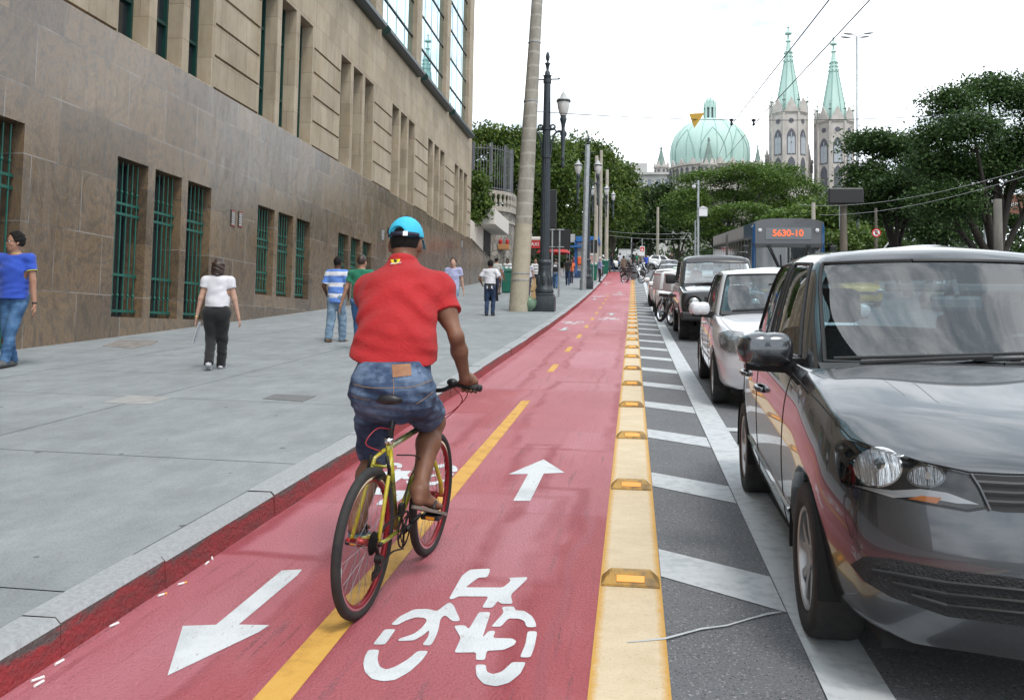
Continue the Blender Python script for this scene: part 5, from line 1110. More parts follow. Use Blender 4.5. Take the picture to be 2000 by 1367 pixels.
# ================================================================== vehicles
def paint(name, col, metal=0.0, rough=.32, coat=1.0, col2=None):
    m = M_(name, col, rough, metal, coat=coat, coatr=.02, col2=col2, scale=2.5)
    return m
GREY = paint('graphite_paint', (.090, .096, .104), .85, .24); SILVW = paint('white_car_paint', (.66, .67, .70), .15, .3); BLK = paint('black_car_paint', (.008, .008, .009), .0, .25)
WHT = paint('plain_white_car_paint', (.74, .74, .74)); REDP = paint('red_car_paint', (.45, .02, .02)); SILV = paint('silver_car_paint', (.42, .43, .45), .6, .3); YELP = paint('yellow_car_paint', (.75, .48, .02))
GLASS = glassm('car_glass', (.48, .58, .61), 1.5, .0, .08); GLASSD = glassm('tinted_glass', (.16, .18, .18), 1.5, .0, .04); LENS = glassm('lamp_lens', (.93, .94, .95), 1.45)
INTER = M_('cabin_lining', (.045, .047, .05), .8); SEAT = M_('seat_fabric', (.07, .075, .08), .9, col2=(.11, .115, .12), scale=40); LAMPIN = M_('lamp_bowl_black', (.015, .015, .017), .15); REFLC = M_('lamp_reflector', (.82, .84, .86), .26, .9, bump=1.0, bscale=34, stretch=(1, .05, .05))
AMBER = M_('amber_lens', (.8, .22, .02), .2); RIMM = M_('rim_silver', (.36, .37, .38), .35, .85, col2=(.30, .29, .28), scale=5); TYRE = M_('tyre', (.018, .018, .019), .82, col2=(.034, .032, .030), scale=12, bump=.2); REDL = M_('tail_lens', (.35, .01, .012), .15)
SEAM = M_('panel_gap', (.006, .006, .006), .8); DASH = M_('dashboard', (.03, .032, .034), .6); PLATE = M_('number_plate', (.40, .41, .42), .4)
UNDER = M_('underbody', (.008, .008, .008), .9)
def pl(tab): xs = [a for a, _ in tab]; ys = [b for _, b in tab]; return lambda x: float(np.interp(x, xs, ys))
def subsurf(vs, fs, mi, lv, crease=None):
    me = bpy.data.meshes.new('cage'); me.from_pydata(vs, [], fs)
    me.polygons.foreach_set('material_index', mi); me.update(calc_edges=True)
    bm = bmesh.new(); bm.from_mesh(me); bmesh.ops.remove_doubles(bm, verts=bm.verts, dist=1e-5); bmesh.ops.recalc_face_normals(bm, faces=bm.faces)
    bm.to_mesh(me); bm.free()
    if crease:
        at_ = me.attributes.new('crease_edge', 'FLOAT', 'EDGE')
        for e in me.edges:
            at_.data[e.index].value = crease(me.vertices[e.vertices[0]].co, me.vertices[e.vertices[1]].co)
    o = bpy.data.objects.new('tmp', me); COL.objects.link(o); md = o.modifiers.new('s', 'SUBSURF'); md.levels = lv; md.render_levels = lv; md.quality = 3
    for _ in range(6): me.materials.append(None)
    dg = bpy.context.evaluated_depsgraph_get(); r = bpy.data.meshes.new_from_object(o.evaluated_get(dg)); bpy.data.objects.remove(o); return r
def split(me, keep):
    bm = bmesh.new(); bm.from_mesh(me); bmesh.ops.delete(bm, geom=[f for f in bm.faces if f.material_index not in keep], context='FACES'); return bm
def loops(bm):
    """boundary loops as ordered coordinates"""
    E_ = {e for e in bm.edges if len(e.link_faces) == 1}; out = []
    while E_:
        e = E_.pop(); a, b = e.verts; L = [a, b]
        while True:
            nx = [q for q in L[-1].link_edges if q in E_]
            if not nx: break
            E_.discard(nx[0]); L.append(nx[0].other_vert(L[-1]))
        out.append([v.co.copy() for v in L])
    return out
class Patch:
    """grid patches laid on a car body along rays, with real thickness"""
    def __init__(s, bvh, M): s.bvh = bvh; s.M = M; s.Mi = M.inverted()
    def from_px(s, poly, name, m, parent, off=.004, th=.01, step=14, mirror=True, smooth=True):
        n = len(poly); pts = []
        for i in range(n):
            a, b2 = Vector(poly[i]), Vector(poly[(i + 1) % n]); k = max(1, int((b2 - a).length / step)); pts += [a + (b2 - a) * q / k for q in range(k)]
        nb = len(pts); x0 = min(p.x for p in pts); x1 = max(p.x for p in pts); y0 = min(p.y for p in pts); y1 = max(p.y for p in pts)
        def inside(p):
            c = False; j = nb - 1
            for i in range(nb):
                if (pts[i].y > p.y) != (pts[j].y > p.y) and p.x < (pts[j].x - pts[i].x) * (p.y - pts[i].y) / (pts[j].y - pts[i].y) + pts[i].x: c = not c
                j = i
            return c
        inn = []
        y = y0 + step * .5
        while y < y1:
            x = x0 + step * .5
            while x < x1:
                p = Vector((x, y))
                if inside(p) and min((p - q).length for q in pts) > step * .45: inn.append(p)
                x += step
            y += step
        vo, _, fa, *_ = delaunay_2d_cdt(pts + inn, [(i, (i + 1) % nb) for i in range(nb)], [list(range(nb))], 1, 1e-5)
        Mi3 = s.Mi.to_3x3(); o_ = s.Mi @ CAMP; co = []; no = []
        for v in vo:
            d = (Mi3 @ ray(v.x, v.y)).normalized(); h = s.bvh.ray_cast(o_, d)
            if h[0] is None:
                t = 5.0
                for _ in range(3):
                    q = s.bvh.find_nearest(o_ + d * t); t = (q[0] - o_).dot(d)
                h = q
            co.append(h[0]); nn = h[1]; no.append(nn if nn.dot(d) < 0 else -nn)
        return s.shell(co, no, fa, name, m, parent, off, th, mirror, smooth)
    def shell(s, co, no, fa, name, m, parent, off, th, mirror, smooth):
        bm = bmesh.new(); V = [bm.verts.new(c + n_ * off) for c, n_ in zip(co, no)]
        for f in fa:
            try: bm.faces.new([V[i] for i in f])
            except ValueError: pass
        be = [e for e in bm.edges if len(e.link_faces) == 1]; nm = {v: n_ for v, n_ in zip(V, no)}
        r = bmesh.ops.extrude_edge_only(bm, edges=be); nv = {v for g in r['geom'] if isinstance(g, bmesh.types.BMVert) for v in [g]}
        tree_ = {tuple(round(c, 6) for c in v.co): nm[v] for v in V}
        for v in nv: v.co = v.co - tree_.get(tuple(round(c, 6) for c in v.co), Vector((0, -1, 0))) * th
        bmesh.ops.recalc_face_normals(bm, faces=bm.faces)
        for f in bm.faces: f.smooth = smooth
        for e in be:
            if e.is_valid: e.smooth = False
        me = bpy.data.meshes.new(name); bm.to_mesh(me); bm.free()
        # make sure faces look outward
        o = link(name, me, m, parent)
        if mirror:
            m2 = me.copy(); m2.transform(Matrix.Diagonal((-1, 1, 1, 1))); m2.flip_normals(); link(name, m2, m, parent)
        return o
    def px3(s, x, y, off=0.0):
        d = (s.Mi.to_3x3() @ ray(x, y)).normalized(); h = s.bvh.ray_cast(s.Mi @ CAMP, d)
        if h[0] is None: return None, None
        n_ = h[1] if h[1].dot(d) < 0 else -h[1]; return h[0] + n_ * off, n_
    def line_px(s, poly, r, name, m, parent, mirror=True, step=12, off=0.0):
        P = []
        for i in range(len(poly) - 1):
            a, b2 = Vector(poly[i]), Vector(poly[i + 1]); k = max(1, int((b2 - a).length / step)); P += [a + (b2 - a) * q / k for q in range(k)]
        P.append(Vector(poly[-1])); Q = [q for q in (s.px3(p.x, p.y, off)[0] for p in P) if q is not None]
        if len(Q) < 2: return
        for sg in ((1, -1) if mirror else (1,)):
            mb = MB(); mb.tube([(q.x * sg, q.y, q.z) for q in Q], r, 5); mb.build(name, m, parent)
    def line3(s, pts, dirv, r, name, m, parent, mirror=True, off=0.0, n=24):
        """pts in car space, dropped on the body along dirv"""
        Q = []
        for p in bez(pts, n) if len(pts) > 2 else [Vector(pts[0]).lerp(Vector(pts[1]), i / n) for i in range(n + 1)]:
            d = Vector(dirv).normalized(); h = s.bvh.ray_cast(Vector(p) - d * 3, d)
            if h[0] is not None: Q.append(h[0] - d * off)
        if len(Q) < 2: return
        for sg in ((1, -1) if mirror else (1,)):
            mb = MB(); mb.tube([(q.x * sg, q.y, q.z) for q in Q], r, 5); mb.build(name, m, parent)
def wheel(parent, x, y, z, r, w, side, style=0, rimr=.66):
    """side = +1: outer face towards +x"""
    M = Matrix.Translation((x, y, z)) @ Matrix.Rotation(R(90) * side, 4, 'Y')
    mb = MB(); rr = r * rimr
    prof = [(rr * .97, -w * .45), (rr * 1.02, -w * .5), (r * .93, -w * .5), (r * .985, -w * .42), (r, -w * .3), (r, w * .3), (r * .985, w * .42), (r * .93, w * .5), (rr * 1.10, w * .5), (rr * 1.03, w * .44), (rr * .97, w * .40)]
    mb.lathe(prof, 40, (0, 0, 0), M); wh = mb.build('wheel', TYRE, parent, smooth=True)
    if wh.name.startswith('wheel'): pass
    mb = MB(); d = w * .30
    mb.lathe([(rr * 1.04, w * .42), (rr * 1.0, w * .46), (rr * .93, w * .44), (rr * .90, w * .30), (rr * .88, -w * .3)], 40, (0, 0, 0), M)
    ns = 5 if style == 0 else 6
    for k in range(ns):
        a = 2 * math.pi * k / ns
        for s in ((-1, 1) if style == 0 else (0,)):
            a0, a1 = a + s * .10, a + s * .30; hw0, hw1 = (.10, .085) if style == 0 else (.15, .2)
            P = []
            for (rad, aa, hw, zz) in [(rr * .2, a0, hw0, d * 1.15), (rr * .55, (a0 + a1) / 2, hw0 * .95, d * 1.25), (rr * .93, a1, hw1, d * 1.3)]:
                t = Vector((-math.sin(aa), math.cos(aa), 0)); c = Vector((rad * math.cos(aa), rad * math.sin(aa), zz)); P.append((c - t * hw * rr, c + t * hw * rr))
            poly = [P[0][0], P[1][0], P[2][0], P[2][1], P[1][1], P[0][1]]; mb.prism(poly, (0, 0, -d * .5), M)
    mb.lathe([(.0001, d * 1.35), (rr * .22, d * 1.3), (rr * .27, d * 1.1), (rr * .27, d * .5)], 20, (0, 0, 0), M)
    mb.build('rim', RIMM, wh, autosm=35)
    mb = MB(); mb.lathe([(.0001, d * .3), (rr * .9, d * .3)], 24, (0, 0, 0), M); mb.build('brake', UNDER, wh); return wh
def car(name, label, loc, rot, P, body, glass=GLASS, scale=1.0, lv=3, detail=True, group=None, wheels=True):
    """nose at y=0 pointing to -y, x across, z up"""
    t = thing(name, label, P.get('cat', 'car'), loc, rot, group); t.scale = (scale,) * 3
    L, W = P['L'], P['W']; fa, ra, wr = P['fa'], P['ra'], P['wr']
    zh, zb = pl(P['hood']), pl(P['belt']); wf = pl(P['plan']); sill = pl(P['sill'])
    st = P['stations']; cab0, cab1 = P['cab']
    nose = pl(P['nose']); tail = pl(P['tail'])
    rows = 7
    def prof(y):
        w = W * wf(y); b_ = zb(y); z0 = sill(y); sh = P.get('shoulder', .10)
        R_ = [(w * .80, z0), (w * .955, z0 + .035), (w * .985, z0 + (b_ - z0) * .25), (w, z0 + (b_ - z0) * .48), (w * .99, z0 + (b_ - z0) * .72), (w * P.get('sh_in', .965), b_ - sh), (w * P.get('belt_in', .91), b_)]
        zc = zh(y)
        if cab0 <= y <= cab1: R_ += [(w * .86, b_ - .012), (w * .83, b_ - .30), (0, b_ - .42)]
        else: R_ += [(w * .64, b_ + (zc - b_) * .80), (w * .31, b_ + (zc - b_) * .97), (0, zc)]
        return R_
    vs = []; fs = []; mi = []
    ns = len(st); K = 19
    fb, rb = P.get('bow', .16), P.get('rbow', .12)
    for i, y in enumerate(st):
        pr = prof(y); full = pr[:9] + [pr[9]] + [(-x, z) for x, z in pr[8::-1]]
        for x, z in full:
            u = min(1, abs(x) / (W * wf(y))) if W else 0
            f = max(0, 1 - (y / P.get('bowfade', .7))); rr = max(0, 1 - (L - y) / .6)
            dy = fb * f * (u ** 2.2) - rb * rr * (u ** 2.2)
            if i == 0: dy += nose(z)
            if i == ns - 1: dy -= tail(z)
            vs.append((x, y + dy - fb * f * 0, z))
    for i in range(ns - 1):
        for j in range(K - 1):
            fs.append((i * K + j, i * K + j + 1, (i + 1) * K + j + 1, (i + 1) * K + j))
            cabin = st[i] >= cab0 and st[i + 1] <= cab1
            mid = (st[i] < cab0 <= st[i + 1]) or (st[i] <= cab1 < st[i + 1])
            mi.append(1 if (cabin and 7 <= j <= 10) or (mid and 7 <= j <= 10) else 0)
    for i, prf, sg in ((0, nose, 1), (ns - 1, tail, -1)):
        b0 = len(vs); y = st[i]; pr = prof(y); cols = [1, .66, .33, 0, -.33, -.66, -1]; idx = {}
        for r in range(rows):
            for c, q in enumerate(cols):
                if c == 0: idx[r, c] = i * K + r
                elif c == 6: idx[r, c] = i * K + 18 - r
                elif r == 6: idx[r, c] = i * K + 6 + c
                else:
                    x, z = pr[r][0] * q, pr[r][1]; u = abs(q)
                    bw = fb if sg > 0 else rb
                    vs.append((x, y + sg * (bw * (u ** 2.2) + prf(z)), z)); idx[r, c] = len(vs) - 1
        for r in range(rows - 1):
            for c in range(6): fs.append((idx[r, c], idx[r, c + 1], idx[r + 1, c + 1], idx[r + 1, c])); mi.append(0)
    hood_e = P.get('crease', .6)
    def crease(a, b_):
        d = abs(a.y - b_.y)
        za, zb_ = zb(a.y), zb(b_.y)
        if a.y < cab0 and b_.y <= cab0 and abs(a.z - za) < .02 and abs(b_.z - zb_) < .02 and d > .02 and abs(a.x) > .5 * W and abs(b_.x) > .5 * W: return hood_e
        if abs(a.z - zb(0)) < .05 and abs(b_.z - zb(0)) < .05 and a.y < .3 and b_.y < .3: return .8
        return 0
    lo = subsurf(vs, fs, mi, lv, crease)
    # wheel arches
    bm = bmesh.new(); bm.from_mesh(lo)
    for ya in (fa, ra):
        Rr = wr * P.get('arch', 1.15); zc = wr * P.get('archz', 1.02)
        dl = [f for f in bm.faces if abs(f.calc_center_median().x) > .45 * W and (f.calc_center_median().y - ya) ** 2 + (f.calc_center_median().z - zc) ** 2 < Rr * Rr]
        bmesh.ops.delete(bm, geom=dl, context='FACES')
        bv = {v for e in bm.edges if len(e.link_faces) == 1 for v in e.verts}
        for v in bv:
            d = math.hypot(v.co.y - ya, v.co.z - zc)
            if d < Rr * 1.35 and abs(v.co.x) > .45 * W and v.co.z > sill(v.co.y) + .012:
                v.co.y = ya + (v.co.y - ya) * Rr / d; v.co.z = zc + (v.co.z - zc) * Rr / d
        es = [e for e in bm.edges if len(e.link_faces) == 1 and all(abs(math.hypot(v.co.y - ya, v.co.z - zc) - Rr) < .01 and abs(v.co.x) > .45 * W for v in e.verts)]
        r = bmesh.ops.extrude_edge_only(bm, edges=es)
        for g in r['geom']:
            if isinstance(g, bmesh.types.BMVert): g.co.x *= (1 - .07 / abs(g.co.x)) if g.co.x else 1
    bm.to_mesh(lo); bm.free()
    # greenhouse
    G = P['gh']; cols = G['cols']; rws = G['rows']; vs = []; fs = []; mi = []; nC = len(cols); ring = []
    def pos(r, c):
        kind, v = cols[c][0], cols[c][1]; rw = rws[r]; wd = rw['w']
        if kind == 'f': x = v * rw.get('wf', wd * .93); return Vector((x, rw['yf'] + rw.get('fb', .18) * v ** 2, rw['zf'] - rw.get('fz', .02) * v ** 2))
        if kind == 'r': x = v * rw.get('wr', wd * .88); return Vector((x, rw['yr'] - rw.get('rb', .1) * v ** 2, rw['zr'] - .02 * v ** 2))
        ca, cb = rw['yf'] + rw.get('fb', .18) + rw.get('a0', .07), rw['yr'] - rw.get('rb', .1) - rw.get('c0', .08)
        y = ca + (cb - ca) * v if not cols[c][2:] else cols[c][2][r]
        taper = rw.get('taper', .0); k = abs(v - .45) * 2; return Vector((wd * (1 - taper * k * k), y, rw['zf'] - rw.get('fz', .02) + (rw['zr'] - rw['zf'] + rw.get('fz', .02)) * v + rw.get('arch', 0) * (1 - (2 * v - 1) ** 2)))
    nR = len(rws); I = {}
    for r in range(nR):
        for c in range(nC):
            p = pos(r, c); I[r, c, 1] = len(vs); vs.append(tuple(p)); 
            if abs(p.x) < 1e-6: I[r, c, -1] = I[r, c, 1]
            else: I[r, c, -1] = len(vs); vs.append((-p.x, p.y, p.z))
    gr = G['glassrow']
    for r in range(nR - 1):
        for c in range(nC - 1):
            gm = cols_glass = G['glass'].get(c) if r in gr else None
            for s in (1, -1):
                q = [I[r, c, s], I[r, c + 1, s], I[r + 1, c + 1, s], I[r + 1, c, s]]; fs.append(q if s > 0 else q[::-1]); mi.append({'w': 2, 's': 3, 'b': 4}.get(gm, 0))
    r = nR - 1; mids = []
    for c in range(nC):
        p = Vector(vs[I[r, c, 1]])
        if abs(p.x) < 1e-6: mids.append(I[r, c, 1])
        else: vs.append((0, p.y, p.z + G.get('crown', .02))); mids.append(len(vs) - 1)
    for c in range(nC - 1):
        for s in (1, -1):
            q = [I[r, c, s], I[r, c + 1, s], mids[c + 1], mids[c]]; q = list(dict.fromkeys(q)); fs.append(q if s > 0 else q[::-1]); mi.append(0)
    gh = subsurf(vs, fs, mi, lv)
    # join opaque parts into the body
    bm = split(lo, {0}); b2 = split(gh, {0}); tmp = bpy.data.meshes.new('t'); b2.to_mesh(tmp); b2.free(); bm.from_mesh(tmp)
    for f in bm.faces: f.smooth = True; f.material_index = 0
    me = bpy.data.meshes.new('body'); bm.to_mesh(me); bvh = BVHTree.FromBMesh(bm); bm.free(); bo = link('body', me, body, t)
    bm = split(lo, {1})
    for f in bm.faces: f.material_index = 0; f.smooth = True
    me = bpy.data.meshes.new('cabin_tub'); bm.to_mesh(me); bm.free(); link('cabin_tub', me, INTER, t)
    for idx, nm, gm in ((2, 'windscreen', glass), (4, 'rear_window', glass), (3, 'side_window', P.get('sideglass', GLASSD))):
        bm = split(gh, {idx})
        for f in bm.faces: f.smooth = True; f.material_index = 0
        isl = []; seen = set()
        for f in bm.faces:
            if f in seen: continue
            q = [f]; seen.add(f); grp = []
            while q:
                a = q.pop(); grp.append(a)
                for e in a.edges:
                    for o in e.link_faces:
                        if o not in seen: seen.add(o); q.append(o)
            isl.append([[tuple(v.co) for v in a.verts] for a in grp])
        bm.free()
        for g_ in isl:
            mb = MB()
            for poly in g_: mb.add(poly, [range(len(poly))])
            ob = mb.build(nm, gm, t, smooth=True)
            b3 = bmesh.new(); b3.from_mesh(ob.data); Ls = loops(b3); b3.free(); mb = MB()
            for l in Ls:
                if len(l) > 6: mb.tube([Vector(p) for p in l[:-1]], .011, 6, closed=True)
            mb.build('window_seal', BLACK, ob)
    # underbody and wheel wells
    mb = MB(); mb.box((-W * .78, .25, .17), (W * .78, L - .25, .32)); mb.box((-W * .60, fa - wr * 1.3, .18), (W * .60, fa + wr * 1.3, .60)); mb.box((-W * .60, ra - wr * 1.3, .18), (W * .60, ra + wr * 1.3, .60))
    for ya in (fa, ra):
        for s in (-1, 1):
            Mw = Matrix.Translation((s * W * .80, ya, wr * 1.02)) @ Matrix.Rotation(R(90), 4, 'Y'); mb.lathe([(wr * 1.17, -W * .19), (wr * 1.17, W * .135)], 24, (0, 0, 0), Mw, (R(80), R(280)))
    mb.build('underbody', UNDER, t)
    if wheels:
        ww = P.get('tw', .19)
        for ya in (fa, ra):
            for s in (-1, 1): wheel(t, s * (W * P.get('track', .985) - ww / 2), ya, wr, wr, ww, s, P.get('rim', 0), P.get('rimr', .66))
    if detail:
        # cabin: dashboard, seats, wheel
        cy = P['cowl']; b_ = zb(cy)
        mb = MB(); mb.prism([(-W * .82, cy - .06, b_ - .03), (-W * .82, cy + .30, b_ - .015), (-W * .82, cy + .46, b_ - .14), (-W * .82, cy + .44, b_ - .5), (-W * .82, cy - .06, b_ - .5)], (W * 1.64, 0, 0)); mb.build('dashboard', DASH, t)
        mb = MB(); Mst = Matrix.Translation((W * .42, cy + .62, b_ - .03)) @ Matrix.Rotation(R(-65), 4, 'X'); mb.tube([(Mst @ Vector((.18 * math.cos(a), .18 * math.sin(a), 0))) for a in np.linspace(0, 2 * math.pi, 25)[:-1]], .016, 6, closed=True); mb.tube([Mst @ Vector((-.17, 0, 0)), Mst @ Vector((.17, 0, 0))], .02, 6); mb.build('steering_wheel', BLACK, t)
        for s in (-1, 1):
            mb = MB(); Ms = Matrix.Translation((s * W * .43, cy + 1.18, b_ - .45)) @ Matrix.Rotation(R(-14), 4, 'X'); mb.box((-.24, -.07, 0), (.24, .07, .58), Ms, .06); st_ = mb.build('seat', SEAT, t, autosm=60)
            mb = MB(); mb.box((-.13, -.05, .62), (.13, .05, .82), Ms, .045); mb.build('headrest', SEAT, st_, autosm=60)
        mb = MB(); mb.box((-W * .8, cy + 1.95, b_ - .45), (W * .8, cy + 2.1, b_ + .03), None, .05)
        for s in (-.5, .5): mb.box((s - .12, cy + 1.98, b_ + .03), (s + .12, cy + 2.07, b_ + .18), None, .04)
        mb.build('rear_bench', SEAT, t, autosm=60)
    return t, bvh
sp = lambda v: math.copysign(abs(v) ** .62, v)
def mirror_(parent, x, y, z, col, s, sc=1.0):
    mb = MB(); M = Matrix.Translation((x, y, z)) @ Matrix.Rotation(R(-8 * s), 4, 'Z')
    # moulded shell, longer at the outer end
    n = 14; prof = []
    vs = []
    for i in range(n + 1):
        a = i / n; u = -1 + 2 * a; hx = s * (u * .135 * sc)
        k = max(.02, (1 - abs(u) ** 4.5)) ** .5; kk = k * (1.0 if u > 0 else .92)
        for j in range(16):
            b_ = 2 * math.pi * j / 16; vs.append(M @ Vector((hx, -.015 + (.085 if math.sin(b_) < 0 else .045) * kk * sp(math.sin(b_)) * sc, .088 * kk * sp(math.cos(b_)) * sc * (1 - .10 * u))))
    fs = [(i * 16 + j, (i + 1) * 16 + j, (i + 1) * 16 + (j + 1) % 16, i * 16 + (j + 1) % 16) for i in range(n) for j in range(16)] + [list(range(16)), list(range(n * 16, n * 16 + 16))]
    mb.add(vs, fs); mi = mb.build('wing_mirror', col, parent, smooth=True)
    mb = MB(); zb_ = -.088 * sc
    mb.prism([M @ Vector((-s * .17 * sc, -.06, zb_ + .05)), M @ Vector((s * .11 * sc, -.075, zb_ + .05)), M @ Vector((s * .10 * sc, -.05, zb_ - .008)), M @ Vector((-s * .20 * sc, -.04, zb_ - .03))], (0, .10, 0)); mb.build('mirror_foot', BLACK, mi)
    mb = MB(); mb.box((-.115 * sc, .022, -.062 * sc), (.115 * sc, .034, .062 * sc), M, .012); mb.build('mirror_glass', CHROME, mi); return mi
def hatch(L=3.9, W=.828, wr=.298, fa=.80, ra=3.265, hoodz=.70, cowl=1.02, H=1.455, belt=.93, bow=.20, tw=(.93, .905, .84, .775, .70, .645, .42), wfr=(.90, .88, .80, .735, .665)):
    top = H - .075
    return dict(L=L, W=W, fa=fa, ra=ra, wr=wr, cab=(cowl + .10, L - .42), cowl=cowl + .12, bow=bow, rbow=.14, bowfade=.8,
        hood=[(0, hoodz + .035), (.12, hoodz + .075), (.45, hoodz + .17), (cowl, belt + .045), (cowl + .2, belt + .03), (L - .4, belt + .02), (L, belt - .05)],
        belt=[(0, hoodz), (.12, hoodz + .03), (.45, hoodz + .12), (cowl - .1, belt - .02), (cowl + .3, belt), (L - .9, belt + .065), (L - .1, belt + .05), (L, belt)],
        plan=[(0, .86), (.15, .925), (.45, .985), (.9, 1), (L - .9, 1), (L - .3, .96), (L, .88)],
        sill=[(0, .225), (.3, .205), (fa, .20), (1.3, .20), (L - 1, .20), (L, .28)],
        nose=[(.2, .04), (.30, -.005), (.45, -.015), (.58, .0), (.68, .025), (.76, .06)], tail=[(.2, .06), (.4, -.01), (.55, -.01), (.8, .04), (1.0, .10)],
        stations=[0, .10, .25, .45, .62, .80, .98, cowl + .02, cowl + .09, cowl + .22, cowl + .6, 1.95, 2.3, 2.6, 2.95, 3.15, 3.3, L - .43, L - .41, L - .25, L - .08, L],
        gh=dict(cols=[('f', 0), ('f', .35), ('f', .70), ('f', .97), ('s', 0), ('s', .30), ('s', .40), ('s', .46), ('s', .74), ('s', .92), ('s', 1), ('r', .97), ('r', .6), ('r', 0)],
            glass={0: 'w', 1: 'w', 2: 'w', 4: 's', 5: 's', 7: 's', 8: 's', 11: 'b', 12: 'b'}, glassrow=(1, 2, 3), crown=.012,
            rows=[dict(yf=cowl, yr=L - .22, zf=belt - .06, zr=belt - .02, w=W * tw[0], fb=.30, rb=.16, taper=.05, wf=W * wfr[0]), dict(yf=cowl + .05, yr=L - .25, zf=belt + .01, zr=belt + .06, w=W * tw[1], fb=.29, rb=.16, taper=.05, wf=W * wfr[1]),
                  dict(yf=cowl + .27, yr=L - .33, zf=belt + .165 * (H - belt) / .525, zr=belt + .19, w=W * tw[2], fb=.235, rb=.15, taper=.04, wf=W * wfr[2]), dict(yf=cowl + .47, yr=L - .44, zf=belt + .30 * (H - belt) / .525, zr=top - .12, w=W * tw[3], fb=.19, rb=.13, taper=.04, wf=W * wfr[3]),
                  dict(yf=cowl + .655, yr=L - .56, zf=top + .005, zr=top - .03, w=W * tw[4], fb=.155, rb=.10, taper=.03, wf=W * wfr[4], arch=.012), dict(yf=cowl + .74, yr=L - .54, zf=top + .045, zr=top + .0, w=W * tw[5], fb=.14, rb=.10, taper=.03, arch=.02),
                  dict(yf=cowl + .95, yr=L - .72, zf=H - .010, zr=H - .05, w=W * tw[6], fb=.08, rb=.06, taper=.0, arch=.012)]))
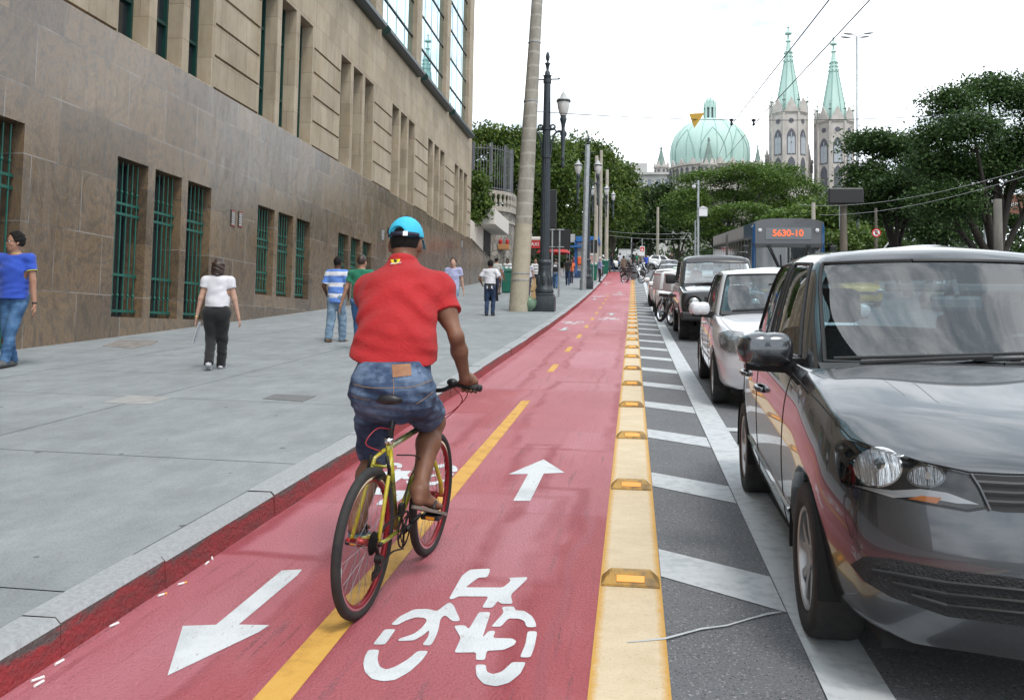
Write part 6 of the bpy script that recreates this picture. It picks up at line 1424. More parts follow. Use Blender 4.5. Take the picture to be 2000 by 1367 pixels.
# ---- the grey hatchback, nearest car
def slope(y): return math.atan(.058 + .0006 * y)
GX, GY = 1.590, 3.27
gp = hatch(hoodz=.765, cowl=1.10, belt=1.01, H=1.59, tw=(.93, .905, .86, .80, .735, .64, .40), wfr=(.82, .80, .785, .77, .745))
SC = 1.075
g_car, g_bvh = car('hatchback', 'dark graphite hatchback closest to the camera, cut by the right edge', (GX, GY, zg(GY) + .0), (slope(GY + 1.5), 0, R(-1.2)), gp, GREY, GLASS, SC, 4)
MG = Matrix.Translation(g_car.location) @ g_car.rotation_euler.to_matrix().to_4x4() @ Matrix.Diagonal((SC, SC, SC, 1))
pg = Patch(g_bvh, MG)
if True:
    W, b_ = gp['W'], 1.0
    # headlamp: dark housing, two bowls, clear cover, indicator
    hl = [(1636, 862), (1660, 862), (1720, 882), (1800, 905), (1892, 925), (1912, 952), (1929, 994), (1890, 1000), (1800, 984), (1715, 964), (1652, 950), (1641, 915)]
    H_ = pg.from_px(hl, 'headlight', LAMPIN, g_car, .006, .02, 12)
    EL = lambda cx, cy, rx, ry: [(cx + rx * math.cos(a), cy + ry * math.sin(a)) for a in np.linspace(0, 2 * math.pi, 29)[:-1]]
    for (cx, cy, rx, ry, mt_, of) in [(1716, 914, 48, 38, CHROME, .009), (1716, 914, 44, 34.5, REFLC, .012), (1810, 931, 38, 22, M_('bezel_dim', (.16, .165, .17), .2, .8), .009), (1810, 931, 33, 18, M_('reflector_dim', (.30, .31, .32), .22, .9, bump=.8, bscale=40, stretch=(1, .05, .05)), .012), (1722, 908, 10, 9, CHROME, .016), (1814, 929, 7, 7, CHROME, .016)]: pg.from_px(EL(cx, cy, rx, ry), 'lamp_bowl', mt_, g_car, of, .006, 7)
    pg.from_px([(1668, 948), (1745, 958), (1800, 955), (1850, 962), (1912, 985), (1870, 983), (1800, 970), (1745, 972)], 'lamp_blade', M_('lamp_blade_silver', (.45, .46, .47), .35, .6), g_car, .010, .012, 10)
    pg.from_px([(1775, 974), (1800, 968), (1840, 972), (1830, 984)], 'indicator', AMBER, g_car, .012, .012, 8)
    cov = [(1640, 866), (1660, 866), (1720, 886), (1800, 909), (1888, 928), (1908, 954), (1922, 990), (1888, 995), (1800, 979), (1717, 959), (1656, 946), (1645, 913)]
    pg.from_px(cov, 'lamp_cover', LENS, g_car, .026, .022, 12)
    # grille between the lamps
    gr = [(1896, 926), (1960, 930), (2060, 932), (2160, 932), (2160, 1003), (2060, 1003), (1960, 1000), (1932, 996), (1914, 953)]
    pg.from_px(gr, 'grille', BLACK, g_car, .004, .012, 14, False)
    for k in range(3): pg.line_px([(1905 + k * 9, 942 + k * 19), (1980, 947 + k * 18), (2160, 948 + k * 18)], .0085, 'grille_slat', M_('slat_grey', (.05, .05, .052), .35) if 'slat_grey' not in bpy.data.materials else bpy.data.materials['slat_grey'], g_car, False, 14, .008)
    pg.line_px([(1895, 925), (1912, 951), (1933, 997)], .006, 'grille_surround', M_('trim_dark', (.10, .105, .11), .3, .6), g_car, False, 10, .016)
    # lower intake
    it = [(1662, 1102), (1688, 1086), (1740, 1090), (1850, 1112), (2000, 1130), (2150, 1136), (2150, 1226), (2000, 1222), (1850, 1203), (1740, 1165), (1690, 1135)]
    pg.from_px(it, 'lower_intake', M_('intake_black', (.012, .013, .015), .5, bump=.6, bscale=90), g_car, .003, .01, 14, False)
    for k in range(3): pg.line_px([(1705 + k * 38, 1112 + k * 24), (1850, 1137 + k * 22), (2000, 1153 + k * 22), (2140, 1160 + k * 22)], .007, 'intake_slat', BLACK, g_car, False, 14, .006)
    # panel gaps: bonnet edge, door, bumper
    pg.line_px([(1548, 730), (1600, 786), (1640, 832), (1662, 856), (1720, 878), (1800, 902), (1893, 922), (1960, 926), (2100, 928)], .0032, 'panel_gap', SEAM, g_car)
    for yy in (1.40, 2.42):
        pg.line3([(-1, yy, .26), (-1, yy - .02, .5), (-1, yy + (.0 if yy < 2 else .06), .95)], (1, 0, 0), .0030, 'panel_gap', SEAM, g_car)
    pg.line3([(-1, 1.40, .26), (-1, 1.9, .255), (-1, 2.44, .26), (-1, 3.0, .27)], (1, 0, 0), .0030, 'panel_gap', SEAM, g_car)
    pg.line3([(-1, 1.1, .40), (-1, 1.6, .405), (-1, 2.2, .415), (-1, 2.85, .43)], (1, 0, 0), .011, 'side_moulding', GREY, g_car, True, .004)
    # door handles
    for s in (-1, 1):
        for yy in (2.22, 3.05):
            h = g_bvh.ray_cast(Vector((s * 2, yy, .80)), Vector((-s, 0, 0)))
            if h[0] is not None:
                x = h[0].x; mb = MB(); mb.box((x - .02, yy - .09, .785), (x + .02, yy + .09, .825), None, .014) if False else mb.tube([(x, yy - .09, .80), (x + s * .028, yy - .06, .802), (x + s * .03, yy + .05, .805), (x, yy + .09, .806)], .0145, 8); mb.build('door_handle', GREY, g_car, smooth=True)
    for s in (-1, 1): mirror_(g_car, s * (W * 1.06), 1.60, 1.06, GREY, s, 1.0)
    # wipers and scuttle
    mb = MB(); mb.prism([(-W * .80, 1.10 + .19, .99), (-W * .5, 1.10 + .06, 1.005), (0, 1.10 - .01, 1.013), (W * .5, 1.10 + .06, 1.005), (W * .80, 1.10 + .19, .99), (W * .80, 1.10 + .30, 1.02), (W * .5, 1.10 + .16, 1.035), (0, 1.10 + .09, 1.043), (-W * .5, 1.10 + .16, 1.035), (-W * .80, 1.10 + .30, 1.02)], (0, 0, -.03)); mb.build('scuttle_panel', BLACK, g_car)
    for (a, b2, c2) in [((-.52, 1.20, 1.04), (-.18, 1.185, 1.065), (.02, 1.20, 1.075)), ((.05, 1.15, 1.05), (.36, 1.20, 1.065), (.62, 1.30, 1.055))]:
        mb = MB(); mb.tube(bez([a, b2, c2], 6), .0095, 6); mb.tube(bez([(a[0] - .10, a[1] + .05, a[2] + .012), (b2[0], b2[1] + .02, b2[2] + .012), (c2[0] + .14, c2[1] + .035, c2[2] + .016)], 6), .0075, 6); mb.build('wiper', BLACK, g_car)
    mb = MB(); mb.box((-.115, 1.60, 1.255), (.115, 1.63, 1.33), None, .02); mb.tube([(0, 1.6, 1.33), (0, 1.66, 1.40)], .012, 6); mb.build('rear_view_mirror', M_('mirror_grey', (.25, .26, .27), .5), g_car)
    mb = MB(); mb.box((-.30, 1.66, 1.345), (.33, 1.72, 1.385), None, .01); mb.build('sun_visor', M_('visor_grey', (.20, .21, .21), .8), g_car)
    mb = MB(); mb.prism([(-.60, 1.40, .985), (-.34, 1.33, .985), (-.33, 1.43, .99), (-.58, 1.50, .99)], (0, 0, .004)); mb.build('dash_paper', M_('paper_blue', (.7, .74, .78), .7, col2=(.25, .35, .55), scale=22, lo=.5, hi=.55), g_car)
    mb = MB(); mb.tube([(0, 2.9, 1.44), (0, 3.05, 1.58)], .006, 6); mb.build('aerial', BLACK, g_car)
    mb = MB(); mb.box((-.20, -.045, .42), (.20, -.03, .55)); mb.build('number_plate', PLATE, g_car)
# ---- white compact behind it
CX_, CYc = 1.82, 10.55
wp = hatch(L=3.75, W=.81, wr=.285, fa=.74, ra=3.18, hoodz=.72, cowl=1.02, H=1.50, belt=.93, bow=.22, tw=(.94, .92, .87, .82, .76, .70, .44), wfr=(.91, .90, .84, .79, .73)); wp['rim'] = 1
w_car, w_bvh = car('hatchback', 'white four door hatchback waiting right behind the graphite one', (CX_, CYc, zg(CYc)), (slope(CYc + 1.5), 0, R(-.8)), wp, SILVW, GLASS, 1.10, 3)
MW = Matrix.Translation(w_car.location) @ w_car.rotation_euler.to_matrix().to_4x4() @ Matrix.Diagonal((1.1, 1.1, 1.1, 1)); pw = Patch(w_bvh, MW)
if True:
    pw.from_px([(1406, 655), (1425, 650), (1450, 654), (1452, 688), (1425, 686), (1411, 677)], 'headlight', M_('headlight_clear', (.62, .64, .65), .18, .6, bump=1.0, bscale=13), w_car, .006, .012, 6)
    pw.from_px([(1404, 652), (1424, 647), (1453, 651), (1455, 691), (1424, 689), (1409, 679)], 'lamp_cover', LENS, w_car, .014, .012, 6)
    pw.from_px([(1415, 718), (1445, 720), (1447, 738), (1425, 738)], 'fog_recess', M_('recess_white', (.58, .59, .62), .5), w_car, .002, .006, 6)
    for yy in (1.34, 2.30): pw.line3([(-1, yy, .26), (-1, yy - .02, .5), (-1, yy + (.0 if yy < 2 else .05), .93)], (1, 0, 0), .003, 'panel_gap', SEAM, w_car)
    pw.line3([(-.6, .30, 1), (-.67, .6, 1), (-.70, .95, 1)], (0, 0, -1), .003, 'panel_gap', SEAM, w_car)
    pw.line3([(-1, 1.08, .45), (-1, 1.8, .45), (-1, 2.8, .46)], (1, 0, 0), .012, 'side_moulding', M_('moulding_grey', (.3, .31, .33), .5), w_car)
    for s in (-1, 1):
        mirror_(w_car, s * .90, 1.48, 1.0, SILVW, s, .92)
        h = w_bvh.ray_cast(Vector((s * 2, 2.15, .80)), Vector((-s, 0, 0))); x = h[0].x; mb = MB(); mb.tube([(x, 2.06, .80), (x + s * .028, 2.09, .80), (x + s * .028, 2.2, .80), (x, 2.24, .80)], .014, 8); mb.build('door_handle', SILVW, w_car)
        mb = MB(); mb.box((s * .80 - .012, 1.02, .60), (s * .80 + .022, 1.07, .63), None, .008); mb.build('side_repeater', AMBER, w_car)
    mb = MB(); mb.tube(bez([(-.55, 1.16, .99), (-.2, 1.10, 1.01), (.2, 1.12, 1.02)], 6), .013, 6); mb.tube(bez([(-.5, 1.2, 1.0), (0, 1.13, 1.03), (.4, 1.17, 1.02)], 6), .010, 6); mb.build('wiper', BLACK, w_car)
    mb = MB(); mb.prism([(-.66, 1.22, .945), (0, 1.0, .96), (.66, 1.22, .945), (.66, 1.34, .98), (0, 1.10, .995), (-.66, 1.34, .98)], (0, 0, -.03)); mb.build('scuttle_panel', BLACK, w_car)
    mb = MB(); mb.box((-.45, -.02, .52), (.45, .02, .66), None, .015); mb.build('grille', BLACK, w_car)
    mb = MB(); mb.box((-.11, 1.52, 1.23), (.11, 1.55, 1.30), None, .02); mb.build('rear_view_mirror', BLACK, w_car)
# ---- black boxy off roader
SY = 21.0
sp_ = dict(L=4.1, W=.88, fa=.72, ra=3.3, wr=.36, cab=(1.28, 4.0), cowl=1.3, bow=.08, rbow=.05, bowfade=.5, crease=.9, shoulder=.07, sh_in=.985, belt_in=.95, arch=1.16, archz=1.0, cat='car', tw=.23, rim=1,
    hood=[(0, 1.0), (.1, 1.06), (1.2, 1.15), (1.4, 1.14), (4.1, 1.12)], belt=[(0, .97), (.1, 1.01), (1.2, 1.10), (4.1, 1.10)], plan=[(0, .95), (.12, .98), (.5, 1), (3.8, 1), (4.1, .96)], sill=[(0, .42), (.3, .38), (4.1, .42)],
    nose=[(.4, .02), (.55, -.06), (.68, -.05), (.72, .02), (1.0, .04)], tail=[(.4, .0), (1.2, .02)], stations=[0, .06, .2, .4, .6, .85, 1.1, 1.22, 1.27, 1.4, 1.9, 2.3, 2.7, 3.0, 3.3, 3.6, 3.8, 3.98, 4.02, 4.1],
    gh=dict(cols=[('f', 0), ('f', .35), ('f', .70), ('f', .97), ('s', 0), ('s', .30), ('s', .38), ('s', .43), ('s', .70), ('s', .76), ('s', 1), ('r', .97), ('r', .6), ('r', 0)], glass={0: 'w', 1: 'w', 2: 'w', 4: 's', 5: 's', 7: 's', 9: 's', 11: 'b', 12: 'b'}, glassrow=(1, 2), crown=.01,
        rows=[dict(yf=1.18, yr=4.06, zf=1.06, zr=1.08, w=.83, fb=.06, rb=.04, wf=.80, wr=.78), dict(yf=1.22, yr=4.05, zf=1.14, zr=1.15, w=.82, fb=.06, rb=.04, wf=.79, wr=.77), dict(yf=1.45, yr=4.0, zf=1.42, zr=1.44, w=.785, fb=.06, rb=.04, wf=.75, wr=.73), dict(yf=1.62, yr=3.95, zf=1.66, zr=1.70, w=.75, fb=.06, rb=.04, wf=.71, wr=.69), dict(yf=1.68, yr=3.93, zf=1.74, zr=1.77, w=.72, fb=.06, rb=.04), dict(yf=1.82, yr=3.8, zf=1.80, zr=1.82, w=.55, fb=.05, rb=.04)]))
s_car, s_bvh = car('off_roader', 'black boxy off roader with round headlamps third in the queue', (2.02, SY, zg(SY)), (slope(SY + 1.5), 0, 0), sp_, BLK, GLASS, 1.1, 3)
if True:
    for s in (-1, 1):
        mb = MB(); Mh = Matrix.Translation((s * .60, -.005, .80)) @ Matrix.Rotation(R(90), 4, 'X'); mb.lathe([(.0001, .05), (.06, .045), (.11, .02), (.125, -.03)], 24, (0, 0, 0), Mh); h = mb.build('headlight', M_('round_lamp_glass', (.42, .43, .43), .2, .8) if 'round_lamp_glass' not in bpy.data.materials else bpy.data.materials['round_lamp_glass'], s_car, smooth=True)
        mb = MB(); mb.lathe([(.12, -.03), (.135, .025), (.15, .02), (.16, -.03)], 24, (0, 0, 0), Mh); mb.build('lamp_bezel', BLACK, h, smooth=True)
        mb = MB(); mb.ell((s * .56, -.02, .66), (.035, .03, .02), 8); mb.build('indicator', AMBER, s_car)
        mb = MB(); mb.box((s * 1.02 - .11, 1.35, 1.16), (s * 1.02 + .11, 1.44, 1.36), None, .03); mb.tube([(s * .84, 1.42, 1.2), (s * 1.0, 1.4, 1.22)], .02, 6); mb.build('wing_mirror', BLACK, s_car, autosm=40)
        mb = MB(); mb.tube([(s * .66, 1.9, 1.83), (s * .68, 2.0, 1.87), (s * .68, 3.6, 1.88), (s * .66, 3.7, 1.84)], .018, 6); mb.build('roof_rail', BLACK, s_car)
    mb = MB()
    for k in range(7): x = -.36 + k * .12; mb.box((x - .03, -.02, .62), (x + .03, .03, .93), None, .015)
    mb.build('grille', M_('grille_slots', (.02, .02, .02), .3), s_car)
    mb = MB(); mb.box((-.86, -.13, .44), (.86, .10, .62), None, .04); mb.build('front_bumper', M_('bumper_black', (.02, .02, .021), .5), s_car)
    mb = MB(); mb.tube([(-.5, 1.24, 1.17), (.1, 1.23, 1.2)], .012, 6); mb.build('wiper', BLACK, s_car)
# ---- far traffic: simple saloon copies of one prototype per colour
def far_hatch(label, px, Y, body, x=None, rot=0.0, sc=1.08, H=1.43, cat='car', group='cars queuing in the lane'):
    p = hatch(L=3.9, W=.83, wr=.29, fa=.78, ra=3.2, hoodz=.72, cowl=1.02, H=H, belt=.93); p['rim'] = 1
    x = xat(px, Y) if x is None else x
    t, bv = car('parked_car' if False else 'car', label, (x, Y, zg(Y)), (slope(min(Y, 80)), 0, rot), p, body, GLASS, sc, 2, True, group)
    pt = Patch(bv, Matrix.Identity(4))
    for s in (-1, 1):
        mb = MB(); mb.ell((s * .60, .10, .66), (.16, .09, .075), 10); mb.build('headlight', M_('headlight_far', (.6, .62, .63), .15, .3) if 'headlight_far' not in bpy.data.materials else bpy.data.materials['headlight_far'], t, smooth=True); mirror_(t, s * .90, 1.5, 1.0, body, s, .9)
    mb = MB(); mb.box((-.5, -.03, .5), (.5, .06, .62), None, .02); mb.build('grille', BLACK, t); return t
tx = far_hatch('white taxi with a pale green roof sign behind the delivery motorcycles', 0, 30.6, WHT, 1.62)
mb = MB(); mb.box((-.22, 1.95, 1.455), (.22, 2.15, 1.54), None, .03); mb.build('taxi_sign', M_('taxi_sign_green', (.55, .68, .60), .4), tx)
far_hatch('white car queuing directly behind the taxi with the roof sign', 0, 37.5, WHT, 1.55)
far_hatch('silver car near the end of the queue, behind the white ones', 0, 56, SILV, 2.3); far_hatch('farthest car in the kerbside queue, silver grey', 0, 72, SILV, 2.9)
far_hatch('white car in the second lane ahead of the articulated bus', 0, 62, WHT, 5.2)
far_hatch('red hatchback crossing beyond the lane end at the left', 1196, 95.5, REDP, None, R(90), 1.08, 1.43, 'car', 'cars on the crossing street')
far_hatch('white car crossing beyond the man in the brown suit', 1213, 93.5, WHT, None, R(75), 1.0, 1.4, 'car', 'cars on the crossing street')
far_hatch('silver car crossing beyond the lane divider', 1290, 96, SILV, None, R(80), 1.05, 1.4, 'car', 'cars on the crossing street')
far_hatch('white car crossing right of the silver one', 1335, 97, WHT, None, R(80), 1.05, 1.4, 'car', 'cars on the crossing street')
for lb, px, Y, c_ in [('yellow roofed car right of the tall mast foot, mostly hidden by the graphite roof', 1690, 40, YELP), ('pale pink white car beyond the graphite roof at the grey timber pole', 1915, 36, WHT), ('red car at the right edge beyond the graphite roof', 1985, 38, REDP)]:
    far_hatch(lb, px, Y, c_, None, R(4), 1.05, 1.45, 'car', 'cars parked on the far side')
# box truck
ty = 104; tx0, tx1 = xat(1208, ty), xat(1256, ty); tz = zg(ty)
t = thing('box_truck', 'white box truck standing across the end of the street', 'truck', ((tx0 + tx1) / 2, ty, tz))
zt = at(1225, 487, ty).z - tz; hw = (tx1 - tx0) / 2
mb = MB(); mb.box((-hw, 0, .8), (hw * .72, 2.3, zt), None, .03); mb.build('box', WHITE, t)
mb = MB(); mb.box((-hw * .35, -.02, 1.0), (-hw * .33, .01, zt - .1)); mb.box((hw * .02, -.02, 1.0), (hw * .04, .01, zt - .1)); mb.box((-hw, -.015, zt - .12), (hw * .72, .01, zt - .06)); mb.build('door_seam', M_('seam_grey', (.3, .31, .32), .6), t)
mb = MB(); mb.prism([(hw * .74, 0, .55), (hw * 1.7, 0, .55), (hw * 1.7, 0, 1.25), (hw * 1.45, 0, 2.1), (hw * .74, 0, 2.15)], (0, 2.1, 0)); mb.build('cab', WHITE, t); mb = MB(); mb.prism([(hw * .95, -.02, 1.35), (hw * 1.6, -.02, 1.35), (hw * 1.42, -.02, 1.98), (hw * .95, -.02, 2.0)], (0, .03, 0)); mb.build('cab_window', PANE, t)
for x in (-hw * .6, hw * 1.2):
    mb = MB(); mb.tube([(x, -.02, .45), (x, .25, .45)], .45, 18); mb.build('wheel', TYRE, t)
# ---- articulated bus
BUSB = M_('bus_blue', (.012, .075, .20), .3, coat=.5); BUSG = M_('bus_grey', (.16, .17, .18), .4, coat=.3); BUSS = M_('bus_silver', (.36, .36, .34), .5, col2=(.42, .42, .40), scale=3); BUSR = M_('bus_roof', (.5, .51, .52), .5)
BGL = M_('bus_windscreen_dark', (.035, .04, .045), .02, spec=1.0, coat=1.0); BGS = M_('bus_side_glass', (.012, .013, .014), .06, spec=.7)
by = 33.5; bx0, bx1 = xat(1470, by, zg(by) + 2), xat(1606, by, zg(by) + 2); bz = zg(by); ztop = at(1540, 428, by).z - bz
bus = thing('articulated_bus', 'blue and grey articulated city bus with lit orange route number', 'bus', ((bx0 + bx1) / 2, by, bz), (slope(by), 0, R(-.5)))
hw = (bx1 - bx0) / 2; HT = ztop
def arc_top(z0, n=9, dz=.10, w=None): w = w or hw; return [(w - .02 * abs(u) ** 3 - (w * (1 - u)), z0 - dz * (u * u)) for u in np.linspace(-1, 1, n)]
def bodyprism(mb, y0, y1, z0, z1, dz=.12, x0=-hw, x1=hw):
    top = [(x0 + (x1 - x0) * q, z1 - dz * (2 * q - 1) ** 4) for q in np.linspace(0, 1, 13)]
    mb.prism([(x0, y0, z0)] + [(x, y0, z) for x, z in top] + [(x1, y0, z0)], (0, y1 - y0, 0))
mb = MB(); bodyprism(mb, .06, 9.6, .35, HT - .02); mb.build('front_section', BUSG, bus, autosm=30)
mb = MB(); bodyprism(mb, 10.6, 18.4, .35, HT - .03); mb.build('rear_section', BUSG, bus, autosm=30)
mb = MB()
for k in range(8): bodyprism(mb, 9.6 + k * .125, 9.66 + k * .125, .5, HT - .10, .12, -hw + .02, hw - .02); bodyprism(mb, 9.66 + k * .125, 9.725 + k * .125, .5, HT - .16, .12, -hw + .07, hw - .07)
mb.build('bellows', M_('bellows_grey', (.22, .21, .19), .8), bus)
mb = MB(); bodyprism(mb, -.03, .08, HT - .92, HT, .13); mb.build('roof_cap', M_('bus_front_grey', (.10, .105, .115), .3, coat=.6), bus, autosm=30)
for s in (-1, 1):
    mb = MB(); mb.prism([(s * hw, -.05, .4), (s * (hw + .05), -.02, .4), (s * (hw + .03), -.02, HT - .3), (s * (hw - .05), -.05, HT - .13), (s * (hw - .06), -.05, HT - .3), (s * (hw - .09), -.05, .4)], (0, .45, 0)); mb.build('corner_pillar', BUSB, bus)
wz0, wz1 = HT - 2.55, HT - 1.03
mb = MB(); n = 14
for k in range(n):
    u0, u1 = -1 + 2 * k / n, -1 + 2 * (k + 1) / n; f = lambda u, z: (u * (hw - .10), -.05 - .10 * (1 - u * u) + .06 * (z - wz0) / (wz1 - wz0), z)
    mb.quad(f(u0, wz0), f(u1, wz0), f(u1, wz1), f(u0, wz1))
ws = mb.build('windscreen', BGL, bus, smooth=True)
mb = MB(); mb.box((-.025, -.17, wz0), (.025, -.08, wz1)); mb.build('centre_bar', BLACK, ws)
mb = MB(); mb.box((-hw + .04, -.05, wz1), (hw - .04, .06, wz1 + .14)); mb.build('header', M_('bus_header', (.06, .062, .066), .4), bus)
mb = MB(); mb.box((-hw + .42, -.048, HT - .73), (hw - .42, -.031, HT - .33)); dsp = mb.build('route_display', M_('display_grey', (.20, .22, .24), .3), bus)
text('route_number', '5630-10', .32, Matrix.Translation((-.02, -.056, HT - .53)) @ Matrix.Rotation(R(90), 4, 'X'), emit('led_orange', (1, .16, .05), .55), dsp, .003, bold=.006, sx=1.0)
for s in (-1, 1):
    mb = MB(); mb.ell((s * (hw - .22), -.04, HT - .42), (.07, .03, .07), 10); mb.build('marker_lamp', WHITE, bus)
    mb = MB(); x0 = s * .66; mb.tube([(x0, -.13, wz1 + .1), (s * .22, -.22, wz0 + .62)], .028, 6); mb.tube([(x0 + s * .08, -.12, wz1 + .1), (s * .22, -.21, wz0 + .55)], .02, 6); mb.tube([(s * .20, -.22, wz0 + .2), (s * .28, -.2, wz1 - .25)], .02, 6); mb.build('wiper', BLACK, bus)
mb = MB(); mb.box((-hw, -.08, .4), (hw, .10, wz0 - .02), None, .05); mb.build('front_panel', BUSB, bus)
mb = MB(); mb.box((-hw + .05, -.11, wz0 - .02), (hw - .1, -.05, wz0 + .06)); mb.build('yellow_band', M_('band_ochre', (.5, .36, .1), .5), bus)
for s in (-1, 1):
    for y0, y1, n in ((.6, 9.5, 8), (10.7, 18.2, 7)):
        mb = MB(); x = s * (hw + .012); mb.box((min(x, s * hw), y0, HT - .62), (max(x, s * hw), y1 if y0 > 5 else y1, HT - .16)); mb.build('roof_fairing', BUSS, bus)
        if y0 < 5: mb = MB(); x2 = s * (hw + .018); mb.box((min(x2, s * hw), .58, HT - .63), (max(x2, s * hw), 3.0, HT - .15)); mb.build('roof_fairing', BUSB, bus)
        for k in range(n):
            a = y0 + .05 + (y1 - y0) * k / n; mb = MB(); x = s * (hw + .008); mb.box((min(x, s * hw), a, HT - 2.3), (max(x, s * hw), a + (y1 - y0) / n - .22, HT - .70)); mb.build('side_window', BGS, bus)
        mb = MB(); x = s * (hw + .010); mb.box((min(x, s * hw), y0 - .1, .45), (max(x, s * hw), y1, HT - 2.36)); mb.build('side_panel', BUSB, bus)
    mb = MB(); xm = s * (hw + .28); mb.box((xm - .12, -.30, HT - 1.6), (xm + .12, -.18, HT - .95), None, .04); mb.tube([(s * hw, -.05, HT - .9), (xm, -.24, HT - .9), (xm, -.24, HT - 1.0)], .02, 6); mb.build('wing_mirror', BLACK, bus)
    for yw in (2.6, 8.2, 14.5):
        wheel(bus, s * (hw - .16), yw, .5, .5, .3, s, 1)
# ---- motorcycles
MCB = M_('moto_black', (.015, .015, .016), .35, coat=.5); MCR = M_('moto_red', (.4, .02, .02), .3, coat=.6); MCW = M_('moto_white', (.62, .63, .64), .4)
def moto(label, loc, rot, box=True, body=MCB, group='motorcycles'):
    t = thing('motorcycle', label, 'motorcycle', loc, rot, group)
    for y in (0, 1.28):
        mb = MB(); M = Matrix.Translation((0, y, .31)) @ Matrix.Rotation(R(90), 4, 'Y'); mb.lathe([(.24, -.04), (.29, -.045), (.31, -.02), (.31, .02), (.29, .045), (.24, .04)], 28, (0, 0, 0), M); wh = mb.build('wheel', TYRE, t, smooth=True)
        mb = MB(); mb.lathe([(.245, -.03), (.225, -.025), (.225, .025), (.245, .03)], 28, (0, 0, 0), M); mb.lathe([(.05, -.06), (.05, .06)], 10, (0, 0, 0), M)
        for k in range(10): a = k * math.pi / 5; mb.tube([M @ Vector((.04 * math.cos(a), .04 * math.sin(a), 0)), M @ Vector((.235 * math.cos(a + .2), .235 * math.sin(a + .2), 0))], .006, 4)
        mb.build('rim', CHROME, wh)
        mb = MB(); mb.tube([(0, y + .36 * math.cos(a), .31 + .36 * math.sin(a)) for a in np.linspace(.4, 2.4, 10)], .055, 6, flat=.3); mb.build('mudguard', body, t)
    mb = MB()
    for s in (-1, 1): mb.tube([(s * .09, 0, .31), (s * .09, .22, .75), (s * .09, .34, 1.0)], .024, 8); mb.tube([(s * .11, 1.28, .31), (s * .10, .75, .35)], .022, 6); mb.tube([(s * .10, 1.2, .34), (s * .1, 1.05, .75)], .028, 6)
    mb.build('fork', CHROME, t)
    mb = MB(); mb.box((-.13, .42, .28), (.13, .80, .58), None, .05); mb.build('engine', M_('engine_grey', (.16, .16, .17), .4, .6), t)
    mb = MB(); mb.ell((0, .56, .80), (.15, .26, .13), 12); mb.build('tank', body, t, smooth=True)
    mb = MB(); mb.box((-.13, .76, .76), (.13, 1.38, .86), None, .04); mb.build('seat', BLACK, t, autosm=50)
    mb = MB(); mb.tube(bez([(-.36, .44, 1.02), (-.2, .36, 1.06), (0, .34, 1.0), (.2, .36, 1.06), (.36, .44, 1.02)], 5), .016, 6)
    for s in (-1, 1): mb.tube([(s * .25, .38, 1.05), (s * .34, .34, 1.24)], .008, 5); mb.ell((s * .36, .34, 1.27), (.07, .02, .05), 8)
    mb.build('handlebar', BLACK, t)
    mb = MB(); mb.ell((0, .22, .93), (.11, .09, .11), 12); mb.build('headlight', M_('moto_lamp', (.7, .72, .72), .1, .5) if 'moto_lamp' not in bpy.data.materials else bpy.data.materials['moto_lamp'], t, smooth=True)
    mb = MB(); mb.tube([(.16, .6, .3), (.18, .9, .28), (.17, 1.5, .38)], [.03, .035, .05], 8); mb.build('exhaust', CHROME, t)
    if box:
        mb = MB(); mb.box((-.27, 1.05, .95), (.27, 1.60, 1.48), None, .03); bx = mb.build('delivery_box', MCW, t, autosm=50)
        for s, z in ((1, 1.39),):
            for k in range(5):
                mb = MB(); a = -.24 + k * .11; mb.prism([(a, 1.601, z), (a + .05, 1.601, z), (a + .08, 1.601, z + .05), (a + .03, 1.601, z + .05)], (0, .004, 0)); mb.build('red_stripe', REDL, bx); mb = MB(); a = 1.10 + k * .1; mb.prism([(-.276, a, z), (-.276, a + .045, z), (-.276, a + .075, z + .05), (-.276, a + .03, z + .05)], (.005, 0, 0)); mb.build('red_stripe', REDL, bx)
        mb = MB(); mb.box((-.08, 1.601, 1.02), (.08, 1.606, 1.1)); mb.build('red_reflector', REDL, bx)
    return t
m1 = moto('black delivery motorcycle with striped white box, parked nearest to the black off roader', (1.60, 25.6, zg(25.6)), (slope(26), R(6), R(24)), True, MCB)
dup(m1, (1.34, 27.2, zg(27.2)), (slope(27), R(6), R(24)), 'delivery motorcycle with striped white box standing behind the nearer one')
m2 = moto('dark motorcycle without box in the far row by the cream strip end', (.62, 66, zg(66)), (0, R(5), R(70)), False, MCB)
for i, (px, Y, a) in enumerate([(1252, 70, 60), (1249, 74, 75), (1255, 78, 60), (1245, 82, 80), (1262, 84, 70), (1240, 88.5, 85)]):
    dup(m2, (xat(px, Y), Y, zg(Y)), (0, R(5), R(a)), 'dark motorcycle in the crowded row at the far end of the lane divider', 'motorcycles crowded at the lane end')
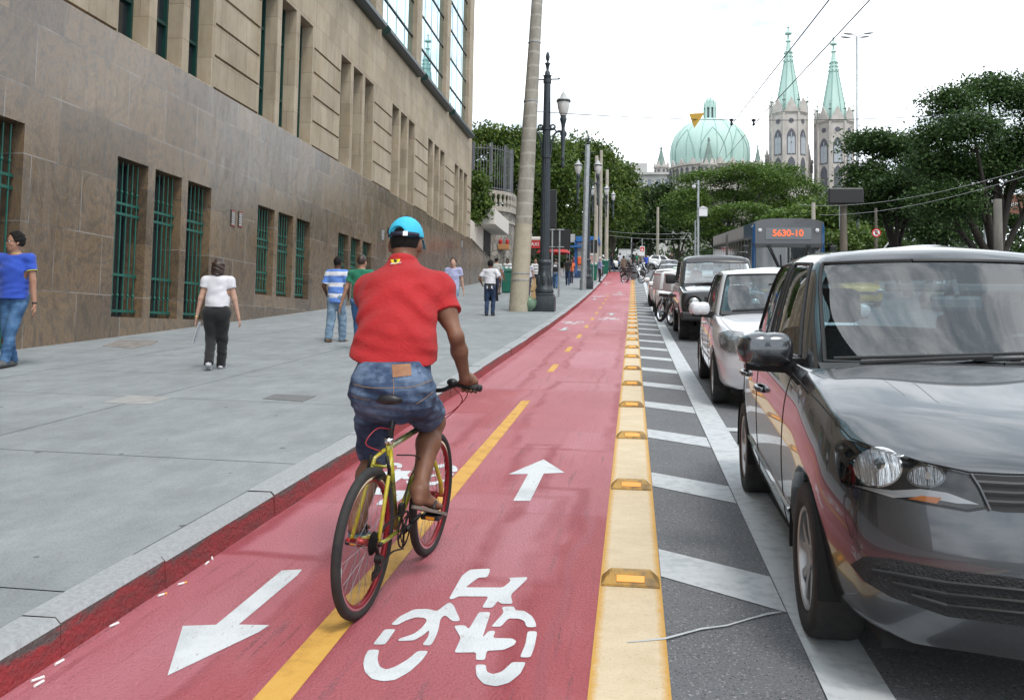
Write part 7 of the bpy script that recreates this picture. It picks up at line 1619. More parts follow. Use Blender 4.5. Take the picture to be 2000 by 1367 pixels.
# ================================================================== people: implicit surfaces meshed with surface nets
V3 = lambda *a: np.array(a, float)
class SDF:
    def __init__(s, h): s.p = []; s.h = h; s.cuts = []; s.fold = None
    def cap(s, a, b, ra, rb, k=.03, flat=None): s.p.append(('c', V3(*a), V3(*b), ra, rb, k, flat)); return s
    def ell(s, c, r, k=.03, M=None): s.p.append(('e', V3(*c), V3(*r), M, k)); return s
    def sub(s, c, r, k=.01): s.p.append(('s', V3(*c), V3(*r), None, k)); return s
    def cut(s, pt, n, rad=None, ctr=None): n = V3(*n); s.cuts.append((V3(*pt), n / np.linalg.norm(n), rad, V3(*(ctr if ctr is not None else pt)))); return s
    def mesh(s, name, mats, parent, smooth=1):
        h = s.h; lo = np.full(3, 1e9); hi = -lo
        for q in s.p:
            if q[0] == 'c': m = max(q[3], q[4]) * 1.25; lo = np.minimum(lo, np.minimum(q[1], q[2]) - m); hi = np.maximum(hi, np.maximum(q[1], q[2]) + m)
            elif q[0] == 'e': m = max(q[2]); lo = np.minimum(lo, q[1] - m); hi = np.maximum(hi, q[1] + m)
        lo -= 3 * h; hi += 3 * h; n = np.ceil((hi - lo) / h).astype(int) + 1
        ax = [lo[i] + h * np.arange(n[i]) for i in range(3)]; F = np.full(n, .12, np.float32)
        for q in s.p:
            mg = .09
            if q[0] == 'c': m = max(q[3], q[4]) * 1.25 + mg; a0, a1 = np.minimum(q[1], q[2]) - m, np.maximum(q[1], q[2]) + m
            else: m = max(q[2]) + mg; a0, a1 = q[1] - m, q[1] + m
            i0 = np.clip(((a0 - lo) / h).astype(int), 0, n - 1); i1 = np.clip(((a1 - lo) / h).astype(int) + 2, 1, n)
            sl = tuple(slice(i0[i], i1[i]) for i in range(3))
            X, Y, Z = np.meshgrid(*(ax[i][sl[i]] for i in range(3)), indexing='ij', sparse=True)
            if q[0] == 'c':
                a, b, ra, rb, k, fl = q[1:]; d = b - a; L = max(1e-9, d @ d)
                px, py, pz = X - a[0], Y - a[1], Z - a[2]; t = np.clip((px * d[0] + py * d[1] + pz * d[2]) / L, 0, 1)
                px, py, pz = px - t * d[0], py - t * d[1], pz - t * d[2]
                if fl is not None:
                    u = V3(*fl[0]); u = u / np.linalg.norm(u); w_ = (px * u[0] + py * u[1] + pz * u[2]) * (1 / fl[1] - 1); px, py, pz = px + u[0] * w_, py + u[1] * w_, pz + u[2] * w_
                D = np.sqrt(px * px + py * py + pz * pz) - (ra + (rb - ra) * t)
                if fl is not None: D = D * min(1, fl[1] * 1.15)
            else:
                c, r, M = q[1:4]; k = q[4]; px, py, pz = X - c[0], Y - c[1], Z - c[2]
                if M is not None: px, py, pz = (M[0][i] * px + M[1][i] * py + M[2][i] * pz for i in range(3))
                D = (np.sqrt((px / r[0]) ** 2 + (py / r[1]) ** 2 + (pz / r[2]) ** 2) - 1) * min(r)
            G = F[sl]
            if q[0] == 's': hh = np.maximum(k - np.abs(G + D), 0) / k; F[sl] = np.maximum(G, -D) + hh * hh * k * .25
            else: hh = np.maximum(k - np.abs(G - D), 0) / k; F[sl] = np.minimum(G, D) - hh * hh * k * .25
        X, Y, Z = np.meshgrid(*ax, indexing='ij', sparse=True)
        if s.fold:
            F = F + s.fold(X, Y, Z).astype(np.float32)
        for p, nn, rad, ctr in s.cuts:
            D = (X - p[0]) * nn[0] + (Y - p[1]) * nn[1] + (Z - p[2]) * nn[2]
            if rad is None: F = np.maximum(F, D)
            else: F = np.where((X - ctr[0]) ** 2 + (Y - ctr[1]) ** 2 + (Z - ctr[2]) ** 2 < rad * rad, np.maximum(F, D), F)
        ins = F < 0; c8 = [F[i:n[0] - 1 + i, j:n[1] - 1 + j, k:n[2] - 1 + k] for i in (0, 1) for j in (0, 1) for k in (0, 1)]
        cnt = sum((c < 0).astype(np.int8) for c in c8); act = (cnt > 0) & (cnt < 8); idx = np.full(act.shape, -1, np.int64); na = int(act.sum()); idx[act] = np.arange(na)
        C = np.stack([c[act] for c in c8], 1); off = np.array([(i, j, k) for i in (0, 1) for j in (0, 1) for k in (0, 1)], float)
        S_ = np.zeros((na, 3)); W_ = np.zeros(na)
        for a in range(8):
            for b in range(a + 1, 8):
                if np.abs(off[a] - off[b]).sum() != 1: continue
                m = (C[:, a] < 0) != (C[:, b] < 0); t = np.where(m, C[:, a] / np.where(m, C[:, a] - C[:, b], 1), 0)
                S_ += m[:, None] * (off[a] + t[:, None] * (off[b] - off[a])); W_ += m
        P = lo + h * (np.argwhere(act) + S_ / W_[:, None])
        fs = []
        for d in range(3):
            e1, e2 = [(1, 2), (2, 0), (0, 1)][d]
            sa = [slice(None)] * 3; sb = [slice(None)] * 3; sa[d] = slice(0, -1); sb[d] = slice(1, None)
            ch = ins[tuple(sa)] != ins[tuple(sb)]; up_ = ins[tuple(sa)]
            w3 = np.argwhere(ch); w3 = w3[(w3[:, e1] > 0) & (w3[:, e2] > 0) & (w3[:, e1] < n[e1] - 1) & (w3[:, e2] < n[e2] - 1)]
            u1 = np.zeros(3, int); u1[e1] = 1; u2 = np.zeros(3, int); u2[e2] = 1
            g = lambda o: idx[tuple((w3 - o).T)]
            q = np.stack([g(u1 * 0), g(u1), g(u1 + u2), g(u2)], 1); fl = up_[tuple(w3.T)]
            q = np.where(fl[:, None], q, q[:, ::-1]); fs.append(q)
        Fq = np.concatenate(fs); Fq = Fq[(Fq >= 0).all(1)]
        if smooth:
            for _ in range(smooth):
                A = np.zeros_like(P); Nn = np.zeros(len(P))
                for a, b in ((0, 1), (1, 2), (2, 3), (3, 0)):
                    np.add.at(A, Fq[:, a], P[Fq[:, b]]); np.add.at(A, Fq[:, b], P[Fq[:, a]]); np.add.at(Nn, Fq[:, a], 1); np.add.at(Nn, Fq[:, b], 1)
                P = P + .5 * (A / np.maximum(Nn, 1)[:, None] - P)
        me = bpy.data.meshes.new(name); nf = len(Fq)
        me.vertices.add(len(P)); me.vertices.foreach_set('co', P.ravel()); me.loops.add(nf * 4); me.loops.foreach_set('vertex_index', Fq.ravel().astype(np.int32))
        me.polygons.add(nf); me.polygons.foreach_set('loop_start', np.arange(0, nf * 4, 4, dtype=np.int32)); me.polygons.foreach_set('loop_total', np.full(nf, 4, dtype=np.int32)); me.polygons.foreach_set('use_smooth', np.ones(nf, bool)); me.update(calc_edges=True); me.validate()
        return link(name, me, mats, parent)
def folds(amp, f=26, zs_=.55, seed=0.0, mask=None):
    def fn(X, Y, Z):
        a = np.sin(f * (X * .8 + Z * zs_ + .35 * np.sin(9 * Z + seed)) + seed) * np.sin(f * .7 * (Y - Z * .8) + 1.3 * seed + 1.1 * np.sin(7 * X)) + .6 * np.sin(f * 1.6 * (Z + .4 * X) + 2 * seed + 2 * np.sin(5 * Y + 4 * X))
        return amp * a * (1 if mask is None else mask(X, Y, Z))
    return fn
def ik(a, c, l1, l2, pole):
    a, c, pole = V3(*a), V3(*c), V3(*pole); d = c - a; L = min(np.linalg.norm(d), (l1 + l2) * .999); u = d / np.linalg.norm(d)
    x = (l1 * l1 - l2 * l2 + L * L) / (2 * L); hgt = math.sqrt(max(0, l1 * l1 - x * x)); p = pole - u * (pole @ u); p /= np.linalg.norm(p); return a + u * x + p * hgt
def skinm(name, a, b): 
    m = M_(name, a, .5, col2=b, scale=11, detail=4, spec=.35); m.node_tree.nodes['Principled BSDF'].inputs['Subsurface Weight'].default_value = .08; m.node_tree.nodes['Principled BSDF'].inputs['Subsurface Radius'].default_value = (.02, .008, .005); return m
SK_D = skinm('skin_dark', (.085, .040, .024), (.115, .056, .034)); SK_B = skinm('skin_brown', (.155, .070, .040), (.20, .095, .056)); SK_T = skinm('skin_tan', (.34, .175, .115), (.40, .22, .15)); SK_L = skinm('skin_light', (.46, .27, .20), (.52, .32, .24))
HAIR = M_('hair_black', (.006, .005, .005), .75, spec=.25, col2=(.012, .010, .009), scale=60, bump=.6, bscale=160); HAIRB = M_('hair_brown', (.022, .011, .008), .45, col2=(.045, .022, .014), scale=30, stretch=(1, 1, .2)); HAIRG = M_('hair_grey', (.42, .40, .38), .7, col2=(.55, .53, .5), scale=40)
def cloth(name, c, c2=None, b=.35, sc=9): return M_(name, c, .85, col2=c2 or tuple(v * .78 for v in c), scale=sc, bump=b, bscale=220, sheen=.15, lo=.3, hi=.7)
def denim(name, a, b_, c): 
    m, nt, b, oc = base_nodes(name)
    f = N(nt, 'ShaderNodeMath', {0: N(nt, 'ShaderNodeMath', {0: noise(nt, oc, 5.5, 4), 1: .75}, operation='MULTIPLY').outputs[0], 1: N(nt, 'ShaderNodeMath', {0: noise(nt, mapping(nt, oc, (1, 1, 3)), 17, 4), 1: .25}, operation='MULTIPLY').outputs[0]}, operation='ADD').outputs[0]
    nt.links.new(ramp(nt, f, [(.36, a), (.5, b_), (.64, c)]), b.inputs['Base Color']); b.inputs['Roughness'].default_value = .9; bumpn(nt, b, noise(nt, oc, 260, 2), .3, .004); return m
DEN_D = denim('denim_dark', (.010, .018, .045), (.022, .042, .095), (.05, .085, .16)); DEN_M = denim('denim_blue', (.028, .075, .17), (.05, .125, .26), (.10, .20, .36)); DEN_L = denim('denim_pale', (.10, .16, .24), (.16, .24, .33), (.27, .36, .44))
SHOEB = M_('shoe_black', (.015, .014, .014), .4); SHOEW = M_('shoe_white', (.6, .6, .62), .6, col2=(.30, .30, .36), scale=28, lo=.5, hi=.55); SHOET = M_('shoe_tan', (.28, .17, .09), .7); SHOEG = M_('shoe_grey', (.10, .10, .10), .8); SOLE = M_('sole_white', (.72, .72, .70), .6)
EYEW = M_('eye_white', (.7, .68, .65), .2); EYED = M_('eye_iris', (.01, .007, .006), .15); LIP = M_('lips', (.30, .10, .085), .5); TEETH = M_('teeth', (.75, .73, .68), .3)
def hand(s, w, d, pn, sz=1.0, curl=.5, side=1):
    """w wrist, d direction of fingers, pn palm normal; fingers curl towards pn"""
    w, d, pn = V3(*w), V3(*d), V3(*pn); d = d / np.linalg.norm(d); pn = pn - d * (pn @ d); pn /= np.linalg.norm(pn); sd = np.cross(d, pn) * side
    pc = w + d * .045 * sz; s.cap(w, w + d * .075 * sz, .024 * sz, .031 * sz, .02, (pn, .55))
    for i, (o, l) in enumerate([(-.028, .066), (-.009, .076), (.010, .072), (.028, .056)]):
        b = w + d * .085 * sz + sd * o * sz; r = .0082 * sz; a = 0; p = b
        for q in range(3):
            a += curl * (.55 + .1 * i * .3) * (1, 1.15, .7)[q]; dd = d * math.cos(a) + pn * math.sin(a); e = p + dd * l * sz * (.45, .32, .23)[q]; s.cap(p, e, r, r * .92, .006); p = e; r *= .93
    b = w + d * .025 * sz - sd * .024 * sz; e = b + (d * .7 - sd * .55 + pn * .35) * .042 * sz; s.cap(b, e, .0115 * sz, .0098 * sz, .012); s.cap(e, e + (d * .85 - sd * .1 + pn * .45) * .032 * sz, .0095 * sz, .0082 * sz, .006)
def head(s, c, f, sz=1.0, r3=(.076, .095, .112)):
    """c centre, f facing unit vector (xy); returns frame"""
    f = V3(*f); f /= np.linalg.norm(f); u = V3(0, 0, 1) - f * f[2]; u /= np.linalg.norm(u); r = np.cross(f, u); c = V3(*c); M = np.array([r, f, u]).T
    Mt = [list(M[i]) for i in range(3)]
    s.ell(c + u * .018 * sz - f * .006 * sz, np.array(r3) * sz, .03, Mt); s.ell(c - u * .055 * sz + f * .024 * sz, V3(.056, .066, .066) * sz, .04, Mt); s.ell(c - u * .105 * sz + f * .060 * sz, V3(.026, .022, .020) * sz, .03, Mt)
    s.ell(c + f * .092 * sz - u * .028 * sz, V3(.0125, .022, .022) * sz, .014, Mt); s.ell(c + f * .078 * sz - u * .005 * sz, V3(.009, .016, .028) * sz, .014, Mt); s.ell(c + f * .078 * sz - u * .072 * sz, V3(.024, .016, .012) * sz, .012, Mt)
    s.ell(c + f * .074 * sz + u * .022 * sz, V3(.050, .016, .010) * sz, .014, Mt)
    for sg in (-1, 1):
        s.ell(c + r * sg * .078 * sz - f * .010 * sz - u * .018 * sz, V3(.011, .021, .032) * sz, .010, Mt); s.sub(c + r * sg * .032 * sz + f * .094 * sz + u * .0 * sz, V3(.017, .013, .011) * sz, .012); s.ell(c + r * sg * .045 * sz + f * .055 * sz - u * .035 * sz, V3(.022, .022, .02) * sz, .02, Mt)
    return c, r, f, u
def face(fr, body, sz, smile=False, glasses=False, hair=HAIR):
    c, r, f, u = fr
    Mq = Matrix([list(r), list(f), list(u)]).transposed()
    for sg in (-1, 1):
        p = Vector(c + r * sg * .032 * sz + f * .079 * sz); mb = MB(); mb.ell(p, (.0125 * sz,) * 3, 10); e = mb.build('eye', EYEW, body, smooth=True); mb = MB(); mb.ell(Vector(p) + Vector(f) * .0085 * sz, (.0062 * sz,) * 3, 8); mb.build('iris', EYED, e)
        mb = MB(); q = [Vector(c + r * sg * k * sz + f * (.088 - k * k * 6) * sz + u * (.021 + .004 * math.sin((k - .014) * 70)) * sz) for k in (.014, .024, .034, .046)]; mb.tube(q, .0038 * sz, 5); mb.build('eyebrow', hair, body)
        if glasses:
            mb = MB(); mb.tube([Vector(c + r * (sg * .033 + .024 * math.cos(a)) * sz + f * .101 * sz + u * (.0 + .016 * math.sin(a)) * sz) for a in np.linspace(0, 2 * math.pi, 17)[:-1]], .0022, 5, closed=True); mb.tube([Vector(c + r * sg * .057 * sz + f * .100 * sz), Vector(c + r * sg * .083 * sz - f * .012 * sz - u * .0 * sz)], .0022, 5); mb.build('glasses', BLACK, body)
    mb = MB(); q = [Vector(c + r * k * sz + f * (.0955 - k * k * 12) * sz - u * (.071 - (k * k * (16 if smile else 2))) * sz) for k in (-.024, -.012, 0, .012, .024)]; mb.tube(q, .0055 * sz, 6, flat=1); mb.build('mouth', LIP, body)
    if smile: mb = MB(); mb.tube([p + Vector(f) * .004 for p in q[1:4]], .0042 * sz, 6); mb.build('teeth', TEETH, body)
def person(label, px, Y, H, heading, skin=SK_B, shirt=None, legs=DEN_M, shoes=SHOEB, hair=HAIR, step=(.22, -.20), wrists=None, h=.011, fat=1.0, hairlen=0, look=0.0, sleeve=.55, faceon=False, smile=False, glasses=False, hem=.86, X=None, legw=1.0, group='pedestrians', skirt=None, lift=(0, 0), lean=.0, shorts=False, armless=False, spread=.085, tuck=False, z=None, hw=1.0, kneebend=.02, crossx=(0, 0), bald=False, jacket=False, toe=0.0):
    s = H / 1.75; X = xat(px, Y) if X is None else X; zz = (zs(X, Y) if X < KX else zg(Y)) if z is None else z
    t = thing('person', label, 'person', (X, Y, zz), (0, 0, heading), group)
    P = lambda x, y, z_: V3(x, y, z_) * s
    hipz = .925 - .03 * abs(step[0] - step[1]); pel = P(0, 0, hipz + .03); ch = P(0, .02 + lean * .6, 1.24); nk = P(0, .0 + lean, 1.455); hd = P(0, .03 + lean * 1.25, 1.625)
    hips = [P(-spread, 0, hipz), P(spread, 0, hipz)]; ank = [P(-.085 + crossx[0], step[0], .085 + lift[0]), P(.085 + crossx[1], step[1], .085 + lift[1])]
    kn = [ik(hips[i], ank[i], .43 * s, .42 * s, V3((-.12, .12)[i], 1, 0)) for i in (0, 1)]
    sh = [P(-.180 * (1 + (fat - 1) * .4), lean * .9, 1.405), P(.180 * (1 + (fat - 1) * .4), lean * .9, 1.405)]
    wr = [P(*q) for q in (wrists or [(-.27, -.12, .83), (.27, .14, .86)])]
    el = [ik(sh[i], wr[i], .285 * s, .255 * s, V3((-.5, .5)[i], -.8, -.1)) for i in (0, 1)]
    lk = V3(math.sin(look), math.cos(look), 0)
    b = SDF(h * s); f_ = ((0, 1, 0), .66)
    b.cap(P(0, 0, hipz + .02), P(0, .0, hipz + .12), .135 * s * fat * hw, .13 * s * fat, .05, f_); b.cap(P(0, 0, hipz + .12), ch, .125 * s * fat, .145 * s * fat, .06, f_); b.cap(ch, P(0, lean, 1.36), .145 * s * fat, .12 * s * fat, .06, f_)
    for i in (0, 1):
        b.cap(P((-.08, .08)[i], lean * .9, 1.40), sh[i], .062 * s, .055 * s, .06); b.cap(sh[i], el[i], .047 * s * fat ** .5, .039 * s * fat ** .5, .03); b.cap(el[i], wr[i], .039 * s * fat ** .5, .025 * s, .02)
        b.cap(hips[i], kn[i], .075 * s * fat * hw, .053 * s, .05); b.cap(kn[i], ank[i], .052 * s, .034 * s, .03); b.cap(ank[i], ank[i] + P(0, .10, -.045), .034 * s, .026 * s, .03)
        d = wr[i] - el[i]; d = d / np.linalg.norm(d); hand(b, wr[i], d + V3(0, .1, 0), V3((1, -1)[i], .15, 0), s, .45, (1, -1)[i])
    b.cap(P(0, lean * .95, 1.38), hd - V3(0, 0, .05 * s), .062 * s, .054 * s, .035); fr = head(b, hd, lk, s)
    body = b.mesh('body', skin, t, 1)
    if faceon or True: face(fr, body, s, smile, glasses, hair if hair is not None else HAIR)
    # upper garment
    if shirt is not None:
        g = SDF(h * s); e = .018 * s; hz = hem
        g.cap(P(0, 0, hz - .03), P(0, 0, hipz + .12), (.148 * fat * (1 + (hw - 1) * (hz < .93))) * s + e * 1.5, .138 * s * fat + e, .05, ((0, 1, 0), .84)); g.cap(P(0, 0, hipz + .10), ch, .135 * s * fat + e, .15 * s * fat + e, .06, ((0, 1, 0), .70)); g.cap(ch, P(0, lean, 1.365), .15 * s * fat + e, .12 * s * fat + e, .06, ((0, 1, 0), .70))
        g.cap(P(0, lean, 1.37), P(0, lean, 1.43), .075 * s + e, .055 * s + e, .04)
        for i in (0, 1):
            g.cap(P((-.08, .08)[i], lean * .9, 1.40), sh[i], .062 * s + e, .055 * s + e, .06)
            d = el[i] - sh[i]
            if sleeve <= 1: q = sh[i] + d * (sleeve + .12); g.cap(sh[i], q, .052 * s + e, .050 * s + e * 1.25, .03); g.cut(sh[i] + d * sleeve, d, .10 * s, sh[i] + d * (sleeve + .14))
            else: g.cap(sh[i], el[i], .052 * s + e, .045 * s + e, .03); d2 = wr[i] - el[i]; g.cap(el[i], el[i] + d2 * 1.05, .045 * s + e, .034 * s + e, .03); g.cut(el[i] + d2 * .96, d2, .05 * s, el[i] + d2 * 1.1)
        g.cut(P(0, 0, hz), (0, 0, -1), .30 * s, P(0, 0, hz - .15)); g.cut(P(0, lean, 1.475), (0, .35, 1), .12 * s, P(0, lean, 1.52)); g.fold = folds(.0045 * s, 22, .5, px * .37); g.mesh('shirt', shirt, t, 1)
    # lower garment
    if skirt is not None:
        g = SDF(h * s); g.cap(P(0, 0, .62), P(0, 0, 1.02), .20 * s * fat, .145 * s * fat, .05, ((0, 1, 0), .75)); g.cut(P(0, 0, .56), (0, 0, -1)); g.mesh('skirt', skirt, t, 1)
    elif legs is not None:
        g = SDF(h * s); e = .016 * s; g.cap(P(0, -.01, hipz + .02), P(0, 0, hipz + .12), .14 * s * fat * hw + e * .6, .130 * s * fat + e * .6, .05, ((0, 1, 0), .70))
        for i in (0, 1):
            g.cap(hips[i] - V3(0, .02, .02) * s, kn[i], .082 * s * fat * hw + e, .055 * s * legw + e, .045)
            if shorts: d = kn[i] - hips[i]; g.cap(kn[i], kn[i] + d * .12, .06 * s + e, .06 * s + e, .02); g.cut(kn[i] + d * .06, d, .12 * s, kn[i] + d * .25)
            else: d = ank[i] - kn[i]; g.cap(kn[i], ank[i] + d * .08, .055 * s * legw + e, .047 * s * legw + e, .03); g.cut(ank[i] + d * .04, d, .07 * s, ank[i] + d * .15)
        g.cut(P(0, 0, hipz + .135), (0, 0, 1)); g.fold = folds(.0045 * s, 20, 1.4, px * .11 + 1); g.mesh('trousers', legs, t, 1)
    for i in (0, 1):
        if shoes is None: break
        q = SDF(h * s * .8); fd = V3((-.25, .25)[i] * .5, 1, 0); pit = -.55 if lift[i] > .03 else 0
        hl = ank[i] + P(0, -.035, -.045); to = ank[i] + P((-.02, .02)[i], .155, -.05 - (.09 if lift[i] > .03 else 0)); q.cap(hl, to, .042 * s, .035 * s, .02, ((0, 0, 1), .8)); q.cap(ank[i] + P(0, -.01, -.02), ank[i] + P(0, .11, -.042), .046 * s, .036 * s, .03)
        if lift[i] <= .03: q.cut(P(0, 0, .004), (0, 0, -1))
        q.mesh('shoe', shoes, t, 1)
    if hair is not None:
        c, r, f, u = fr; Mt = [list(np.array([r, f, u]).T[i]) for i in range(3)]
        g = SDF(h * s * .8); k = .016 if not bald else .005
        g.ell(c + u * .024 * s - f * .012 * s, np.array((.078 + k, .096 + k, .108 + k)) * s, .02, Mt)
        if hairlen: 
            for q in range(9): a = (q - 4) / 4.4; bx = c + r * .072 * a * s - f * (.062 + .03 * (1 - a * a)) * s; g.cap(bx + u * .03 * s, bx - u * hairlen * s * (1 - .15 * abs(a)) + r * .012 * a - f * .01 * s, .036 * s, .024 * s, .028)
        cutp = c + f * .052 * s + u * .055 * s; g.cut(cutp, f * .93 - u * .37); g.cut(c - f * .028 * s, f, .095 * s, c + f * .055 * s - u * .05 * s)
        if not hairlen: g.cut(c - u * .055 * s, -u)
        g.fold = folds(.004 * s, 60, .5, 1.0) if not bald else None
        g.mesh('hair', hair, t, 1)
    t['_s'] = s; return t, dict(wr=wr, el=el, hd=hd, sh=sh, s=s, hips=hips, fr=fr, hipz=hipz * s, body=body)
POLO_B = cloth('polo_blue', (.028, .085, .50), (.022, .070, .43)); TEEW = cloth('tee_white', (.74, .73, .78)); POLO_L = cloth('polo_lavender', (.42, .44, .66)); TEEG = cloth('tee_green', (.012, .19, .105)); BLKT = cloth('black_cotton', (.012, .012, .015)); BROWN = cloth('suit_brown', (.17, .125, .09)); PALE = cloth('shirt_pale', (.48, .49, .46)); LILAC = cloth('shirt_lilac', (.28, .29, .50)); WSH = cloth('shirt_whitish', (.60, .60, .68)); NAVY = cloth('navy_cloth', (.018, .02, .045)); FLOR = M_('floral_print', (.10, .10, .16), .9, col2=(.42, .40, .46), scale=22, lo=.45, hi=.55); ORANGE = cloth('orange_cloth', (.75, .16, .05))
def stripem(name, a, b_, freq, ph, duty=.5):
    m, nt, bs, oc = base_nodes(name); z = N(nt, 'ShaderNodeSeparateXYZ', {0: oc}).outputs[2]
    fr = N(nt, 'ShaderNodeMath', {0: N(nt, 'ShaderNodeMath', {0: z, 1: freq}, operation='MULTIPLY').outputs[0], 1: ph}, operation='ADD').outputs[0]; fr = N(nt, 'ShaderNodeMath', {0: fr}, operation='FRACT').outputs[0]
    k = N(nt, 'ShaderNodeMath', {0: fr, 1: duty}, operation='LESS_THAN').outputs[0]; nt.links.new(mixc(nt, k, b_, a), bs.inputs['Base Color']); bs.inputs['Roughness'].default_value = .9; bumpn(nt, bs, noise(nt, oc, 200, 3), .25); return m
STRB = stripem('polo_blue_white_stripe', (.115, .24, .62), (.70, .70, .76), 4.8, .62, .62); STRK = stripem('tee_black_white_stripe', (.7, .7, .7), (.02, .02, .03), 6, .2, .7)
# man in the blue polo at the left edge: walks left, smiling, legs crossing
pp, J = person('smiling man in blue polo shirt, jeans and glasses at the left edge, looking left', 26, 11.37, 1.80, R(186), SK_T, POLO_B, DEN_M, SHOEG, HAIR, step=(.13, -.09), crossx=(.09, -.06), wrists=[(-.30, .04, .80), (.29, -.03, .80)], h=.0095, look=R(46), faceon=True, smile=True, glasses=True, hem=.88, lift=(0, .0), fat=1.06)
s = J['s']; mb = MB(); mb.lathe([(.066, 0), (.074, .012), (.078, .02)], 20, (0, -.0, 1.455 * s)); mb.build('collar', POLO_B, pp, smooth=True); mb = MB(); mb.lathe([(.0785, .02), (.0790, .026)], 20, (0, 0, 1.455 * s)); mb.build('collar_trim', M_('trim_yellow', (.65, .62, .10), .8), pp)
for i in (0, 1):
    d = Vector(J['el'][i] - J['sh'][i]); p = Vector(J['sh'][i]) + d * .545; mb = MB(); Mt = Matrix.Translation(p) @ d.to_track_quat('Z', 'Y').to_matrix().to_4x4(); mb.lathe([(.073, -.008), (.076, 0), (.073, .008)], 20, (0, 0, 0), Mt); mb.build('sleeve_trim', bpy.data.materials['trim_yellow'], pp)
for i in (0, 1):
    d = Vector(J['wr'][i] - J['el'][i]); Mt = Matrix.Translation(J['wr'][i] - np.array(d.normalized()) * .03) @ d.to_track_quat('Z', 'Y').to_matrix().to_4x4()
    if i == 0: mb = MB(); mb.lathe([(.030, -.012), (.033, -.01), (.033, .01), (.030, .012)], 18, (0, 0, 0), Mt); mb.ell(Mt @ Vector((0, -.032, 0)), (.017, .017, .017), 8); mb.build('wristwatch', BLACK, pp)
# woman in white tee
pp, J = person('woman in white t-shirt and black trousers walking away along the granite wall', 424, 11.9, 1.50, R(12), SK_L, TEEW, cloth('trousers_black', (.012, .012, .014)), SHOEW, HAIRB, step=(-.17, .18), wrists=[(-.31, -.02, .80), (.33, .05, .82)], h=.0095, fat=1.10, hw=1.22, hairlen=.12, sleeve=.42, hem=.985, legw=1.2, lift=(.05, .0), crossx=(.03, -.03), spread=.095)
w = Vector(J['wr'][0]); t = thing('document', 'white folded papers held in the left hand of the woman in white', 'papers', pp.location + Matrix.Rotation(R(12), 3, 'Z') @ (w + Vector((.02, .05, -.1)))); t.rotation_euler = (R(8), R(14), R(20)); mb = MB(); mb.prism([(-.006, -.09, .06), (-.006, .10, .05), (-.006, .12, -.24), (-.006, -.07, -.26)], (.006, 0, 0)); mb.prism([(.004, -.08, .05), (.004, .10, .03), (.012, .11, -.22), (.012, -.05, -.24)], (.005, 0, 0)); mb.build('sheets', M_('paper_white', (.68, .70, .74), .6), t)
mb = MB(); d = Vector(J['wr'][0] - J['el'][0]); Mt = Matrix.Translation(Vector(J['wr'][0]) - d.normalized() * .025) @ d.to_track_quat('Z', 'Y').to_matrix().to_4x4(); mb.lathe([(.027, -.009), (.031, 0), (.027, .009)], 16, (0, 0, 0), Mt); mb.build('wristwatch', M_('gold', (.6, .45, .18), .25, .9), pp)
person('man in blue and white striped polo and pale jeans walking away', 657, 16.9, 1.62, R(-6), SK_D, STRB, DEN_L, SHOET, HAIR, step=(-.15, .16), wrists=[(-.24, .10, .92), (.20, .15, .95)], h=.0105, bald=True, fat=1.06, legw=1.3, hem=.80, sleeve=.8)
person('man in green t-shirt walking away beside the striped polo man, half hidden by the cyclist', 704, 15.3, 1.64, R(-4), SK_T, TEEG, DEN_M, SHOEB, HAIRB, step=(.14, -.14), wrists=[(-.36, -.06, .80), (.26, .12, .85)], h=.0105, bald=True, look=R(8), fat=1.03)
person('young man in lavender polo and faded jeans walking towards the camera', 885, 24.6, 1.70, R(176), SK_L, POLO_L, DEN_L, SHOEG, HAIRB, step=(.16, -.14), h=.012, faceon=True, hem=.84)
pp, J = person('waiter in white t-shirt with black apron tied at the back walking away', 957, 27.2, 1.66, R(-2), SK_B, TEEW, DEN_D, SHOEB, HAIR, step=(-.06, .08), wrists=[(-.30, .16, 1.02), (.30, .16, 1.02)], h=.012, hem=.85, sleeve=.75)
mb = MB(); mb.lathe([(.178, -.03), (.182, 0), (.178, .03)], 20, (0, 0, .93), Matrix.Diagonal((1, .76, 1)).to_4x4()); mb.prism([(-.02, -.15, .93), (.03, -.15, .93), (.015, -.16, .78), (-.035, -.16, .78)], (0, .01, 0)); mb.prism([(.03, -.15, .93), (.05, -.15, .92), (.07, -.16, .80), (.03, -.16, .80)], (0, .01, 0)); mb.prism([(-.20, .10, .95), (.20, .10, .95), (.24, .15, .45), (-.2, .15, .45)], (0, .02, 0)); mb.build('apron', BLKT, pp)
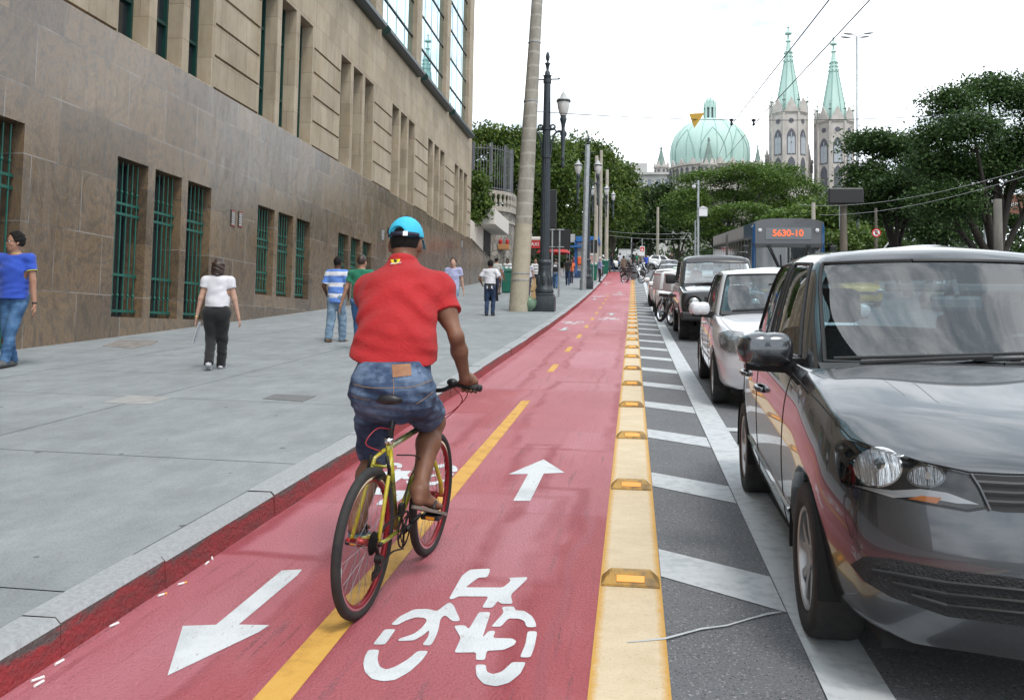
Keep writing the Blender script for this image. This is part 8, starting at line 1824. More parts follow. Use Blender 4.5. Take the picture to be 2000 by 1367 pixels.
for a in [
 ('heavy man in pale shirt walking away behind the waiter', 969, 41, 1.75, R(-10), dict(skin=SK_T, shirt=PALE, legs=NAVY, fat=1.2, bald=True)),
 ('short person in floral top and shorts beside the large green bin', 975.5, 43.2, 1.45, R(-20), dict(skin=SK_B, shirt=FLOR, legs=FLOR, shorts=True)),
 ('person in black and white top facing the camera by the stone wall', 991, 50, 1.66, R(170), dict(skin=SK_D, shirt=STRK, legs=NAVY)),
 ('grey haired man in whitish shirt and navy trousers behind the leaning pole', 1031, 40.5, 1.70, R(-8), dict(skin=SK_L, shirt=WSH, legs=NAVY, hair=HAIRG)),
 ('person in black and white striped tee walking towards the taxi awning', 1046, 50, 1.70, R(175), dict(skin=SK_T, shirt=STRK, legs=NAVY)),
 ('man in black t-shirt and jeans walking away beside the kiosk', 1109, 57, 1.72, R(0), dict(skin=SK_B, shirt=BLKT, legs=DEN_D)),
 ('person in orange top half hidden behind the man in black', 1116, 60, 1.60, R(180), dict(skin=SK_B, shirt=ORANGE, legs=NAVY)),
 ('man in lilac shirt with folded arms standing at the kerb', 1171, 63.5, 1.72, R(-70), dict(skin=SK_T, shirt=LILAC, legs=BLKT, sleeve=1.2, wrists=[(-.05, .25, 1.14), (.05, .25, 1.12)], step=(.03, -.03), hair=HAIRG)),
 ('person in black jacket striding across the end of the pavement', 1194, 88, 1.78, R(-80), dict(skin=SK_B, shirt=BLKT, legs=DEN_D, sleeve=1.2, step=(.3, -.3))),
 ('man in brown suit walking up the red lane', 1218, 79, 1.72, R(0), dict(skin=SK_D, shirt=BROWN, legs=BROWN, sleeve=1.2, hem=.72)),
 ('person in white shirt left of the man in brown suit', 1211, 91, 1.7, R(20), dict(skin=SK_B, shirt=WSH, legs=DEN_M)),
 ('woman in dark top and short black skirt at the lane end', 1237, 86.8, 1.68, R(0), dict(skin=SK_L, shirt=BLKT, legs=None, skirt=BLKT, hairlen=.12)),
 ('person in green and white among the motorcycles', 1243, 90.6, 1.7, R(190), dict(skin=SK_B, shirt=TEEG, legs=NAVY)),
 ('person in brown tee among the motorcycles', 1252, 90.2, 1.75, R(170), dict(skin=SK_T, shirt=BROWN, legs=NAVY)),
 ('person in bright blue top beyond the white taxi', 1262, 88, 1.62, R(180), dict(skin=SK_B, shirt=POLO_B, legs=NAVY)),
 ('bare armed person standing beyond the taxi roof', 1312, 92, 1.7, R(180), dict(skin=SK_T, shirt=BLKT, legs=NAVY, hairlen=.1, hair=HAIRB))]:
    lb, px, Y, H, hd_, kw = a; kw.setdefault('h', .018 if Y < 55 else .024); kw.setdefault('shoes', SHOEB); person(lb, px, Y, H, hd_, **kw)
pp, J = person('person in jeans with black backpack walking away near the sign frame', 1085, 52, 1.70, R(0), SK_L, WSH, DEN_M, SHOEB, HAIRB, h=.016)
t = thing('backpack', 'black backpack with white mark worn by the person in jeans', 'backpack', pp.location + Vector((0, -.2, 1.2))); mb = MB(); mb.box((-.17, -.09, -.25), (.17, .10, .22), None, .06); mb.build('bag', BLACK, t, autosm=50)
for q in (-1, 1): mb = MB(); mb.tube(bez([(q * .1, .08, .2), (q * .12, .2, .26), (q * .12, .3, .1), (q * .13, .2, -.15)], 5), .018, 6); mb.build('strap', BLACK, t)
mb = MB(); mb.prism([(-.09, -.095, .0), (-.09, -.095, .1), (-.045, -.095, .16), (0, -.095, .09), (.045, -.095, .16), (.09, -.095, .1), (.09, -.095, 0), (0, -.095, .04)], (0, .006, 0)); mb.build('mark', WHITE, t)
# leaves of the potted bush
link('foliage', leafmesh('foliage', [(0, 0, .85, .22, .22, .5)], 500, .07, 9, .1), L_DARK, [o for o in COL.objects if o.name.startswith('potted_shrub')][0])
# ================================================================== bicycle and rider
BG = Vector((-1.178, 4.033, zg(4.033))); HEAD = math.atan2(-1.103 + 1.194, 4.976 - 4.033); WB = math.hypot(.091, .943)
bike = thing('bicycle', 'yellow green bicycle with red rims ridden by the man in red', 'bicycle', BG)
bike.rotation_euler = (math.atan((zg(4.976) - zg(4.033)) / WB), R(3.2), -HEAD)
MBK = Matrix.Translation(BG) @ bike.rotation_euler.to_matrix().to_4x4()
m, nt, b, oc = base_nodes('frame_yellow_green')
nt.links.new(ramp(nt, noise(nt, oc, 7, 6), [(.36, (.075, .085, .012)), (.5, (.30, .30, .02)), (.62, (.52, .46, .03))]), b.inputs['Base Color']); b.inputs['Roughness'].default_value = .3; b.inputs['Coat Weight'].default_value = .6; FRM = m
FORKY = M_('fork_yellow', (.60, .50, .025), .3, coat=.6, col2=(.40, .34, .03), scale=8); RIMR = M_('rim_red', (.26, .018, .024), .3, .5); SPOKE = M_('spoke_steel', (.30, .30, .31), .35, .9); GEAR = M_('gear_black', (.018, .017, .016), .5, .5); CABR = M_('cable_red', (.30, .02, .03), .4); BIKEBLK = M_('bike_black', (.014, .014, .015), .4)
r = .328; wrd = r - .045
def bwheel(y, dz, spin):
    M = Matrix.Translation((0, y, r)) @ Matrix.Rotation(R(90), 4, 'Y') @ Matrix.Rotation(spin, 4, 'Z')
    mb = MB(); mb.lathe([(r - .040, -.013), (r - .030, -.0205), (r - .012, -.0185), (r - .002, -.010), (r, 0), (r - .002, .010), (r - .012, .0185), (r - .030, .0205), (r - .040, .013)], 64, (0, 0, 0), M); w_ = mb.build('wheel', TYRE, bike, smooth=True)
    mb = MB(); mb.lathe([(r - .040, -.0125), (r - .058, -.0125), (r - .066, -.006), (r - .066, .006), (r - .058, .0125), (r - .040, .0125)], 64, (0, 0, 0), M); mb.build('rim', RIMR, w_, smooth=True)
    for q in (-1, 1): mb = MB(); mb.lathe([(r - .042, q * .0130), (r - .052, q * .0132)], 64, (0, 0, 0), M); mb.build('brake_track', CHROME, w_)
    mb = MB()
    for k in range(32):
        a = 2 * math.pi * k / 32; sd = (-1) ** k * .028; tw = .9 if (k // 2) % 2 else -.9
        mb.tube([M @ Vector((.020 * math.cos(a + tw), .020 * math.sin(a + tw), sd)), M @ Vector(((r - .062) * math.cos(a), (r - .062) * math.sin(a), 0))], .0011, 4)
    mb.build('spokes', SPOKE, w_)
    mb = MB(); mb.lathe([(.006, -.068), (.012, -.066), (.012, -.034), (.024, -.030), (.024, -.026), (.016, -.022), (.016, .022), (.024, .026), (.024, .030), (.012, .034), (.012, .066), (.006, .068)], 16, (0, 0, 0), M); mb.build('hub', M_('hub_red', (.30, .04, .035), .4, .5) if 'hub_red' not in bpy.data.materials else bpy.data.materials['hub_red'], w_, smooth=True)
    return M
bwheel(0, 0, .1); bwheel(WB, 0, .3)
bb = Vector((0, .40, .285)); st_ = Vector((0, .235, .735)); ht0, ht1 = Vector((0, WB - .165, .62)), Vector((0, WB - .205, .755)); sadd = Vector((0, .295, .92))
def tb(name, pts, rad, mt, n=10): mb = MB(); mb.tube(pts, rad, n); return mb.build(name, mt, bike, smooth=True)
tb('seat_tube', [bb, st_], .0155, FRM); tb('down_tube', [bb, ht0], .018, FRM); tb('top_tube', [st_ + Vector((0, 0, -.03)), ht1 + Vector((0, .01, -.025))], .0148, M_('top_tube_worn', (.33, .33, .10), .2, .5, col2=(.52, .52, .40), scale=5), 10); tb('head_tube', [ht0 + Vector((0, .005, -.02)), ht1 + Vector((0, -.005, .01))], .021, FRM)
tb('seat_post', [st_ + Vector((0, .006, -.02)), sadd + Vector((0, .0, -.02))], .0135, BIKEBLK); tb('seat_clamp', [st_ + Vector((0, .004, -.012)), st_ + Vector((0, -.002, .016))], .020, CHROME)
for s in (-1, 1):
    tb('chain_stay', [bb + Vector((s * .028, -.03, .0)), Vector((s * .05, .14, .305)), Vector((s * .064, 0, r))], .0095, FRM); tb('seat_stay', [st_ + Vector((s * .014, -.01, -.04)), Vector((s * .040, .17, .665)), Vector((s * .064, .0, r))], .0092, FORKY)
    tb('fork_blade', [ht0 + Vector((s * .03, .02, -.05)), Vector((s * .052, WB - .115, .50)), Vector((s * .056, WB - .03, .40)), Vector((s * .054, WB, r))], .0115, FORKY)
    tb('brake_arm', [Vector((s * .045, .145, .585)), Vector((s * .050, .125, .63)), Vector((s * .038, .115, .69))], .0085, GEAR); mb = MB(); mb.box((s * .024 - .006, .06, .588), (s * .024 + .006, .14, .60)); mb.build('brake_pad', BIKEBLK, bike)
    tb('axle_nut', [Vector((s * .062, 0, r)), Vector((s * .082, 0, r))], .011, M_('nut_red', (.5, .02, .02), .4) if s < 0 and 'nut_red' not in bpy.data.materials else GEAR)
tb('stay_bridge', [Vector((-.042, .15, .635)), Vector((.042, .15, .635))], .006, FRM); tb('fork_crown', [ht0 + Vector((-.032, .022, -.045)), ht0 + Vector((.032, .022, -.045))], .016, FORKY)
tb('brake_cable', bez([(0, .15, .70), (-.06, .10, .74), (-.035, .16, .80), (.0, .24, .79)], 8), .0028, CABR, 6)
# drivetrain on the right
Mx = Matrix.Translation((.042, bb.y, bb.z)) @ Matrix.Rotation(R(90), 4, 'Y')
mb = MB(); mb.lathe([(.080, -.003), (.088, -.002), (.088, .002), (.080, .003)], 44, (0, 0, 0), Mx); mb.lathe([(.060, .006), (.067, .006), (.067, .009), (.060, .009)], 36, (0, 0, 0), Mx); mb.lathe([(.012, -.01), (.02, -.01), (.02, .012), (.012, .012)], 16, (0, 0, 0), Mx)
for k in range(5): a = k * 2 * math.pi / 5; mb.tube([Mx @ Vector((.015 * math.cos(a), .015 * math.sin(a), 0)), Mx @ Vector((.083 * math.cos(a), .083 * math.sin(a), 0))], .006, 6)
mb.build('chainring', GEAR, bike)
mb = MB(); Mc = Matrix.Translation((.036, 0, r)) @ Matrix.Rotation(R(90), 4, 'Y')
for k in range(7):
    R_ = .054 - .0048 * k; n = 22 - k
    ring = []
    for z in (k * .0045, k * .0045 + .0022): ring.append([Mc @ Vector(((R_ * (1 if j % 2 else .90)) * math.cos(math.pi * j / n), (R_ * (1 if j % 2 else .90)) * math.sin(math.pi * j / n), z)) for j in range(2 * n)])
    N2 = 2 * n; mb.add(ring[0] + ring[1], [list(range(N2))[::-1], list(range(N2, 2 * N2))] + [(j, (j + 1) % N2, N2 + (j + 1) % N2, N2 + j) for j in range(N2)])
mb.build('cassette', GEAR, bike)
ca = R(12); cr = .165
pr_ = bb + Vector((.075, cr * math.cos(ca), cr * math.sin(ca))); plf = bb + Vector((-.075, -cr * math.cos(ca), -cr * math.sin(ca)))
for s, e in ((1, pr_), (-1, plf)):
    tb('crank', [bb + Vector((s * .055, 0, 0)), e - Vector((s * .008, 0, 0))], [.012, .0095], GEAR); mb = MB(); a, b2 = (e.x + s * .006), e.x + s * .102; mb.box((min(a, b2), e.y - .040, e.z - .013), (max(a, b2), e.y + .040, e.z + .013), None, .005); pd = mb.build('pedal', BIKEBLK, bike)
    for yy in (-.0445, .0405): mb = MB(); mb.box((min(a, b2) + .028, e.y + yy, e.z - .007), (max(a, b2) - .024, e.y + yy + .004, e.z + .007)); mb.build('pedal_reflector', REFL, pd)
top_ = [(.050, bb.y + .01, bb.z + .087), (.050, .2, .305 + .08), (.050, .0, r + .032)]; bot = [(.050, bb.y - .02, bb.z - .086), (.048, .2, .225), (.05, .045, .175), (.05, .01, .185), (.05, .025, .235), (.05, .022, r - .03)]
mb = MB(); mb.tube(top_, .0042, 6, flat=1.4); mb.tube(bez(bot, 6), .0042, 6, flat=1.4); mb.build('chain', GEAR, bike)
mb = MB(); mb.tube([(.058, .0, r - .02), (.062, .03, r - .085), (.060, .02, .20)], .009, 8); mb.box((.043, -.012, .165), (.053, .06, .205), None, .005); mb.tube([(.065, -.03, r - .055), (.10, -.03, r - .055)], .018, 12); mb.build('rear_derailleur', GEAR, bike)
mb = MB(); mb.box((.028, .33, .36), (.052, .36, .42), None, .006); mb.tube([(.025, .36, .4), (.05, .36, .4)], .022, 10); mb.build('front_derailleur', GEAR, bike)
tb('gear_cable', bez([(.02, .30, .66), (.06, .46, .63), (.05, .55, .58), (.02, .50, .50), (.02, .43, .35)], 7), .0036, BIKEBLK, 6)
# saddle, bars
mb = MB(); vs = []; n = 16; sec = [(-.155, .030, .030), (-.145, .062, .045), (-.11, .074, .052), (-.05, .062, .050), (.03, .034, .042), (.09, .022, .036), (.125, .014, .028)]
for y, w_, hh in sec:
    for j in range(n): a = 2 * math.pi * j / n; vs.append((sadd.x + w_ * math.cos(a), sadd.y + y + .02, sadd.z + hh * .55 * math.sin(a) + (.018 if y < -.04 else 0) + .0))
mb.add(vs, [(i * n + j, (i + 1) * n + j, (i + 1) * n + (j + 1) % n, i * n + (j + 1) % n) for i in range(len(sec) - 1) for j in range(n)] + [list(range(n)), list(range((len(sec) - 1) * n, len(sec) * n))]); mb.build('saddle', BIKEBLK, bike, smooth=True)
hb = ht1 + Vector((0, .06, .155)); tb('stem', [ht1, ht1 + Vector((0, -.02, .12)), hb], .0145, BIKEBLK)
bars = bez([(-.275, hb.y - .045, hb.z + .035), (-.19, hb.y - .015, hb.z + .045), (-.13, hb.y, hb.z + .03), (-.06, hb.y, hb.z), (.06, hb.y, hb.z), (.13, hb.y, hb.z + .03), (.19, hb.y - .015, hb.z + .045), (.275, hb.y - .045, hb.z + .035)], 6); tb('handlebar', bars, .0115, BIKEBLK, 10)
for s in (-1, 1):
    tb('grip', [(s * .158, hb.y - .006, hb.z + .042), (s * .285, hb.y - .047, hb.z + .035)], .0170, RUBBER, 12); tb('bar_end', [(s * .280, hb.y - .046, hb.z + .0355), (s * .290, hb.y - .049, hb.z + .0348)], .0185, BIKEBLK, 12)
    tb('brake_lever', bez([(s * .115, hb.y + .02, hb.z + .035), (s * .15, hb.y + .055, hb.z + .018), (s * .235, hb.y + .04, hb.z + .005)], 5), .0075, CHROME if s > 0 else BIKEBLK, 8); mb = MB(); mb.ell((s * .12, hb.y + .01, hb.z + .045), (.030, .026, .022), 10); mb.build('shifter', BIKEBLK, bike, smooth=True)
    tb('control_cable', bez([(s * .12, hb.y + .03, hb.z + .02), (s * .15, hb.y + .11, hb.z - .06), (s * .07, hb.y + .10, hb.z - .16), (s * .01, hb.y + .0, hb.z - .20)], 8), .0028, CABR, 6); tb('control_cable', bez([(s * .12, hb.y + .02, hb.z + .03), (s * .18, hb.y + .10, hb.z - .02), (s * .10, hb.y + .12, hb.z - .12), (s * .01, hb.y + .01, hb.z - .17)], 8), .0028, CABR, 6)
# ---- rider, world coordinates relative to the point below the saddle
OX = Vector((-1.15, 4.3, zg(4.3))); rd = thing('cyclist', 'man in red polo shirt, denim shorts and bright blue cap riding the bicycle', 'person', OX)
Rw = lambda x, y, z: V3(x - OX.x, y - OX.y, z - OX.z)
gL, gR = (MBK @ Vector((-.222, hb.y - .03, hb.z + .040))), (MBK @ Vector((.222, hb.y - .03, hb.z + .040)))
gL, gR = V3(*(gL - OX)), V3(*(gR - OX))
sdl = MBK @ sadd; pdR, pdL = V3(*(MBK @ (pr_ + Vector((.055, 0, .014))) - OX)), V3(*(MBK @ (plf + Vector((-.055, 0, .014))) - OX))
pel = Rw(-1.135, 4.34, 1.265); lum = Rw(-1.150, 4.41, 1.44); ch = Rw(-1.165, 4.55, 1.64); nb = Rw(-1.185, 4.655, 1.835); hdc = Rw(-1.195, 4.755, 1.962)
shL, shR = Rw(-1.352, 4.64, 1.700), Rw(-.985, 4.63, 1.712); wrR = gR + V3(-.012, -.055, .045); wrL = gL + V3(.012, -.055, .045)
elR = ik(shR, wrR, .285, .25, V3(.32, -.2, -.75)); elL = ik(shL, wrL, .29, .26, V3(.1, .35, -.8))
hpL, hpR = Rw(-1.225, 4.355, 1.20), Rw(-1.045, 4.355, 1.20)
akL = pdL + V3(.008, -.03, .105); akR = pdR + V3(-.045, -.105, .125)
knL = ik(hpL, akL, .41, .41, V3(-.12, 1, .1)); knR = ik(hpR, akR, .42, .42, V3(.03, 1, .2))
SKC = skinm('skin_rider', (.155, .070, .042), (.21, .10, .062))
b = SDF(.0062); fl = ((0, .93, -.36), .62)
b.cap(pel, lum, .150, .145, .06, fl); b.cap(lum, ch, .145, .165, .06, fl); b.cap(ch, nb - V3(0, .02, .08), .165, .11, .06, fl); b.cap(nb - V3(0, .02, .06), hdc - V3(0, .015, .045), .064, .058, .035)
for i, (sh, el, wr_, hp, kn, ak) in enumerate([(shL, elL, wrL, hpL, knL, akL), (shR, elR, wrR, hpR, knR, akR)]):
    b.cap(ch * .35 + sh * .65 + V3(0, 0, .02), sh, .068, .064, .06); b.cap(sh, el, .049, .037, .03); u = (el - sh) / np.linalg.norm(el - sh); b.ell(sh + (el - sh) * .5 + V3(0, -.008, 0), (.045, .045, .065), .04); v = wr_ - el; b.cap(el, el + v * .35, .037, .040, .02); b.cap(el + v * .35, wr_, .040, .0255, .025)
    b.cap(hp, kn, .085, .062, .05); b.cap(kn, kn + (ak - kn) * .32 - V3(0, .015, 0), .058, .060, .03); b.cap(kn + (ak - kn) * .32 - V3(0, .015, 0), ak, .058, .036, .03)
frc = head(b, hdc, (0.02, 1, -.05), 1.05, (.074, .094, .108))
for sd, g_, wr_ in ((-1, gL, wrL), (1, gR, wrR)):       # hands closed on the grips
    ax_ = V3(*(MBK.to_3x3() @ Vector((1, -.1, 0)))); fw = V3(0, 1, 0)
    pc = wr_ * .45 + g_ * .55 + V3(0, .0, .022); b.cap(wr_, g_ + V3(0, -.004, .034), .028, .036, .02); b.cap(g_ + ax_ * -.030 + V3(0, .0, .026), g_ + ax_ * .032 + V3(0, .0, .026), .0215, .020, .012)
    for q in range(4):
        o = g_ + ax_ * sd * (.036 - .0235 * q); rr_ = .0098 - .0005 * abs(q - 1.5); arc = [(.030, 70), (.034, 25), (.033, -25), (.030, -75), (.026, -120)]
        pts = [o + V3(0, math.cos(math.radians(a)) * R_, math.sin(math.radians(a)) * R_) for R_, a in arc]
        for i in range(4): b.cap(pts[i], pts[i + 1], rr_, rr_ * .97, .005)
    t0 = g_ - ax_ * sd * .040 + V3(0, -.012, .022); t1 = g_ - ax_ * sd * .056 + V3(0, .016, .010); t2 = g_ - ax_ * sd * .040 + V3(0, .030, -.010); b.cap(t0, t1, .0125, .011, .012); b.cap(t1, t2, .0108, .009, .006)
feet = []
for sd, ak, pd in ((-1, akL, pdL), (1, akR, pdR)):       # bare feet in flip flops
    if sd > 0: he, to = ak + V3(.0, -.045, -.052), pd + V3(.045, .085, -.012 + .012)
    else: he, to = ak + V3(0, -.05, -.058), pd + V3(-.01, .10, .022)
    d = to - he; d /= np.linalg.norm(d); up_ = V3(0, 0, 1) - d * d[2]; up_ /= np.linalg.norm(up_); sdv = np.cross(d, up_); L = .235; feet.append((he, d, up_, sdv, L))
    b.cap(ak, he + up_ * .016 + d * .01, .038, .031, .03); b.cap(ak, he + d * .14 + up_ * .018, .036, .026, .03, (up_, .8)); b.cap(he + d * .05 + up_ * .014, he + d * .175 + up_ * .010, .030, .034, .02, (up_, .6))
    for q in range(5): o = he + d * (.18 - .008 * q * (1 if True else 1)) + sdv * sd * (-.030 + .0155 * q) + up_ * .010; b.cap(o, o + d * (.040 - .005 * q), .0105 - .0006 * q, .0092 - .0006 * q, .006)
bd = b.mesh('body', SKC, rd, 2); face(frc, bd, 1.0)
for fi, (he, d, up_, sdv, L) in enumerate(feet):
    mb = MB(); out = []
    for k in range(24):
        a = 2 * math.pi * k / 24; y = .5 - .5 * math.cos(a); w_ = (.036 + .012 * y) * (abs(math.sin(a)) ** .6) * (1 if math.sin(a) > 0 else -1); out.append(Vector(he + d * (-.022 + (L + .045) * y) + sdv * w_ - up_ * .012))
    mb.prism(out, Vector(-up_ * .015)); fp = mb.build('flip_flop', M_('sandal_grey', (.16, .13, .115), .85, col2=(.22, .19, .17), scale=12) if fi else M_('sandal_teal', (.04, .19, .23), .7, col2=(.07, .12, .14), scale=14), rd)
    mb = MB(); tp_ = he + d * .165 + up_ * .018
    for q in (-1, 1): mb.tube(bez([tuple(tp_), tuple(he + d * .12 + sdv * q * .030 + up_ * .030), tuple(he + d * .085 + sdv * q * .042 - up_ * .008)], 5), .006, 6)
    mb.build('strap', BIKEBLK, fp)
# shirt
m, nt, bs, oc = base_nodes('polo_red')
nt.links.new(ramp(nt, noise(nt, oc, 4, 5), [(.3, (.36, .010, .013)), (.7, (.47, .016, .020))]), bs.inputs['Base Color']); bs.inputs['Roughness'].default_value = .85; bs.inputs['Sheen Weight'].default_value = .05
bumpn(nt, bs, N(nt, 'ShaderNodeMath', {0: noise(nt, oc, 330, 2), 1: N(nt, 'ShaderNodeMath', {0: noise(nt, oc, 30, 5, .6, 1.2), 1: 3.2}, operation='MULTIPLY').outputs[0]}, operation='ADD').outputs[0], .42, .009); REDS = m
g = SDF(.0062); e = .017; fl = ((0, .93, -.36), .66); hem0 = Rw(-1.14, 4.29, 1.22)
g.cap(pel + V3(-.008, -.02, -.06), lum, .192 + e, .170 + e, .06, fl); g.cap(lum, ch, .168 + e, .182 + e, .07, fl); g.cap(ch, nb - V3(0, .02, .09), .182 + e, .115 + e, .06, fl); g.cap(nb - V3(0, .02, .05), nb + V3(0, .015, .02), .070 + .006, .068 + .004, .03)
for sh, el in ((shL, elL), (shR, elR)):
    d = el - sh; g.cap(ch * .35 + sh * .65 + V3(0, 0, .02), sh, .074 + e, .066 + e, .06); g.cap(sh, sh + d * .70, .057 + e, .050 + e * 1.3, .035); g.cut(sh + d * .52, d, .10, sh + d * .70)
hn = V3(0, -.30, -1); g.cut(Rw(-1.14, 4.24, 1.325), (-.07, .28, -1), .36, Rw(-1.14, 4.34, 1.15)); g.cut(nb + V3(0, .02, .028), (0, .55, 1), .13, nb + V3(0, .05, .10))
fa_, fb_ = folds(.0034, 24, .6, 2.3), folds(.0085, 14, 1.3, .7)
def rf(X, Y, Z):
    a = fa_(X, Y, Z) + fb_(X, Y, Z) * np.clip((1.62 - OX.z - Z) * 3.5, 0, 1)
    for s_, c0 in ((1, shR), (-1, shL)):                 # creases running from the armpits across the back
        dx, dz = (X - c0[0]) * s_, Z - (c0[2] - .10); u = dx * .55 + dz * .85
        a = a + .0085 * np.sin(u * 58 + 1.5 * np.sin(dx * 9)) * np.exp(-((dx + .05) ** 2 / .012 + (dz + .02) ** 2 / .022))
    return a
g.fold = rf; sho = g.mesh('polo_shirt', REDS, rd, 1)
mb = MB(); cn = nb + V3(0, .012, .02); Mt = Matrix.Translation(cn) @ Vector((0, .42, 1)).to_track_quat('Z', 'Y').to_matrix().to_4x4(); mb.lathe([(.078, -.024), (.080, -.005), (.074, .014), (.069, .016), (.066, .0), (.070, -.02)], 32, (0, 0, 0), Mt); mb.build('collar', REDS, sho, smooth=True)
bvs = BVHTree.FromPolygons([v.co[:] for v in sho.data.vertices], [p.vertices[:] for p in sho.data.polygons])
def onback(polys, name, m, off, parent=sho, bv=bvs):
    mb = MB()
    for P_ in polys:
        pts = [Vector(p) for p in P_]; nb_ = len(pts); q0 = pts; pts = [q0[i].lerp(q0[(i + 1) % nb_], k / 4) for i in range(nb_) for k in range(4)]; nb_ = len(pts)
        bx = [min(p.x for p in pts), max(p.x for p in pts), min(p.y for p in pts), max(p.y for p in pts)]; from_ = [Vector((x, y)) for x in np.arange(bx[0] + 2, bx[1] - 1, 4) for y in np.arange(bx[2] + 2, bx[3] - 1, 4)]
        vo, _, fa, *_r = delaunay_2d_cdt(pts + from_, [(i, (i + 1) % nb_) for i in range(nb_)], [list(range(nb_))], 1, 1e-7); co = []
        for v in vo:
            d = ray(v.x, v.y).normalized(); h = bv.ray_cast(CAMP - OX, d)
            co.append((h[0] - d * off) if h[0] is not None else (CAMP - OX) + d * 4.8)
        mb.add(co, fa)
    return mb.build(name, m, parent)
# small yellow shield with dark figure and white script, as on the shirt back
onback([[(762, 506), (768, 504), (776, 505), (782, 505.5), (780, 511), (774, 516), (769, 516.5), (764, 511)]], 'shirt_crest', M_('crest_yellow', (.85, .62, .02), .7), .0018)
onback([[(769, 507), (772, 506.5), (774, 508), (777.5, 506.8), (775, 509.5), (776.5, 512), (774, 511.3), (772.5, 514.5), (771.5, 511.5), (769, 513.5), (770, 510.5), (767.5, 510.5), (770, 508.8)]], 'crest_figure', BIKEBLK, .0032)
c0, n0, _i, _d = bvs.ray_cast(CAMP - OX, ray(767.5, 517).normalized()); c1, *_r = bvs.ray_cast(CAMP - OX, ray(781, 515).normalized())
xa = (c1 - c0).normalized(); za = n0 if n0.dot(CAMP - OX - c0) > 0 else -n0; ya = za.cross(xa).normalized(); Mt = Matrix((xa, ya, xa.cross(ya))).transposed().to_4x4(); Mt.translation = (c0 + c1) / 2 + za * .006
text('shirt_lettering', 'Ferrari', .021, Mt @ Matrix.Rotation(0, 4, 'Z'), WHITE, sho, .0012)
# waistband glimpse, shorts
m = denim('denim_shorts', (.012, .019, .045), (.032, .058, .118), (.13, .185, .28)); g = SDF(.0062); e = .016
g.cap(pel + V3(0, -.01, -.02), pel + V3(-.005, .03, .10), .182 + e * .5, .160 + e, .05, ((0, 1, -.2), .72)); g.ell(pel + V3(-.085, -.062, -.05), (.108, .11, .125), .05); g.ell(pel + V3(-.01, -.125, -.045), (.11, .088, .075), .05); g.ell(pel + V3(.085, -.062, -.05), (.108, .11, .125), .05)
for hp, kn, f0, rr_ in ((hpL, knL, .98, .090), (hpR, knR, .72, .098)):
    d = kn - hp; g.cap(hp + V3(0, -.01, -.01), hp + d * (f0 + .12), .100 + e * .5, rr_ * .92, .045); g.cut(hp + d * f0, d, .16, hp + d * (f0 + .2))
g.cut(pel + V3(0, 0, .10), (0, -.15, 1)); g.fold = folds(.0042, 30, 1.2, 4.4); sh_ = g.mesh('denim_shorts', m, rd, 1)
bvj = BVHTree.FromPolygons([v.co[:] for v in sh_.data.vertices], [p.vertices[:] for p in sh_.data.polygons])
onback([[(765, 712), (802, 710), (804, 733), (767, 737)]], 'leather_patch', M_('leather_tan', (.23, .10, .045), .6, col2=(.30, .14, .065), scale=20), .004, sh_, bvj)
for P_ in ([(736, 714), (741, 714), (741, 742), (737, 742)], [(814, 712), (819, 711), (823, 727), (818, 728)]): onback([P_], 'belt_loop', m, .006, sh_, bvj)
ST = M_('orange_stitch', (.40, .24, .10), .8)
for P_ in ([(690, 750), (715, 756), (745, 758), (770, 757), (800, 756), (830, 748), (851, 738)], [(686, 772), (705, 779), (722, 781)], [(812, 790), (830, 778), (846, 765)], [(768, 740), (769, 758), (768, 772)]):
    L_ = []
    for p in bez([(x, y, 0) for x, y in P_], 8):
        d = ray(p.x, p.y).normalized(); h = bvj.ray_cast(CAMP - OX, d)
        if h[0] is not None: L_.append(h[0] - d * .001)
    if len(L_) > 3: mb = MB(); mb.tube(L_, .0011, 4); mb.build('stitching', ST, sh_)
# hair and cap worn forwards, strap and arched opening at the back
c, r_, f, u = frc; Mt3 = [list(np.array([r_, f, u]).T[i]) for i in range(3)]
g = SDF(.005); g.ell(c + u * .016 - f * .008, (.081, .100, .112), .02, Mt3); g.cut(c + f * .03 + u * .03, f * .9 - u * .42); g.cut(c - u * .062 - f * .02, -u); g.mesh('hair', HAIR, rd, 1)
CAPB = M_('cap_cyan', (.035, .46, .68), .7, col2=(.05, .52, .74), scale=6, bump=.2, bscale=200); CAPD = M_('cap_navy', (.012, .014, .035), .6)
g = SDF(.0048); g.ell(c + u * .028 - f * .004, (.094, .114, .112), .02, Mt3); g.cut(c + u * .026, -u + f * .06)
oc_ = c - f * .115 + u * .030; g.sub(oc_ - r_ * .018 + u * .0, (.044, .040, .046), .006)
cp = g.mesh('cap', CAPB, rd, 1)
mb = MB(); Mh = Matrix(((*r_, 0), (*f, 0), (*u, 0), (0, 0, 0, 1))).to_3x3().transposed().to_4x4(); Mh.translation = c
rim = lambda a, z, k=1.0: Mh @ Vector((.094 * k * math.sin(a), -.004 + .114 * k * math.cos(a), z))
mb = MB(); A = np.linspace(R(115), R(245), 26)
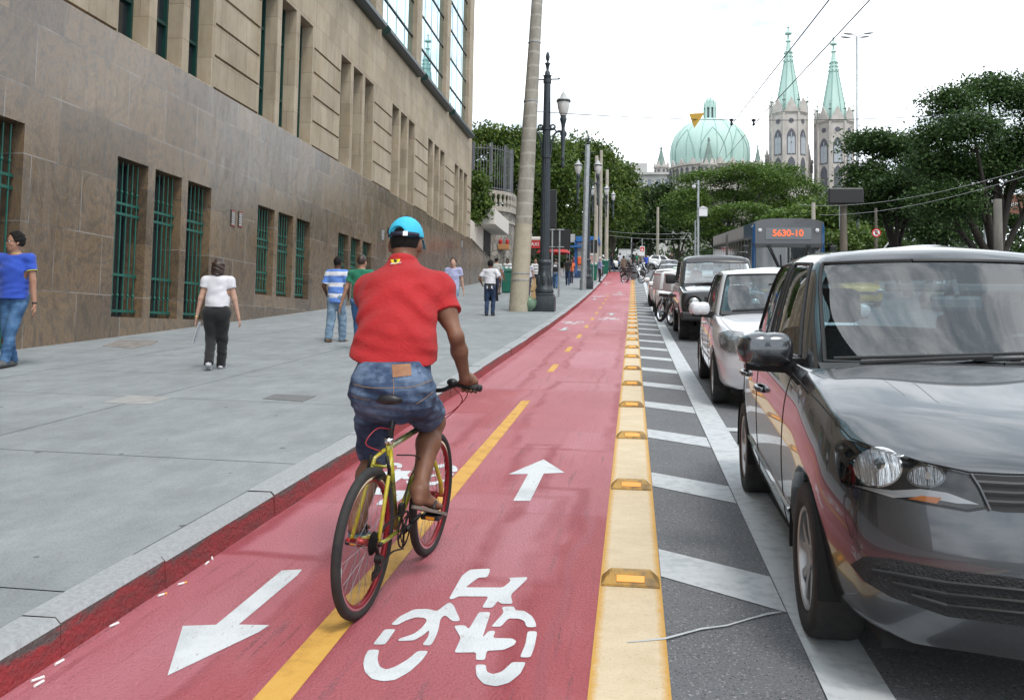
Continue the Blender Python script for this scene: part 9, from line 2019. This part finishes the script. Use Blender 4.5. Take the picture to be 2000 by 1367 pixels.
mb.add([p for a in A for p in (rim(a, .022, 1.012), rim(a, .044, 1.0), rim(a, .044, .97), rim(a, .022, .97))], [(i * 4 + j, i * 4 + 4 + j, i * 4 + 4 + (j + 1) % 4, i * 4 + (j + 1) % 4) for i in range(25) for j in range(4)]); mb.build('cap_strap', CAPD, cp, smooth=True)
mb = MB(); a = R(180 - 16); p = rim(a, .033, 1.03); mb.box((-.013, -.003, -.0125), (.013, .003, .0125), Matrix.Translation(p) @ Mh.to_3x3().to_4x4(), .001); mb.build('buckle', CHROME, cp)
mb = MB(); br = [(math.sin(a) * .094, .114 * math.cos(a), .026) for a in np.linspace(R(-62), R(62), 15)]; fo = [(x * 1.02, y + .075 * math.cos(x / .094 * 1.35) ** .7 + .004, .002 - .020 * abs(x / .094) ** 2) for x, y, z in br]
V = [Mh @ Vector(p) for p in br + fo]; V2 = [v - Vector(u) * .006 for v in V]; n = 15
mb.add(V + V2, [(i, i + 1, n + i + 1, n + i) for i in range(n - 1)] + [(2 * n + n + i, 2 * n + n + i + 1, 2 * n + i + 1, 2 * n + i) for i in range(n - 1)] + [(n + i, n + i + 1, 3 * n + i + 1, 3 * n + i) for i in range(n - 1)] + [(0, n, 3 * n, 2 * n), (n - 1, 2 * n - 1, 4 * n - 1, 3 * n - 1)]); mb.build('cap_peak', CAPB, cp, smooth=True)
mb = MB(); mb.ell(Mh @ Vector((0, -.004, .142)), (.010, .010, .006), 8); mb.build('cap_button', CAPD, cp)
mb = MB(); mb.tube([Mh @ Vector((-.018 + .046 * math.cos(a), -.004 - .118 * math.sqrt(max(.05, 1 - ((-.018 + .046 * math.cos(a)) / .098) ** 2 - ((.046 * math.sin(a)) / .118) ** 2)), .030 + .046 * math.sin(a))) for a in np.linspace(.05, math.pi - .05, 18)], .0028, 6); mb.build('cap_trim', CAPB, cp)
text('cap_lettering', '27', .040, Mh @ Matrix.Translation((-.094, -.020, .062)) @ Matrix.Rotation(R(-90), 4, 'Z') @ Matrix.Rotation(R(78), 4, 'X'), CAPD, cp, .002)
